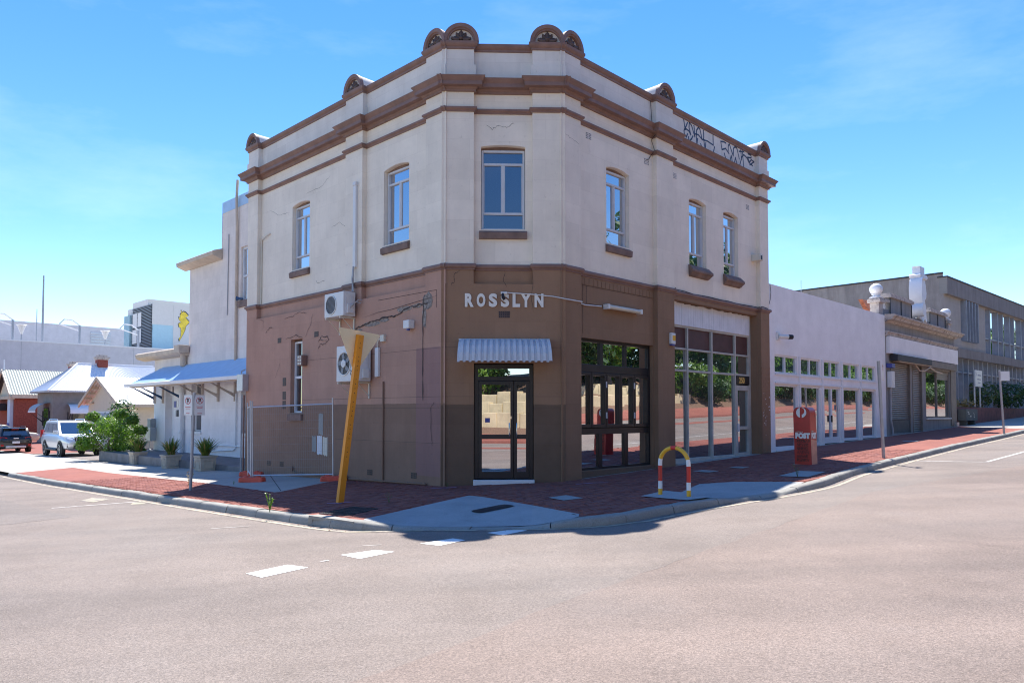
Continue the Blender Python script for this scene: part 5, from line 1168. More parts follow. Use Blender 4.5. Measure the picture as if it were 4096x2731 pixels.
mb = MB(); mb.tube([FW(24.9,.2,3.88),FW(25.6,.2,3.62),FW(26.4,.2,3.66),FW(27.2,.2,3.85),FW(28.5,.1,3.72),FW(29.6,.1,3.66)], .035, 6); mb.build('hanging_cable', 'timber_cream', Sp, smooth=True)
P1 = [(0,4.99),(.06,5.0),(.10,5.05),(.10,5.10),(.16,5.14),(.16,5.20),(0,5.23)]; P2 = [(0,5.58),(.08,5.60),(.12,5.66),(.30,5.70),(.34,5.78),(.42,5.84),(.42,5.90),(0,5.94)]
for p in (P1, P2): mb = MB(); mould(mb, FW, 21.5, 32.4, p, 0, 0, 1.0, back=-.4); mb.build('cornice', 'trim_stone', Sp)
FV = FW.off(-.15)
mb = MB(); mb.box(FV, 21.5, 32.4, -.25, .0, 5.90, 6.22); mb.build('parapet', 'shop_grey', Sp)
def pier(a, w, z1, ball):
    mb = MB(); mb.box(FV, a-w/2, a+w/2, -.32, .06, 5.92, z1); mb.box(FV, a-w/2-.10, a+w/2+.10, -.40, .14, z1, z1+.14); mb.box(FV, a-w/2-.04, a+w/2+.04, -.36, .10, z1+.14, z1+.2); p = mb.build('pier', 'trim_stone', Sp, bevel=.015)
    mb = MB(); c = FV(a,-.13,z1+.2); mb.lathe(c, [(.26,0),(.27,.06),(.15,.10),(.13,.14),(.20,.18)]+[(max(.02,.27*math.cos(R(x))), .40+.26*math.sin(R(x))) for x in range(-55,91,16)], 16); mb.build('ball_finial', 'white_paint', p, smooth=True)
pier(21.35, .5, 6.42, 1); pier(31.95, .5, 6.40, 1)
def pedestal(a0, a1, z1):
    mb = MB(); mb.box(FV, a0, a1, -.26, .03, 5.92, z1); p = mb.build('parapet_panel', 'shop_grey', Sp); mb = MB(); mb.box(FV, a0-.15, a1+.1, -.34, .14, z1, z1+.13); mb.box(FV, a0-.1, a1+.05, -.3, .08, z1+.13, z1+.2); mb.build('coping', 'trim_stone', p)
    for x in (a0, (a0+a1)/2, a1): mb = MB(); mb.box(FV, x-.03, x+.03, .03, .06, 5.95, z1-.02); mb.build('pipe', 'charcoal', p)
pedestal(22.6, 25.6, 6.78); pedestal(28.5, 31.2, 6.72)
for a0, n_ in ((21.75,5),(31.3,4)):
    for i in range(n_): mb = MB(); mb.lathe(FV(a0+i*.15,-.12,6.2), [(.05,0),(.05,.03),(.03,.06),(.055,.16),(.03,.26),(.03,.3),(.05,.34)], 8); mb.build('baluster', 'white_paint', Sp, smooth=True)
    mb = MB(); mb.box(FV, a0-.1, a0+n_*.15+.05, -.28, .06, 6.54, 6.66); mb.build('balustrade_rail', 'trim_stone', Sp)
# white plaster centrepiece
cp = MB()
def o2(pts, o0, o1): cp.rings([[FV(27.05+x, o0, 6.35+z) for x, z in pts], [FV(27.05+x, o1, 6.35+z) for x, z in pts]])
o2([(-.42,.55),(-.62,.9),(-.70,1.3),(-.62,1.65),(-.42,1.85),(.45,1.85),(.62,1.55),(.72,1.2),(.62,.95),(.42,.82),(.5,.55),(.62,.1),(.7,-.25),(.35,-.1),(.05,-.32),(-.1,-.1),(-.12,.4)], -.2, .12)
o2([(-.55,1.85),(.52,1.85),(.58,1.98),(.40,2.05),(-.42,2.05),(-.6,1.98)], -.3, .22); o2([(-.34,2.05),(.36,2.05),(.36,2.40),(.42,2.43),(-.40,2.43),(-.34,2.40)], -.22, .14)
o2([(-.12,.4),(-.5,-.1),(-.05,-.2)], -.02, .1)
cpo = cp.build('centrepiece', 'white_paint', Sp, bevel=.02); v = MB(); v.rings([[FV(26.55+.30*math.cos(2*math.pi*k/16), o, 6.62+.34*math.sin(2*math.pi*k/16)) for k in range(16)] for o in (-.3,.34)], True, True); v.build('volute', 'white_paint', cpo, smooth=True); v = MB(); v.rings([[FV(26.6-.1*math.cos(x)*0+ .34*(-math.cos(x)), o, 7.5+.72*math.sin(x)) for o in (-.25,.32)] for x in [R(a) for a in range(-70,75,12)]], False, False); v.build('scroll', 'white_paint', cpo, smooth=True)
# terracotta hip of the roof behind the pier
for i in range(9):
    for j in range(4):
        b = MB(); a = 22.6+i*.28+j*.16; z = 6.05+j*.22
        if a > 24.6: continue
        b.hexa([FW(a,-.9-j*.15,z),FW(a+.25,-.9-j*.15,z),FW(a+.25,-1.1-j*.15,z),FW(a,-1.1-j*.15,z),FW(a,-1.02-j*.15,z+.21),FW(a+.25,-1.02-j*.15,z+.21),FW(a+.25,-1.2-j*.15,z+.21),FW(a,-1.2-j*.15,z+.21)]); b.build('roof_tile', 'brick_orange', Sp)
box = thing('meter_box', FW(21.85,.05,3.2), 'white meter box with blue cap beside the first roller shutter', 'box'); g = MB(); g.box(FW, 21.62, 22.05, .02, .2, 2.75, 3.45); g.build('case', 'plastic_white', box, bevel=.01); g = MB(); g.box(FW, 21.55, 21.95, .02, .25, 3.6, 3.78); g.build('blue_cap', 'sign_blue', box); g = MB(); g.tube([FW(21.85,.08,2.75),FW(21.85,.08,1.3),FW(21.98,.1,.9),FW(21.98,.1,gR(22))], .045, 8); g.build('conduit', 'galv_dull', box)
mb = MB(); mb.box(FW, 31.9, 32.42, 0, .16, .4, 1.15); mb.build('pier_base', 'trim_stone', Sp, bevel=.02); mb = MB(); mb.box(FW, 31.42, 32.4, .003, .05, 1.0, 4.2); mb.build('pier', 'shop_frame', Sp)
# --- concrete office block
FO = Frame((25.415,43.337), (.72793,.68565), (.68565,-.72793))
Of = thing('office_block', FO(8,0,1.2), 'two-storey concrete office block with vertical mullions at the far right', 'building')
gO = lambda s: gzc(FO(s,0,0).x)
mb = MB(); wall(mb, FO, 0, 26, .2, 9.6, 0, [(3.2,6.45,6.10,8.62),(8.4,25.8,5.60,8.62),(1.0,25.8,2.0,5.0)], .25); mb.build('wall', 'office_panel', Of)
mb = MB(); mb.face([FO(0,0,0),FO(0,-45,0),FO(0,-45,9.9),FO(0,0,9.9)], [(0,0),(45,0),(45,9.9),(0,9.9)]); mb.face([FO(0,-.1,9.6),FO(26,-.1,9.6),FO(26,-45,9.8),FO(0,-45,9.8)]); mb.build('side_wall', 'office_side', Of)
mb = MB(); mb.box(FO, -.02, 26, -.2, .22, 8.66, 9.63); mb.build('roof_fascia', 'concrete_office', Of); mb = MB(); mb.box(FO, -.06, 26, -.3, .26, 9.63, 9.70); mb.build('roof_edge', 'charcoal', Of); mb = MB(); mb.box(FO, .6, 26, .003, .28, 5.0, 5.55); mb.build('floor_slab', 'concrete_office', Of)
mb = MB(); mb.box(FO, -.05, .05, -45, 0, 9.86, 9.95); mb.build('roof_edge', 'charcoal', Of)
def glaze(name, a0, a1, z0, z1, xs, zs, mw=.10, out=.02, mt='pole_metal'):
    f = MB()
    for x in xs: f.box(FO, x-mw/2, x+mw/2, -.22, out, z0, z1)
    for z in zs: f.box(FO, a0, a1, -.2, out-.04, z-.05, z+.05)
    w = f.build(name, mt, Of)
    X = [a0]+list(xs)+[a1]; Z = [z0]+list(zs)+[z1]
    for i in range(len(X)-1):
        for j in range(len(Z)-1):
            g = MB(); t1, t2 = random.uniform(-.012,.012), random.uniform(-.008,.008); g.face([FO(X[i],-.15+t1,Z[j]),FO(X[i+1],-.15-t1,Z[j]),FO(X[i+1],-.15-t1+t2,Z[j+1]),FO(X[i],-.15+t1+t2,Z[j+1])]); g.build('pane', 'glass_office', w)
glaze('finned_window', 3.2, 6.45, 6.10, 8.62, [3.55,4.15,4.75,5.35,5.95], [], .09, .25); glaze('big_window', 8.4, 25.8, 5.60, 8.62, [9.44,11.39,12.61,14.44,15.59,17.65,18.7,20.8,22,24], [6.62], .16, .03)
glaze('ground_glazing', 1.0, 25.8, 2.0, 5.0, [1.15+1.055*i for i in range(23)], [4.15], .13, .05)
pw = MB(); pw.box(FW, 33.0, 60, -.55, -.2, .3, 1.98); pw.box(FW, 33.0, 33.3, -2.2, -.55, .3, 1.98); o = pw.build('planter_wall', 'planter_red', None, bevel=.02); tag(o, 'long dark red planter wall in front of the office block', 'wall'); move(o, FW(40,-.3,1.2))
so_ = MB(); so_.face([FW(33.2,-.5,1.9),FW(60,-.5,1.9),FW(60,-6,1.95),FW(33.2,-2.1,1.95)]); ob = so_.build('planter_soil', 'mulch'); tag(ob, kind='structure')
ub = thing('utility_cabinet', FW(34.7,-.1,gR(34.7)), 'dark utility cabinet with white scribbles before the red planter wall', 'cabinet'); g = MB(); g.box(FW, 33.45, 35.9, -.18, .25, 1.22, 1.86); g.build('case', 'utility_box', ub, bevel=.02); g = MB(); g.box(FW, 33.7, 33.9, -.15, .2, .8, 1.22); g.box(FW, 35.4, 35.6, -.15, .2, .8, 1.22); g.build('leg', 'utility_box', ub)
g = MB()
for st in ([(33.75,1.72),(34.05,1.68),(33.9,1.6),(34.15,1.58)], [(34.2,1.45),(34.5,1.5),(34.4,1.4)], [(35.0,1.66),(35.15,1.55),(35.05,1.45),(35.25,1.4)]): g.strip(FW, st, .05, .254)
g.build('scribble', 'plastic_cream', ub, merge=False)
bs = thing('notice_board', FW(39.5,-.6,1.9), 'white notice board on a post in the red planter', 'sign'); g = MB(); g.box(FW, 38.75, 40.4, -.5, -.45, 3.25, 4.25); g.build('board', 'sign_white', bs); g = MB(); g.tube([FW(38.9,-.55,1.9),FW(38.9,-.55,4.2)], .05, 6); g.tube([FW(40.2,-.55,1.9),FW(40.2,-.55,4.2)], .05, 6); g.build('post', 'galv', bs)
g = MB()
for z, a0, a1, w in ((3.95,39.3,40.1,.06),(3.7,39.2,40.0,.05),(3.5,39.3,39.9,.04)): g.strip(FW, [(a0,z),(a1,z)], w, -.444)
g.strip(FW, [(38.86,4.1),(38.95,4.0),(38.88,3.9)], .06, -.444); g.build('lettering', 'sign_blue', bs, merge=False)
# leaf-clump plants
def leaf_cloud(n, rad, leaf, seed, shape=None, lobes=None):
    rnd = random.Random(seed); mb = MB(); L_ = lobes or [((0,0,0), 1.0)]
    for i in range(n):
        (cx, cy, cz), lr = rnd.choice(L_)
        while True:
            x, y, z = rnd.uniform(-1,1), rnd.uniform(-1,1), rnd.uniform(-1,1); r = math.sqrt(x*x+y*y+z*z)
            if .35 < r < 1 and rnd.random() < r: break
        k = lr*(.82+.3*rnd.random()); p = Vector(((cx+x*k)*rad[0], (cy+y*k)*rad[1], (cz+z*k)*rad[2]))
        nrm = Vector((x+rnd.uniform(-.8,.8), y+rnd.uniform(-.8,.8), z+rnd.uniform(-.3,1.2))).normalized(); u = nrm.orthogonal().normalized(); u.rotate(Matrix.Rotation(rnd.uniform(0,6.3),3,nrm)); w = nrm.cross(u); s_ = leaf*rnd.uniform(.6,1.3)
        i0 = len(mb.v); mb.v += [p-u*s_, p+w*s_*.42+nrm*s_*.1, p+u*s_, p-w*s_*.42+nrm*s_*.1]; mb.f.append([i0,i0+1,i0+2,i0+3]); mb.uv.append(None); mb.mi.append(0)
    return mb
def shrub(name, p, rad, n, leaf, mat, label, cat='shrub', group=None, seed=1, stems=4, lobes=None, lift=.55):
    p = Vector(p); t = thing(name, p, label, cat, group); mb = leaf_cloud(n, rad, leaf, seed, lobes=lobes)
    for i, v in enumerate(mb.v): mb.v[i] = v + p + Vector((0,0,rad[2]*(lift+.45)))
    mb.build('foliage', mat, t, merge=False); rnd = random.Random(seed); st = MB()
    for k in range(stems):
        an = rnd.uniform(0,6.28); q = Vector((math.cos(an)*rad[0]*.5, math.sin(an)*rad[1]*.5, rad[2]*rnd.uniform(.7,1.3))); st.tube([p+Vector((math.cos(an)*.06,math.sin(an)*.06,-.05)), p+q*.45+Vector((0,0,.1)), p+q], [.03,.022,.008], 6)
    st.build('stem', 'bark', t, smooth=True); return t
shrub('shrub', FW(42.0,-1.6,1.95), (1.7,1.7,.9), 900, .16, 'leaf_gum', 'olive scrubby shrub in the planter behind the notice board', seed=4)
shrub('shrub', FW(47.5,-1.2,1.95), (2.6,2.0,.95), 1500, .15, 'leaf_dark', 'dense dark green shrub at the right end of the red planter', seed=5)
shrub('shrub', FW(37.2,-1.2,1.9), (1.3,.9,.3), 350, .12, 'leaf_straw', 'dry straggly ground plant behind the utility cabinet', seed=6)
# ------------------------------------------------------------------ left side of the picture
FG = Frame(D - nL*2.5, dL, nL)
gLs = lambda s, o=0: gzc(FG(s,o,0).x)
Wg = thing('rear_wing', FG(15,0,-.3), 'cream and white rear wing with pale blue veranda roof left of the corner building', 'building')
mb = MB(); wall(mb, FG, 8.0, 17.1, 3.6, 9.85, 0, [(14.0,15.4,6.05,8.2)], .2); mb.build('upper_wall', 'wing_cream', Wg)
mb = MB(); mb.box(FG, 8.0, 17.1, -.2, .02, 9.85, 10.30); mb.build('parapet_capping', 'roof_blue', Wg)
mb = MB(); wall(mb, FG, 17.1, 20.35, 3.6, 8.15, 0); mb.face([FG(20.35,0,0),FG(20.35,-7,0),FG(20.35,-7,8.15),FG(20.35,0,8.15)]); mb.face([FG(17.1,.02,8.0),FG(17.1,-7,8.0),FG(17.1,-7,10.3),FG(17.1,.02,10.3)]); mb.face([FG(8,-7,0),FG(20.35,-7,0),FG(20.35,-7,9.9),FG(8,-7,9.9)]); mb.face([FG(8,-.1,10.2),FG(17.1,-.1,10.2),FG(17.1,-7,10.2),FG(8,-7,10.2)]); mb.build('upper_wall', 'wing_cream', Wg)
mb = MB(); mb.rings([[FG(s_,.02,7.95),FG(s_,.30,8.05),FG(s_,.42,8.10),FG(s_,.44,8.25),FG(s_,.36,8.30),FG(s_,-.02,8.42)] for s_ in (17.05,20.8)]); mb.face([FG(17.1,.36,8.3),FG(20.8,.36,8.3),FG(20.8,-4,8.7),FG(17.1,-4,8.7)]); mb.build('eaves', 'timber_cream', Wg)
w = MB()
for x0, x1, y0, y1 in ((14.0,14.08,6.05,8.2),(15.3,15.38,6.05,8.2),(14.08,15.3,7.0,7.08),(14.6,14.66,6.05,7.0),(14.08,15.3,8.1,8.2),(14.08,15.3,6.05,6.13)): w.box(FG, x0, x1, -.15, -.08, y0, y1)
w = w.build('window', 'alu', Wg); g = MB(); g.face([FG(14.08,-.12,6.1),FG(15.3,-.12,6.1),FG(15.3,-.12,8.1),FG(14.08,-.12,8.1)]); g.build('pane', 'glass_sky', w); g = MB(); g.box(FG, 13.9, 15.5, -.1, .08, 5.8, 6.05); g.build('sill', 'sill_brown', w)
mb = MB(); mb.tube([FG(15.62,.07,3.7),FG(15.62,.07,9.0),FG(15.58,.12,10.2),FG(15.55,.1,10.9)], .055, 8); mb.build('vent_pipe', 'timber_cream', Wg, smooth=True); mb = MB(); mb.tube([FG(16.5,.03,5.6),FG(16.45,.03,8.9)], .02, 5); mb.build('conduit', 'galv_dull', Wg)
# ground floor
hol = [(21.95,22.95,-.1,2.9),(18.92,20.0,.86,2.95),(14.2,15.2,.86,2.5)]
mb = MB(); wall(mb, FG, 8.0, 24.35, -.6, 3.6, 0, hol, .35); mb.build('lower_wall', 'white_wing', Wg)
mb = MB(); wall(mb, FG, 20.35, 24.35, 3.6, 4.25, 0); mb.face([FG(24.35,0,-.6),FG(24.35,-6,-.6),FG(24.35,-6,4.25),FG(24.35,0,4.25)], [(0,0),(6,0),(6,4),(0,4)]); mb.build('upper_wall', 'wing_cream', Wg)
mb = MB(); mb.rings([[FG(s_,.02,4.15),FG(s_,.34,4.22),FG(s_,.46,4.30),FG(s_,.48,4.45),FG(s_,.38,4.52),FG(s_,-.1,4.60)] for s_ in (20.3,25.6)]); mb.build('eaves', 'timber_cream', Wg); mb = MB(); mb.face([FG(20.35,.4,4.5),FG(25.2,.4,4.5),FG(25.2,-3.2,4.72),FG(20.35,-3.2,4.72)]); mb.build('roof', 'galv_dull', Wg)
d = MB(); d.box(FG, 21.97, 22.5, -.33, -.28, -.05, 2.45); dd = d.build('door', 'charcoal', Wg); d = MB(); d.box(FG, 21.95, 22.02, -.34, -.05, -.05, 2.5); d.box(FG, 22.02, 22.9, -.34, -.2, 2.45, 2.56); d.box(FG, 22.52, 22.93, -.33, -.29, -.05, 2.45); d.build('door_frame', 'white_paint', dd); d = MB(); d.face([FG(22.02,-.28,2.56),FG(22.9,-.28,2.56),FG(22.9,-.28,2.88),FG(22.02,-.28,2.88)]); d.build('pane', 'glass_dark', dd)
def sash(a0, a1, z0, z1):
    w = MB(); zm = z0+(z1-z0)*.36
    for x0, x1, y0, y1 in ((a0,a0+.06,z0,z1),(a1-.06,a1,z0,z1),(a0+.06,a1-.06,zm-.03,zm+.03),(a0+.06,a1-.06,z0,z0+.05),(a0+.06,a1-.06,z1-.05,z1)): w.box(FG, x0, x1, -.28, -.2, y0, y1)
    w = w.build('window', 'white_paint', Wg)
    for y0, y1 in ((z0+.05,zm-.03),(zm+.03,z1-.05)): g = MB(); g.face([FG(a0+.06,-.24,y0),FG(a1-.06,-.24,y0),FG(a1-.06,-.24,y1),FG(a0+.06,-.24,y1)]); g.build('pane', 'glass_dark', w)
    g = MB(); g.box(FG, a0-.05, a1+.05, -.3, .06, z0-.12, z0); g.build('sill', 'white_paint', w)
sash(18.92,20.0,.86,2.95); sash(14.2,15.2,.86,2.5)
# veranda roof, corrugated
vr = MB(); rows = []; n = 150; s0, s1 = 9.75, 24.0
for i in range(n*2+1):
    u = i/(n*2); s_ = s0+(s1-s0)*u; dz = .012*(1 if i % 2 else -1); top = max(0, (s_-23.3)*1.6)
    rows.append([FG(min(s_,s1), o_, z_+dz) for o_, z_ in ((0+top,3.78-top*.66),(.62+top*.5,3.37-top*.33),(1.28,2.96))])
vr.rings(rows, False, False); vro = vr.build('veranda_roof', 'roof_blue', Wg, merge=True)
g = MB(); g.rings([[FG(s_,1.24,2.84),FG(s_,1.36,2.84),FG(s_,1.38,2.96),FG(s_,1.34,2.985),FG(s_,1.24,2.95)] for s_ in (9.75,24.3)]); g.build('gutter', 'white_paint', vro)
g = MB(); g.box(FG, 9.75, 24.1, 1.05, 1.2, 2.80, 2.90); g.build('beam', 'bracket_cream', vro)
for s_, mt in ((24.2,'blue_bracket'),(23.15,'blue_bracket'),(21.0,'blue_bracket'),(18.74,'bracket_cream'),(17.2,'bracket_cream'),(15.65,'bracket_cream'),(13.6,'bracket_cream'),(11.6,'bracket_cream')):
    b = MB(); b.box(FG, s_-.04, s_+.04, .003, .09, 2.10, 3.0); br = b.build('bracket', 'bracket_cream', Wg); b = MB(); b.hexa([FG(s_-.03,.09,2.28),FG(s_+.03,.09,2.28),FG(s_+.03,.09,2.42),FG(s_-.03,.09,2.42),FG(s_-.03,.92,2.80),FG(s_+.03,.92,2.80),FG(s_+.03,1.04,2.80),FG(s_-.03,1.04,2.80)]) ; b.build('strut', mt, br)
mb = MB(); mb.tube([FG(20.72,.14,-.1),FG(20.72,.14,3.6)], .10, 12); mb.lathe(FG(20.72,.14,.75), [(.11,0),(.125,.02),(.125,.10),(.11,.12)], 12); mb.lathe(FG(20.72,.14,2.5), [(.11,0),(.12,.02),(.12,.06),(.11,.08)], 12); mb.build('downpipe', 'white_paint', Wg, smooth=True)
mb = MB(); mb.tube([FG(20.55,.16,3.7),FG(20.55,.16,4.3)], .13, 12); mb.box(FG, 20.2, 20.75, .05, .5, 4.28, 4.62); mb.build('rain_head', 'timber_cream', Wg, bevel=.02)
for a0, a1, z0, z1, mt in ((21.62,21.85,1.90,2.18,'sign_blue'),(21.35,21.55,1.92,2.18,'sign_white'),(21.65,21.82,1.48,1.75,'sign_white'),(21.36,21.55,1.48,1.78,'charcoal')): b = MB(); b.box(FG, a0, a1, .003, .03, z0, z1); b.build('plaque', mt, Wg)
mb = MB(); mb.tube([FG(15.55,.05,2.4),FG(15.55,.05,.25),FG(15.7,.06,.18),FG(18.0,.06,.05)], .03, 6); mb.tube([FG(13,.05,.33),FG(17.2,.05,.33),FG(17.5,.06,.15),FG(18.2,.06,.12)], .025, 6); mb.build('pipe', 'white_paint', Wg, smooth=True)
pl = MB(); pl.box(FG, 9.65, 24.6, 0, 2.28, -.9, -.10); o = pl.build('veranda_floor', 'platform', Wg, bevel=.01)
mt = thing('meter_box', FG(24.25,.1,.4), 'grey electrical meter boxes on the far corner of the veranda wall', 'box'); g = MB(); g.box(FG, 24.0, 24.62, .01, .28, .32, .95); g.build('case', 'galv', mt, bevel=.01); g = MB(); g.box(FG, 24.1, 24.5, .01, .25, .96, 1.38); g.build('case', 'galv_dull', mt, bevel=.03); g = MB(); g.tube([FG(24.45,.15,.32),FG(24.45,.15,-.05),FG(24.2,.15,-.12),FG(24.2,.15,-.4)], .025, 6); g.build('pipe', 'galv_dull', mt)
bb = thing('speaker_horn', FG(15.3,.1,6.1), 'dark blue horn loudspeaker on the sill of the upper wing window', 'speaker'); g = MB(); g.tube([FG(15.2,.0,6.12),FG(15.28,.08,6.13),FG(15.38,.16,6.14)], [.04,.05,.09], 10); g.build('horn', 'blue_bracket', bb, smooth=True)
# --- planters with strappy plants
def pot(p, w, h, label, seed):
    p = Vector(p); F = Frame(p.xy, dL, nL); t = thing('planter_pot', p, label, 'planter', 'square stone pots along the veranda'); z = p.z; b = MB(); c = w*.46
    b.rings([[F(sx*k,sy*k,z+zz) for sx, sy in ((-1,-1),(1,-1),(1,1),(-1,1))] for k, zz in ((c*.86,0),(c*.96,h*.86),(c*1.06,h*.88),(c*1.08,h),(c*.94,h),(c*.92,h*.9))]); b.build('pot', 'pot_stone', t, bevel=.012)
    for ang in range(4):
        d_ = [(1,0),(0,1),(-1,0),(0,-1)][ang]; q = MB(); e = [( -.55,.2),(.55,.2),(.55,.68),(-.55,.68)]
        pts = [F(d_[0]*c*.93*(1) + -d_[1]*c*u, d_[1]*c*.93 + d_[0]*c*u, z+h*v) for u, v in e]; q.face(pts); 
        q2 = MB(); 
        for (u0, v0), (u1, v1) in zip(e, e[1:]+e[:1]):
            q2.tube([F(d_[0]*c*(.88+.1*v0)+-d_[1]*c*u0, d_[1]*c*(.88+.1*v0)+d_[0]*c*u0, z+h*v0), F(d_[0]*c*(.88+.1*v1)+-d_[1]*c*u1, d_[1]*c*(.88+.1*v1)+d_[0]*c*u1, z+h*v1)], .014, 5)
        q2.build('panel_rim', 'pot_stone', t)
    b = MB(); b.face([F(sx*c*.93,sy*c*.93,z+h*.93) for sx, sy in ((-1,-1),(1,-1),(1,1),(-1,1))]); b.build('soil', 'soil', t)
    pl_ = thing('potted_plant', p+Vector((0,0,h*.93)), 'strap-leaved plant in the ' + label.split(' pot')[0].replace('square stone','') .strip() + ' veranda pot', 'plant'); rnd = random.Random(seed); lf = MB(); dry = MB()
    for k in range(150):
        an = rnd.uniform(0,6.28); ln = rnd.uniform(.38,.78); tilt = rnd.uniform(.05,.95); dv = Vector((math.cos(an),math.sin(an),0)); r0 = p + dv*rnd.uniform(0,.12) + Vector((0,0,h*.92)); sd_ = Vector((-dv.y,dv.x,0)); w_ = rnd.uniform(.020,.036); pts = []
        for i in range(5): u = i/4; pts.append((r0 + dv*ln*tilt*(u**1.4)*.9 + Vector((0,0,ln*(u-.35*tilt*u*u))), w_*(1-u*u*.9)))
        tgt = dry if rnd.random() < .16 else lf
        for (a, wa), (b_, wb_) in zip(pts[:-1], pts[1:]): tgt.face([a-sd_*wa, a+sd_*wa, b_+sd_*wb_, b_-sd_*wb_])
    lf.build('leaves', 'leaf_strap', pl_, merge=False); dry.build('dry_leaves', 'leaf_straw', pl_, merge=False)
pot((-15.5,30.72,gz(-15.5)), .62, .52, 'farthest square stone pot with strappy plant, next to the bush', 11)
pot((-12.65,27.5,gz(-12.65)), .62, .50, 'middle square stone pot with strappy plant at the veranda step', 12)
pot((-10.45,25.25,gz(-10.45)), .62, .52, 'nearest square stone pot with strappy plant behind the parking sign', 13)
for o in bpy.data.objects:
    if o.name.startswith('potted_plant'):
        k = {'farth':'spiky green and yellowed plant growing in the farthest pot by the bush','middl':'spiky green plant growing in the middle pot at the veranda step','neare':'spiky dark green plant growing in the nearest pot behind the parking sign'}
        for a, b in k.items():
            if a in o['label']: o['label'] = b; break
bp = Vector((-18.6,34.3,gz(-18.6)))
shrub('garden_bush', bp, (1.55,1.5,1.15), 6500, .075, 'leaf_bush', 'large bright green leafy bush beside the parked silver vehicle', 'bush', seed=21, stems=14, lobes=[((0,0,.05),.72),((-.5,0,.28),.45),((.5,.1,.15),.48),((.15,-.4,.45),.4),((-.25,.3,.5),.42),((.55,-.2,-.25),.35),((-.55,-.1,-.15),.38),((.1,0,-.5),.36),((-.85,.1,.45),.2),((.9,0,.3),.2),((.2,.2,.95),.22),((-.4,-.2,.85),.2),((.75,-.2,.7),.2),((-.8,0,-.3),.22),((.85,0,-.5),.2)], lift=.46)
shrub('garden_bush', FG(33.5,-1.5,gLs(33.5)), (.9,.9,1.6), 1200, .12, 'leaf_dark', 'dark green shrub between the parked vehicle and the small gabled house', 'bush', seed=22)
shrub('garden_tree', FG(92,2,-1.0), (3,3,4.2), 1600, .35, 'leaf_bush', 'yellow-green tree at the far left edge', 'tree', seed=23)
# dry grass tufts and kerb weeds
def weed(p, h, n, label, mat, seed, wd=.006):
    p = Vector(p); t = thing('weed', p, label, 'weed'); rnd = random.Random(seed); m = MB(); lv = MB()
    for k in range(n):
        an = rnd.uniform(0,6.28); dv = Vector((math.cos(an),math.sin(an),0)); ln = h*rnd.uniform(.6,1); sp = rnd.uniform(.1,.45); sd_ = Vector((1,0,0)); pts = [p+dv*ln*sp*(i/4)**1.5+Vector((0,0,ln*i/4)) for i in range(5)]
        for a, b in zip(pts[:-1], pts[1:]): m.face([a-sd_*wd, a+sd_*wd, b+sd_*wd*.7, b-sd_*wd*.7])
        for i in range(1,5):
            for q in range(3): a = pts[i]; e = Vector((rnd.uniform(-1,1),rnd.uniform(-1,1),rnd.uniform(.0,.8))).normalized()*h*.10; s2 = Vector((-e.y,e.x,e.z*.3))*.28; lv.face([a, a+e*.5+s2, a+e, a+e*.5-s2])
    m.build('stalk', mat, t, merge=False); lv.build('leaf', mat, t, merge=False); return t
weed((-4.22,12.95,gz(-4.2)), .34, 7, 'yellow-green weed sprouting behind the left kerb', 'leaf_bush', 31)
weed((-7.95,18.3,gz(-8)), .5, 6, 'dry straw-coloured grass stalks beside the left parking sign', 'leaf_straw', 32, .004)
weed((-1.42,16.2,gz(-1.4)), .16, 4, 'tiny weed at the foot of the corner wall', 'leaf_gum', 33, .003)
weed((-2.25,13.6,gz(-2.2)), .2, 4, 'thin dry weed in the bricks beside the iron grate', 'leaf_gum', 34, .003)
weed((6.0,15.6,gz(6)), .28, 6, 'scraggly weed by the kerbside pit lid', 'leaf_gum', 35, .003)
weed((-7.1,18.95,gz(-7)), .1, 4, 'small yellow weed at the corner of the left concrete', 'leaf_bush', 36, .004)
# --- houses along the left street
def corr(mb, P00, P10, P11, P01, n, amp=.02):
    P00, P10, P11, P01 = map(Vector, (P00,P10,P11,P01)); nn = (P10-P00).cross(P01-P00).normalized(); rows = []
    if nn.z < 0: nn = -nn
    for i in range(n*2+1): u = i/(n*2); k = nn*amp*(1 if i % 2 else -1); rows.append([P00.lerp(P10,u)+k, P01.lerp(P11,u)+k])
    mb.rings(rows, False, False)
GH = Frame(D - nL*5, dL, nL); H1 = thing('gabled_house', GH(40,0,-.9), 'small cream gabled house with white corrugated roof behind the bush', 'house')
mb = MB(); s0, s1, sa, ze, za, zb, dp = 36.5, 43.4, 40.1, 2.15, 3.75, -1.2, 11
mb.face([GH(s0,0,zb),GH(s1,0,zb),GH(s1,0,ze),GH(sa,0,za),GH(s0,0,ze)]); mb.face([GH(s0,0,zb),GH(s0,-dp,zb),GH(s0,-dp,ze),GH(s0,0,ze)]); mb.build('wall', 'gable_cream', H1)
mb = MB(); corr(mb, GH(sa,.5,4.0), GH(sa,-dp,4.0), GH(s0-.55,-dp,2.2), GH(s0-.55,.5,2.2), 60); mb.build('roof', 'roof_white', H1); mb = MB(); corr(mb, GH(sa,.5,4.0), GH(sa,-dp,4.0), GH(s1+.55,-dp,2.2), GH(s1+.55,.5,2.2), 60); mb.build('roof', 'roof_white', H1)
mb = MB()
for e in (s0-.55, s1+.55): mb.hexa([GH(sa,.42,3.80),GH(e,.42,2.02),GH(e,.52,2.02),GH(sa,.52,3.80),GH(sa,.42,4.02),GH(e,.42,2.24),GH(e,.52,2.24),GH(sa,.52,4.02)])
mb.build('barge_board', 'timber_cream', H1); mb = MB(); mb.box(GH, s0-.6, s0-.5, -dp, .5, 2.02, 2.2); mb.build('gutter', 'timber_cream', H1)
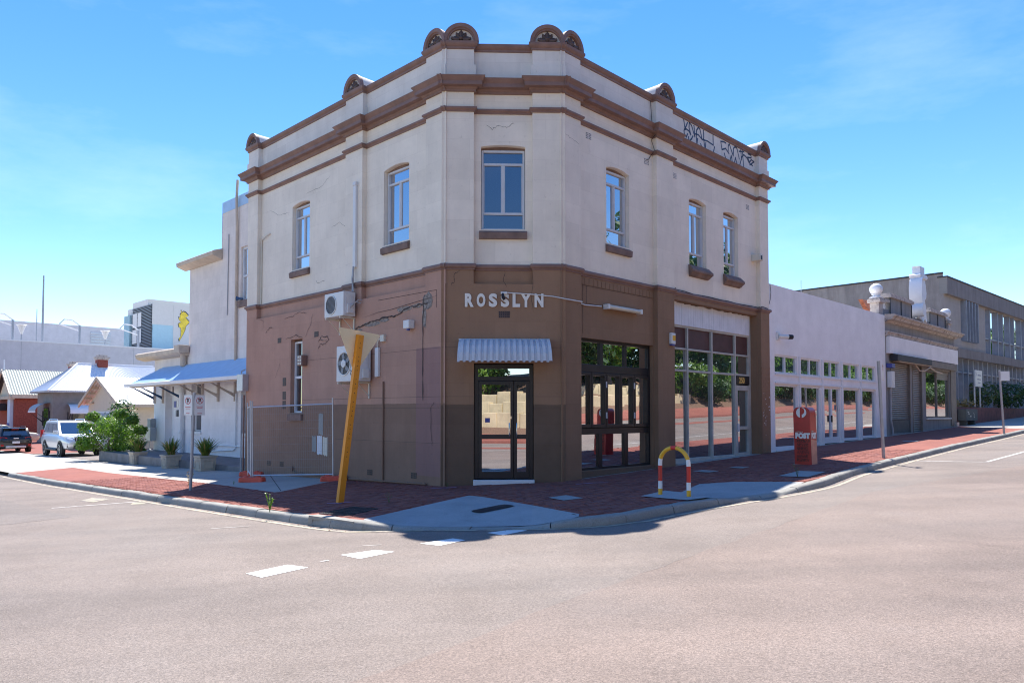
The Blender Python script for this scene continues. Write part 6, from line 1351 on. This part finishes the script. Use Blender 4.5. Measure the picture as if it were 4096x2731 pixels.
for k in range(4): b = MB(); b.box(GH, 42.2-k*.0, 43.6, .05+0, .15, 2.3+k*.0, 2.4) if k == 0 else b.box(GH, 43.2-k*.65, 43.3-k*.65, .02, .45, 2.25+k*.33, 2.38+k*.33); b.build('rafter_end', 'timber_cream', H1)
mb = MB(); mb.box(GH, 38.8, 42.6, .003, .06, .9, 1.75); w = mb.build('window', 'white_paint', H1); g = MB(); g.face([GH(38.95,.07,1.0),GH(42.45,.07,1.0),GH(42.45,.07,1.65),GH(38.95,.07,1.65)]); g.build('pane', 'glass_sky', w)
GI = Frame(D - nL*6.5, dL, nL); H2 = thing('hip_roof_house', GI(63,-3,-1.2), 'grey-walled house with large white hipped roof and chimneys behind the silver vehicle', 'house')
mb = MB(); mb.box(GI, 60.5, 65.6, -9.5, -.5, -2, 3.45); mb.build('wall', 'grey_house', H2); rg0, rg1 = GI(63,-3,6.2), GI(63,-9.6,6.2); e = [GI(60,.0,3.6),GI(66.2,.0,3.6),GI(66.2,-12.6,3.6),GI(60,-12.6,3.6)]
mb = MB(); corr(mb, rg0, rg1, e[3], e[0], 70, .025); mb.build('roof', 'roof_white', H2); mb = MB(); corr(mb, rg0, rg0+Vector((0,0,.001)), e[1], e[0], 24, .02); mb.build('roof', 'galv', H2); mb = MB(); mb.face([rg0,rg1,e[2],e[1]]); mb.face([rg1,e[2],e[3]]); mb.build('roof', 'roof_white', H2)
mb = MB(); mb.rings([[p+Vector((0,0,-.16)) for p in e],[p+Vector((0,0,.0)) for p in e]], True, False); mb.build('gutter', 'galv_dull', H2); mb = MB(); mb.tube([rg0,rg1], .09, 6); mb.tube([rg0,e[0]], .08, 6); mb.build('ridge_cap', 'roof_white', H2)
for s_, o_, z0, z1, w_ in ((63,-5.0,5.9,7.05,.42),(64.5,-3.2,4.4,6.4,.45)):
    b = MB(); b.box(GI, s_-w_, s_+w_, o_-w_, o_+w_, z0, z1-.45); ch = b.build('chimney', 'brick_wall_red', H2); b = MB(); b.box(GI, s_-w_*1.15, s_+w_*1.15, o_-w_*1.15, o_+w_*1.15, z1-.45, z1-.3); b.box(GI, s_-w_*1.35, s_+w_*1.35, o_-w_*1.35, o_+w_*1.35, z1-.3, z1-.18); b.box(GI, s_-w_*.9, s_+w_*.9, o_-w_*.9, o_+w_*.9, z1-.18, z1); b.build('chimney_cap', 'trim_stone', ch)
def hood(F, a0, a1, o, d, z, mat, lab):
    b = MB(); n = 8; b.rings([[F(a, o+d*math.sin(k/n*math.pi/2), z-.75*(1-math.cos(k/n*math.pi/2))) for k in range(n+1)] for a in (a0, a1)], False, False); h = b.build('window_hood', mat, H2)
    b = MB()
    for a in (a0+.05, a1-.05): b.box(F, a-.04, a+.04, o, o+.08, z-2.0, z-.7); b.hexa([F(a-.03,o+.05,z-1.75),F(a+.03,o+.05,z-1.75),F(a+.03,o+.05,z-1.6),F(a-.03,o+.05,z-1.6),F(a-.03,o+d-.1,z-.82),F(a+.03,o+d-.1,z-.82),F(a+.03,o+d,z-.75),F(a-.03,o+d,z-.75)])
    b.build('bracket', 'charcoal', h); b = MB(); b.box(F, a0, a1, o+d-.03, o+d+.03, z-.85, z-.72); b.build('fringe', 'white_paint', h)
    b = MB(); b.box(F, a0+.35, a1-.35, o+.003, o+.06, z-2.6, z-.4); w = b.build('window', 'charcoal', H2); b = MB(); b.face([F(a0+.45,o+.07,z-2.5),F(a1-.45,o+.07,z-2.5),F(a1-.45,o+.07,z-.5),F(a0+.45,o+.07,z-.5)]); b.build('pane', 'glass_dark', w)
hood(GI.off(-.5), 61.3, 63.6, 0, 1.15, 2.55, 'galv_dull', '')
SD = Frame(GI(60.5,0,0).xy, dR, -dL); hood(SD, 1.6, 6.5, 0, 1.0, 2.45, 'roof_white', '')
GJ = Frame(D - nL*6.5, dL, nL); H3 = thing('brick_house', GJ(75,-2,-1.3), 'red brick house with pale green gabled roof at the far left', 'house')
mb = MB(); s0, s1, sa = 72.0, 78.2, 75.1; mb.face([GJ(s0,0,-2),GJ(s1,0,-2),GJ(s1,0,3.3),GJ(s0,0,3.3)]); mb.face([GJ(s0,0,-2),GJ(s0,-12,-2),GJ(s0,-12,3.4),GJ(s0,0,3.4)]); mb.build('wall', 'brick_wall_red', H3)
mb = MB(); mb.face([GJ(s0,.05,3.3),GJ(s1,.05,3.3),GJ(sa,.05,5.8)]); mb.build('gable', 'gable_cream', H3)
mb = MB(); corr(mb, GJ(sa,.5,6.0), GJ(sa,-13,6.0), GJ(s0-.5,-13,3.45), GJ(s0-.5,.5,3.45), 60, .03); mb.build('roof', 'roof_green', H3); mb = MB(); corr(mb, GJ(sa,.5,6.0), GJ(sa,-13,6.0), GJ(s1+.5,-13,3.45), GJ(s1+.5,.5,3.45), 30, .03); mb.build('roof', 'charcoal', H3)
mb = MB()
for q in (s0-.5, s1+.5): mb.hexa([GJ(sa,.45,5.75),GJ(q,.45,3.2),GJ(q,.55,3.2),GJ(sa,.55,5.75),GJ(sa,.45,6.02),GJ(q,.45,3.5),GJ(q,.55,3.5),GJ(sa,.55,6.02)])
mb.box(GJ, s0-.5, s1+.5, .06, .5, 3.0, 3.3); mb.box(GJ, s0-.6, s0-.5, -13, .3, 3.1, 3.45); mb.build('barge_board', 'timber_cream', H3)
mb = MB(); mb.box(GJ, 72.3, 73.3, .01, .3, -1.0, 3.0); mb.build('banner', 'back_blue', H3); mb = MB(); mb.box(GJ, 72.3, 73.3, .31, .33, -1.0, .7); mb.build('banner_base', 'sign_blue', H3); mb = MB(); mb.box(GJ, 75, 77.8, 0, 1.2, 1.9, 2.6); mb.build('porch_hood', 'charcoal', H3, bevel=.1); mb = MB(); mb.tube([GJ(75.1,.3,6),GJ(75.1,.3,7)], .06, 6); mb.build('finial', 'white_paint', H3)
# --- large buildings behind
FD = Frame(D + dL*100, dR, -dL); De = thing('parking_deck', FD(20,0,-2), 'long pale grey parking deck wall behind the houses', 'building')
mb = MB(); mb.box(FD, -25, 48, -30, 0, -4, 11.0); mb.build('wall', 'deck_wall', De); mb = MB(); mb.box(FD, -25, 48, -.3, .05, 11.0, 11.16); mb.build('coping', 'white_paint', De)
for a in (-2, 12.8, 26.5): mb = MB(); mb.strip(FD, [(a,-3),(a,11)], .05, .01); mb.build('panel_joint', 'galv_dull', De, merge=False)
FB = Frame(D + dL*138, dR, -dL); Bk = thing('flat_roof_hall', FB(30,0,0), 'pale blue flat-roofed hall rising behind the parking deck', 'building'); mb = MB(); mb.box(FB, -10, 16, -25, 0, -2, 16.2); mb.build('wall', 'back_blue', Bk); mb = MB(); mb.box(FB, 16, 60, -25, 1.0, -2, 17.2); mb.box(FB, 16, 60, -25.1, 1.1, 17.2, 17.5); mb.build('wall', 'deck_wall', Bk)
for a0, a1 in ((31.2,34.4),(36.8,40.4),(42.3,46)): mb = MB(); mb.box(FB, a0, a1, 1.0, 1.1, 10.5, 13.6); w = mb.build('window', 'galv_dull', Bk); g = MB(); g.face([FB(a0+.2,1.12,10.6),FB(a1-.2,1.12,10.6),FB(a1-.2,1.12,13.4),FB(a0+.2,1.12,13.4)]); g.build('pane', 'glass_teal', w)
for k in range(5): mb = MB(); mb.box(FB, 31.2, 34.6, 1.0, 1.15, 14.2+k*.5, 14.5+k*.5); mb.build('louvre_slat', 'galv', Bk)
FT = Frame((-58,118.7), dR, -dL); FTl = Frame((-58,118.7), dL, -dR); Tw = thing('louvred_tower', FT(5,-5,0), 'tall beige and blue block with grey louvred side and yellow mural', 'building')
mb = MB(); mb.box(FT, 0, 30, -11.4, 0, 0, 16.0); mb.build('wall', 'tower_blue', Tw); mb = MB(); mb.box(FT, 0, 30, -11.4, .003, 16.0, 19.4); mb.build('wall', 'tower_beige', Tw); mb = MB(); mb.box(FT, 3.3, 30, .004, .06, 8, 19.38); mb.build('side_bay', 'tower_beige', Tw)
mb = MB(); mb.box(FT, 0, 8, -9, -2, 19.4, 20.3); mb.build('plant_room', 'tower_beige', Tw)
for k in range(46): b = MB(); z = 8.2+k*.243; b.hexa([FTl(.1,.003,z),FTl(8.9,.003,z),FTl(8.9,.22,z-.05),FTl(.1,.22,z-.05),FTl(.1,.003,z+.08),FTl(8.9,.003,z+.08),FTl(8.9,.22,z+.03),FTl(.1,.22,z+.03)]); b.build('louvre_slat', 'louvre', Tw)
mb = MB(); mb.box(FTl, 0, 8.9, -.1, .004, 8, 19.3); mb.build('louvre_wall', 'charcoal', Tw)
for a0, a1 in ((4.2,5.9),(6.2,8.2)):
    for z0, z1 in ((13.3,15.6),(16.0,18.3)): g = MB(); g.face([FTl(a0,.24,z0),FTl(a1,.24,z0),FTl(a1,.24,z1),FTl(a0,.24,z1)]); g.build('window', 'tower_beige', Tw)
mb = MB(); mb.box(FTl, 8.9, 11.6, -2, .5, 6, 18.2); mb.build('stair_core', 'tower_teal', Tw)
LI = [(.25,1.0),(.33,.93),(.42,.97),(.62,.95),(.85,.86),(.80,.82),(.62,.78),(.78,.72),(1.0,.64),(.86,.58),(.66,.5),(.6,.38),(.45,.24),(.30,.13),(.12,.0),(.05,.08),(.22,.16),(.24,.3),(.22,.42),(.05,.46),(.0,.55),(.12,.6),(.26,.60),(.08,.68),(.02,.78),(.16,.76),(.14,.86),(.26,.92),(.2,.97)]
mb = MB(); mb.face([FT(4.0+x*2.1,.075,13.4+z*5.4) for x, z in LI]); mb.build('mural_outline', 'ink_blue', Tw); cxm, czm = .42, .52
mb = MB(); mb.face([FT(4.0+(cxm+(x-cxm)*.86)*2.1,.085,13.4+(czm+(z-czm)*.93)*5.4) for x, z in LI]); mb.build('mural', 'lion_yellow', Tw)
for k, (a, h) in enumerate(((4.2,14.1),(12.0,14.0),(19.8,13.9),(27.4,13.9))):
    t = thing('shade_frame', FD(a,-1,11), 'curved white shade frame on the deck, ' + ['leftmost of four','second from the left','third from the left','rightmost, before the louvred tower'][k], 'shade frame', 'shade frames on the deck'); g = MB(); g.tube([FD(a,-1,11),FD(a,-1,h-.2)], .16, 6); g.build('post', 'pole_metal', t); g = MB(); g.tube([FD(a,-1,h-.2),FD(a-.9,-1,h+.45),FD(a-1.9,-1,h+.5),FD(a-2.5,-1,h-.2)], .10, 6); g.tube([FD(a-2.5,-1,h-.2),FD(a-.1,-1,h-.9)], .08, 6); g.build('arm', 'white_paint', t)
for k, a in enumerate((5.3,12.9,22.9)):
    t = thing('deck_lamp', FD(a,-.6,11), 'small funnel-shaped lamp on the deck edge, ' + ['leftmost','middle','rightmost'][k] + ' of three', 'lamp', 'funnel lamps on the deck'); g = MB(); g.tube([FD(a,-.6,11),FD(a,-.6,12)], .08, 6); g.build('post', 'pole_metal', t); g = MB(); g.lathe(FD(a,-.6,12), [(.12,0),(.5,1.1),(.65,1.15),(.6,1.2)], 10); g.build('funnel', 'plastic_white', t)
for (a, z0, z1, r), lb in zip(((15.6,11,20.2,.16),(3.2,11,19.3,.16),(14.9,11,15.6,.07)), ('tall thin mast above the parking deck','tall mast at the far left edge','short thin pole beside the tall mast')):
    o = MB().tube([FD(a,-2,z0),FD(a,-2,z1)], [r, r*.6], 8).build('mast', 'pole_metal', None, smooth=True); tag(o, lb, 'mast'); move(o, FD(a,-2,z0))
# tree showing over the office roof, far right
tt = thing('umbrella_tree', (66,84,1), 'distant tree crown just above the office roofline', 'tree'); mb = leaf_cloud(1500, (5,5,2.4), .35, 41, lobes=[((0,0,.3),.7),((.6,0,-.1),.5),((-.6,0,0),.5)])
for i, v in enumerate(mb.v): mb.v[i] = v + Vector((66,84,15.0))
mb.build('crown', 'leaf_dark', tt, merge=False); MB().tube([(66,84,0),(66.3,84,8),(66,84,14.5)], [.4,.3,.15], 8).build('trunk', 'bark', tt, smooth=True)
# ------------------------------------------------------------------ vehicles
def car(name, label, L, Wd, H, belt, paint, cabin, wheel_r, axle, suv=False):
    t = thing(name, (0,0,0), label, 'car'); t['_w'] = [0,0,0]; w = Wd/2; z0 = .26 if not suv else .36
    xf, xr = L/2, -L/2; nose = belt-.13 if suv else belt-.10; hx = cabin[3]
    st = [(xr,.80,z0+.22,belt-.12),(xr+.05,.92,z0+.10,belt-.03),(xr+.25,.985,z0+.02,belt),(xr+.9,1.0,z0,belt),(hx-.3,1.0,z0,belt-.005),(hx+.1,.995,z0,belt-.01),(xf-.75,.97,z0+.02,nose+.05),(xf-.22,.93,z0+.05,nose),(xf-.06,.86,z0+.12,nose-.10),(xf,.74,z0+.2,nose-.26)]
    rr = []
    for x, k, zl, zh in st:
        h = zh-zl; rr.append([Vector((x,y*w*k,zl+h*v)) for y, v in ((-.80,0),(-.95,.08),(-1,.35),(-1.0,.62),(-.965,.88),(-.90,.97),(-.5,1.0),(0,1.012),(.5,1.0),(.90,.97),(.965,.88),(1.0,.62),(1,.35),(.95,.08),(.80,0))])
    b = MB(); b.rings(rr); b.build('body', paint, t, smooth=True)
    # cabin
    x0, x1, x2, x3 = cabin; wb_, wt = w*.93, w*.76; c = MB()
    P = lambda x, y, z: Vector((x,y,z))
    low = [P(x0,-wb_*.96,belt-.04),P(x3,-wb_*.96,belt-.05),P(x3,wb_*.96,belt-.05),P(x0,wb_*.96,belt-.04)]; top = [P(x1,-wt,H-.05),P(x2,-wt,H-.06),P(x2,wt,H-.06),P(x1,wt,H-.05)]; crown = [P(x1+.15,-wt*.86,H),P(x2-.25,-wt*.86,H),P(x2-.25,wt*.86,H),P(x1+.15,wt*.86,H)]
    c.rings([low, top, crown]); c.build('cabin', paint, t, smooth=True)
    def win(pts, nm='window', mt='glass_car', parent=t):
        g = MB(); ctr = sum((Vector(p) for p in pts), Vector())/len(pts); nn = (Vector(pts[1])-Vector(pts[0])).cross(Vector(pts[2])-Vector(pts[0])).normalized()
        if nn.dot(ctr-Vector((0,0,belt+.1))) < 0: nn = -nn
        g.face([Vector(p)+nn*.012 for p in pts]); return g.build(nm, mt, parent)
    def on(side, u, v):  # point on the side glass plane
        a = low[0].lerp(low[1],u) if side < 0 else low[3].lerp(low[2],u); d = top[0].lerp(top[1],u) if side < 0 else top[3].lerp(top[2],u); return a.lerp(d,v)
    for s_ in (-1,1):
        for u0, u1 in ((.06,.30),(.33,.60),(.63,.90)): win([on(s_,u0,.16),on(s_,u1,.16),on(s_,min(u1,.93),.88),on(s_,u0,.88)])
    fr = lambda u, v: low[1].lerp(low[2],u).lerp(top[1].lerp(top[2],u),v); bk = lambda u, v: low[0].lerp(low[3],u).lerp(top[0].lerp(top[3],u),v)
    win([fr(.06,.10),fr(.94,.10),fr(.93,.93),fr(.07,.93)], 'windscreen'); win([bk(.08,.22),bk(.92,.22),bk(.90,.9),bk(.10,.9)], 'rear_window')
    for x in axle:
        for s_ in (-1,1):
            y = s_*(w-.02); n = 24; g = MB(); g.rings([[Vector((x+r*math.cos(2*math.pi*k/n), yy, wheel_r*1.02+r*math.sin(2*math.pi*k/n))) for k in range(n)] for r, yy in ((wheel_r*1.17,y-s_*.12),(wheel_r*1.17,y+s_*.022))]); g.build('wheel_arch', 'car_trim', t)
            g = MB(); prof = [(wheel_r*.62,y-s_*.18),(wheel_r*.95,y-s_*.18),(wheel_r,y-s_*.14),(wheel_r,y+s_*.01),(wheel_r*.95,y+s_*.045),(wheel_r*.66,y+s_*.05)]; g.rings([[Vector((x+r*math.cos(2*math.pi*k/n), yy, wheel_r+r*math.sin(2*math.pi*k/n))) for k in range(n)] for r, yy in prof], True, True); wl_ = g.build('wheel', 'tyre', t, smooth=True)
            g = MB(); g.rings([[Vector((x+r*math.cos(2*math.pi*k/n), yy, wheel_r+r*math.sin(2*math.pi*k/n))) for k in range(n)] for r, yy in ((wheel_r*.66,y+s_*.052),(wheel_r*.60,y+s_*.056),(wheel_r*.56,y+s_*.02))], True, False)
            for k in range(6):
                an = 2*math.pi*k/6; dx, dz = math.cos(an), math.sin(an); q = Vector((-dz,0,dx))*wheel_r*.09; c0 = Vector((x,y+s_*.05,wheel_r)); e = Vector((dx,0,dz))*wheel_r*.6; g.face([c0-q, c0+q, c0+e+q*.7, c0+e-q*.7])
            g.build('rim', 'rim', wl_)
    for s_ in (-1,1):
        g = MB(); m = Vector((x3-.18,s_*(w*.98+.06),belt+.10)); g.rings([[m+Vector((dx,s_*dy,dz)) for dx, dz in ((-.05,-.08),(.06,-.06),(.05,.09),(-.05,.10))] for dy in (-.10,.12)]); g.build('mirror', paint, t, bevel=.02)
        g = MB(); g.tube([(x1+.2,s_*wt*.9,H+.005),(x1+.25,s_*wt*.9,H+.06),(x2-.4,s_*wt*.9,H+.06),(x2-.3,s_*wt*.9,H)], .022, 6); g.build('roof_rail', 'chrome' if suv else 'car_trim', t)
    return t
def qbox(t, nm, mt, x0, x1, y0, y1, z0, z1, bv=.01): g = MB(); g.hexa([(x0,y0,z0),(x1,y0,z0),(x1,y1,z0),(x0,y1,z0),(x0,y0,z1),(x1,y0,z1),(x1,y1,z1),(x0,y1,z1)]); return g.build(nm, mt, t, bevel=bv)
def place(t, p, d): t.location = (p[0], p[1], p[2]); t.rotation_euler = (0, 0, math.atan2(d[1], d[0]))
s = car('suv', 'silver-white four-wheel drive parked facing the street behind the bush', 4.85, 1.88, 1.86, 1.16, 'car_silver', (-2.25,-2.05,.15,1.02), .385, (1.42,-1.37), True)
for k in range(2):
    y = (-1)**k
    g = MB(); g.hexa([(2.30,y*.52,.86),(2.17,y*.86,.90),(2.02,y*.90,.93),(2.3,y*.52,.88),(2.28,y*.52,1.02),(2.13,y*.85,1.05),(1.92,y*.885,1.07),(2.2,y*.52,1.04)]); g.build('headlight', 'head_lamp', s)
    qbox(s, 'fog_lamp', 'car_trim', 2.26, 2.36, y*.62 if y > 0 else -.82, .82 if y > 0 else -.62, .52, .70)
    qbox(s, 'tail_light', 'tail_red', -2.44, -2.30, .72 if y > 0 else -.92, .92 if y > 0 else -.72, .95, 1.35)
qbox(s, 'grille', 'car_trim', 2.28, 2.405, -.48, .48, .72, 1.0)
for k in range(7): qbox(s, 'grille_bar', 'chrome', 2.40, 2.425, -.42+k*.14-.018, -.42+k*.14+.018, .73, .99, .004)
qbox(s, 'grille_surround', 'chrome', 2.27, 2.40, -.52, .52, 1.0, 1.05); qbox(s, 'bumper_trim', 'car_trim', 2.36, 2.46, -.55, .55, .44, .62); qbox(s, 'plate', 'sign_white', 2.455, 2.47, -.19, .19, .56, .67, .003)
g = MB(); g.tube([(2.44,-.5,.45),(2.52,-.48,.62),(2.50,-.42,.80),(2.50,.42,.80),(2.52,.48,.62),(2.44,.5,.45)], .03, 8); g.build('nudge_bar', 'car_trim', s, smooth=True)
g = MB(); g.tube([(-.95,-.93,.36),(.95,-.93,.36)], .07, 8); g.tube([(-.95,.93,.36),(.95,.93,.36)], .07, 8); g.build('side_step', 'car_trim', s, smooth=True)
place(s, (-23.74,39.95,gz(-23.7)), -dL)
h = car('hatchback', 'black hatchback parked with its rear towards the camera, far left', 4.14, 1.76, 1.52, .98, 'car_dark', (-1.98,-1.62,.15,1.05), .33, (1.28,-1.28))
for y in (-1,1):
    g = MB(); g.hexa([(-2.06,y*.46,.84),(-1.98,y*.80,.82),(-1.70,y*.875,.86),(-1.99,y*.5,.84),(-2.05,y*.46,.95),(-1.97,y*.80,.98),(-1.68,y*.87,.98),(-1.98,y*.5,.95)]); g.build('tail_light', 'tail_red', h); qbox(h, 'reflector', 'tail_red', -2.08, -2.0, y*.62 if y > 0 else -.76, .76 if y > 0 else -.62, .42, .55)
qbox(h, 'plate', 'sign_white', -2.10, -2.07, -.19, .19, .60, .72, .003); qbox(h, 'bumper_trim', 'rim', -2.10, -1.95, -.52, .52, .32, .46, .03); qbox(h, 'brake_light', 'tail_red', -1.78, -1.70, -.18, .18, 1.42, 1.45, .004); qbox(h, 'wiper', 'car_trim', -1.96, -1.92, -.3, .25, 1.10, 1.13, .003)
qbox(h, 'badge', 'chrome', -2.08, -2.06, -.13, .13, .87, .92, .002); qbox(h, 'rear_spoiler', 'car_dark', -1.80, -1.5, -.60, .60, 1.46, 1.50)
place(h, (-31.2,45.87,gz(-31.2)), dL)
y_ = car('sedan', 'pale cream car mostly hidden behind the black hatchback', 4.5, 1.78, 1.44, .95, 'car_cream', (-1.75,-1.0,.35,1.15), .32, (1.35,-1.35))
for y in (-1,1): qbox(y_, 'headlight', 'head_lamp', 2.05, 2.22, y*.5 if y > 0 else -.8, .8 if y > 0 else -.5, .64, .76); qbox(y_, 'tail_light', 'tail_red', -2.26, -2.1, y*.5 if y > 0 else -.8, .8 if y > 0 else -.5, .66, .80)
place(y_, (-35.3,51.0,gz(-35.3)+.25), dR)
drv = [xy(PL,20.5,.0), xy(PL,70,-1), xy(PL,70,-7), xy(PL,25,-7), xy(PL,25,-2.4)]
sheet('driveway', drv, .012, 'asphalt', kind='structure'); sheet('brick_forecourt', [xy(PL,36,-.2), xy(PL,95,-1), xy(PL,95,-14), xy(PL,36,-8)], .02, 'paver_bed', kind='structure')
mb = MB()
for i in range(14): mb.box(FG, 24.7+i*.0, 24.7, 0, 0, 0, 0) if False else None
lw_ = thing('garden_edging', FG(25.6,1.9,gLs(25)), 'low brick garden edging beside the large green bush', 'edging')
for r_ in range(3):
    for i in range(8): b = MB(); a = 24.65+i*.24+(.12 if r_ % 2 else 0); b.box(FG, a, a+.228, 1.5, 1.62, gLs(25)+r_*.085, gLs(25)+r_*.085+.078); b.build('brick', 'grey_house', lw_)

# ------------------------------------------------------------------ the other side of the main street (what the windows mirror)
def hz(o):
    pts = [(17,-.13),(17.02,.0),(19,.03),(20.5,.25),(23,1.7),(27,3.6),(34,4.8),(80,5.6)]
    for (a, z), (b, w) in zip(pts[:-1], pts[1:]):
        if o <= b: return z+(w-z)*(o-a)/(b-a)
    return pts[-1][1]
mb = MB(); TS = list(range(-100,201,5)); OS = [17,17.02,19,20.5,21.7,23,25,27,30,34,50,80]
pt = lambda t, o: (lambda q: Vector((q.x, q.y, gzc(q.x)+hz(o)+(0 if o < 20 else .35*noise.noise(Vector((q.x*.12,q.y*.12,0)))))))(PR(t,o,0))
for t0, t1 in zip(TS[:-1], TS[1:]):
    for o0, o1 in zip(OS[:-1], OS[1:]): mb.face([pt(t0,o0),pt(t1,o0),pt(t1,o1),pt(t0,o1)], None, 0 if o0 >= 20 else 1)
em = mb.build('embankment', ['mulch','paver_bed'], None, smooth=True); tag(em, kind='structure')
line([xy(PR,-90,11.8), xy(PR,180,11.8)], .12, 'line_white'); line([xy(PR,-90,14.1), xy(PR,180,14.1)], .12, 'line_white'); sheet('median_strip', [xy(PR,-90,12.4), xy(PR,180,12.4), xy(PR,180,13.6), xy(PR,-90,13.6)], RD, 'paver_bed', road); line([xy(PR,-90,16.6), xy(PR,180,16.6)], .1, 'line_faint')
rw = thing('retaining_wall', PR(-20,21,.5), 'tan limestone slab retaining wall across the street, mirrored in the corner door and windows', 'wall')
random.seed(11)
for i in range(62):
    t_ = -46+i*1.22 if i < 46 else 26+(i-46)*1.0
    for j in range(3):
        if t_ > 0 and j > 1: continue
        a = t_+random.uniform(-.05,.05)+(.5 if j % 2 else 0); o_ = 21.2+j*1.3; z = gzc(PR(a,o_,0).x)+hz(o_)-.2; b = MB(); b.box(PR, a, a+1.15, o_, o_+.5, z, z+random.uniform(.95,1.15)); b.build('stone', 'limestone', rw, bevel=.04)
def make_tree(seed, h, rad, n, leaf, mat, bark):
    rnd = random.Random(seed); t = thing('street_tree', (0,0,0), 'leafy tree across the street, seen only mirrored in the windows', 'tree', 'trees across the street'); t['_w'] = [0,0,0]
    m = MB(); m.tube([(0,0,-.4),(.1,.05,h*.25),(.05,-.1,h*.5),(.15,.1,h*.75)], [.32,.25,.18,.08], 10); lobes = []
    for k in range(9):
        an = k*2.4+rnd.uniform(-.4,.4); z = h*(.12+.075*k); r = rad*rnd.uniform(.45,.75); e = Vector((math.cos(an)*r, math.sin(an)*r, z+h*.15)); m.tube([(0,0,z*.85), (e.x*.5,e.y*.5,z+h*.03), e], [.12,.08,.03], 6); lobes.append(((e.x/rad, e.y/rad, (e.z-h*.46)/(h*.46)), rnd.uniform(.34,.50)))
    lobes.append(((0,0,.55),.45)); m.build('trunk', bark, t, smooth=True)
    mb = leaf_cloud(n, (rad,rad,h*.46), leaf, seed, lobes=lobes)
    for i, v in enumerate(mb.v): mb.v[i] = v + Vector((0,0,h*.46))
    mb.build('crown', mat, t, merge=False); return t
protos = [make_tree(1, 8.5, 3.4, 5200, .24, 'leaf_gum', 'bark_pale'), make_tree(2, 7, 3.2, 5000, .22, 'leaf_bush', 'bark'), make_tree(3, 8, 3.5, 5600, .24, 'leaf_dark', 'bark')]
used = set(); spots = [(-44,27),(-38,29.5),(-33,26.5),(-28,29),(-23,27),(-18,29),(-12,27),(-6,29),(2,27),(12,27),(22,26)] + [(27+3.6*k, 26.5 if k % 2 else 24.3) for k in range(34)]
for i, (t_, o_) in enumerate(spots):
    k = i % 3; p = protos[k] if k not in used else copy_tree(protos[k]); used.add(k); q = PR(t_,o_,0); p.location = (q.x, q.y, gzc(q.x)+hz(o_)-.2); p.rotation_euler = (0,0,i*1.3); sc = 1.15+.4*((i*37) % 10)/10; p.scale = (sc,sc,sc)
def make_sh(seed, mat):
    t = thing('bank_shrub', (0,0,0), 'green shrub on the bank across the street, seen only mirrored in the windows', 'shrub', 'shrubs on the bank'); t['_w'] = [0,0,0]; mb = leaf_cloud(1500, (1.5,1.5,1.1), .14, seed, lobes=[((0,0,0),.8),((.5,.2,.2),.5),((-.5,-.2,.1),.5)])
    for i, v in enumerate(mb.v): mb.v[i] = v + Vector((0,0,1.0))
    mb.build('foliage', mat, t, merge=False); st = MB(); [st.tube([(0,0,-.2),(math.cos(k)*.4,math.sin(k)*.4,.6),(math.cos(k)*.8,math.sin(k)*.8,1.2)], [.04,.03,.01], 5) for k in range(0,6)]; st.build('stem', 'bark', t); return t
pr2 = [make_sh(51,'leaf_dark'), make_sh(52,'leaf_bush')]; used = set()
for i, (t_, o_) in enumerate([(-6,25),(-12,25.5),(-19,25),(-27,25),(-33,25)] + [(29+3.2*k,24.6) for k in range(4)] + [(43+2.4*k, 21.2 if k % 2 else 22.2) for k in range(38)]):
    k = i % 2; p = pr2[k] if k not in used else copy_tree(pr2[k]); used.add(k); q = PR(t_,o_,0); p.location = (q.x, q.y, gzc(q.x)+hz(o_)-.15); p.rotation_euler = (0,0,i*.9); sc = 1.1+.6*((i*53) % 10)/10; p.scale = (sc,sc,sc*1.15)
# tidy helper properties
for o in bpy.data.objects:
    if '_w' in o: del o['_w']
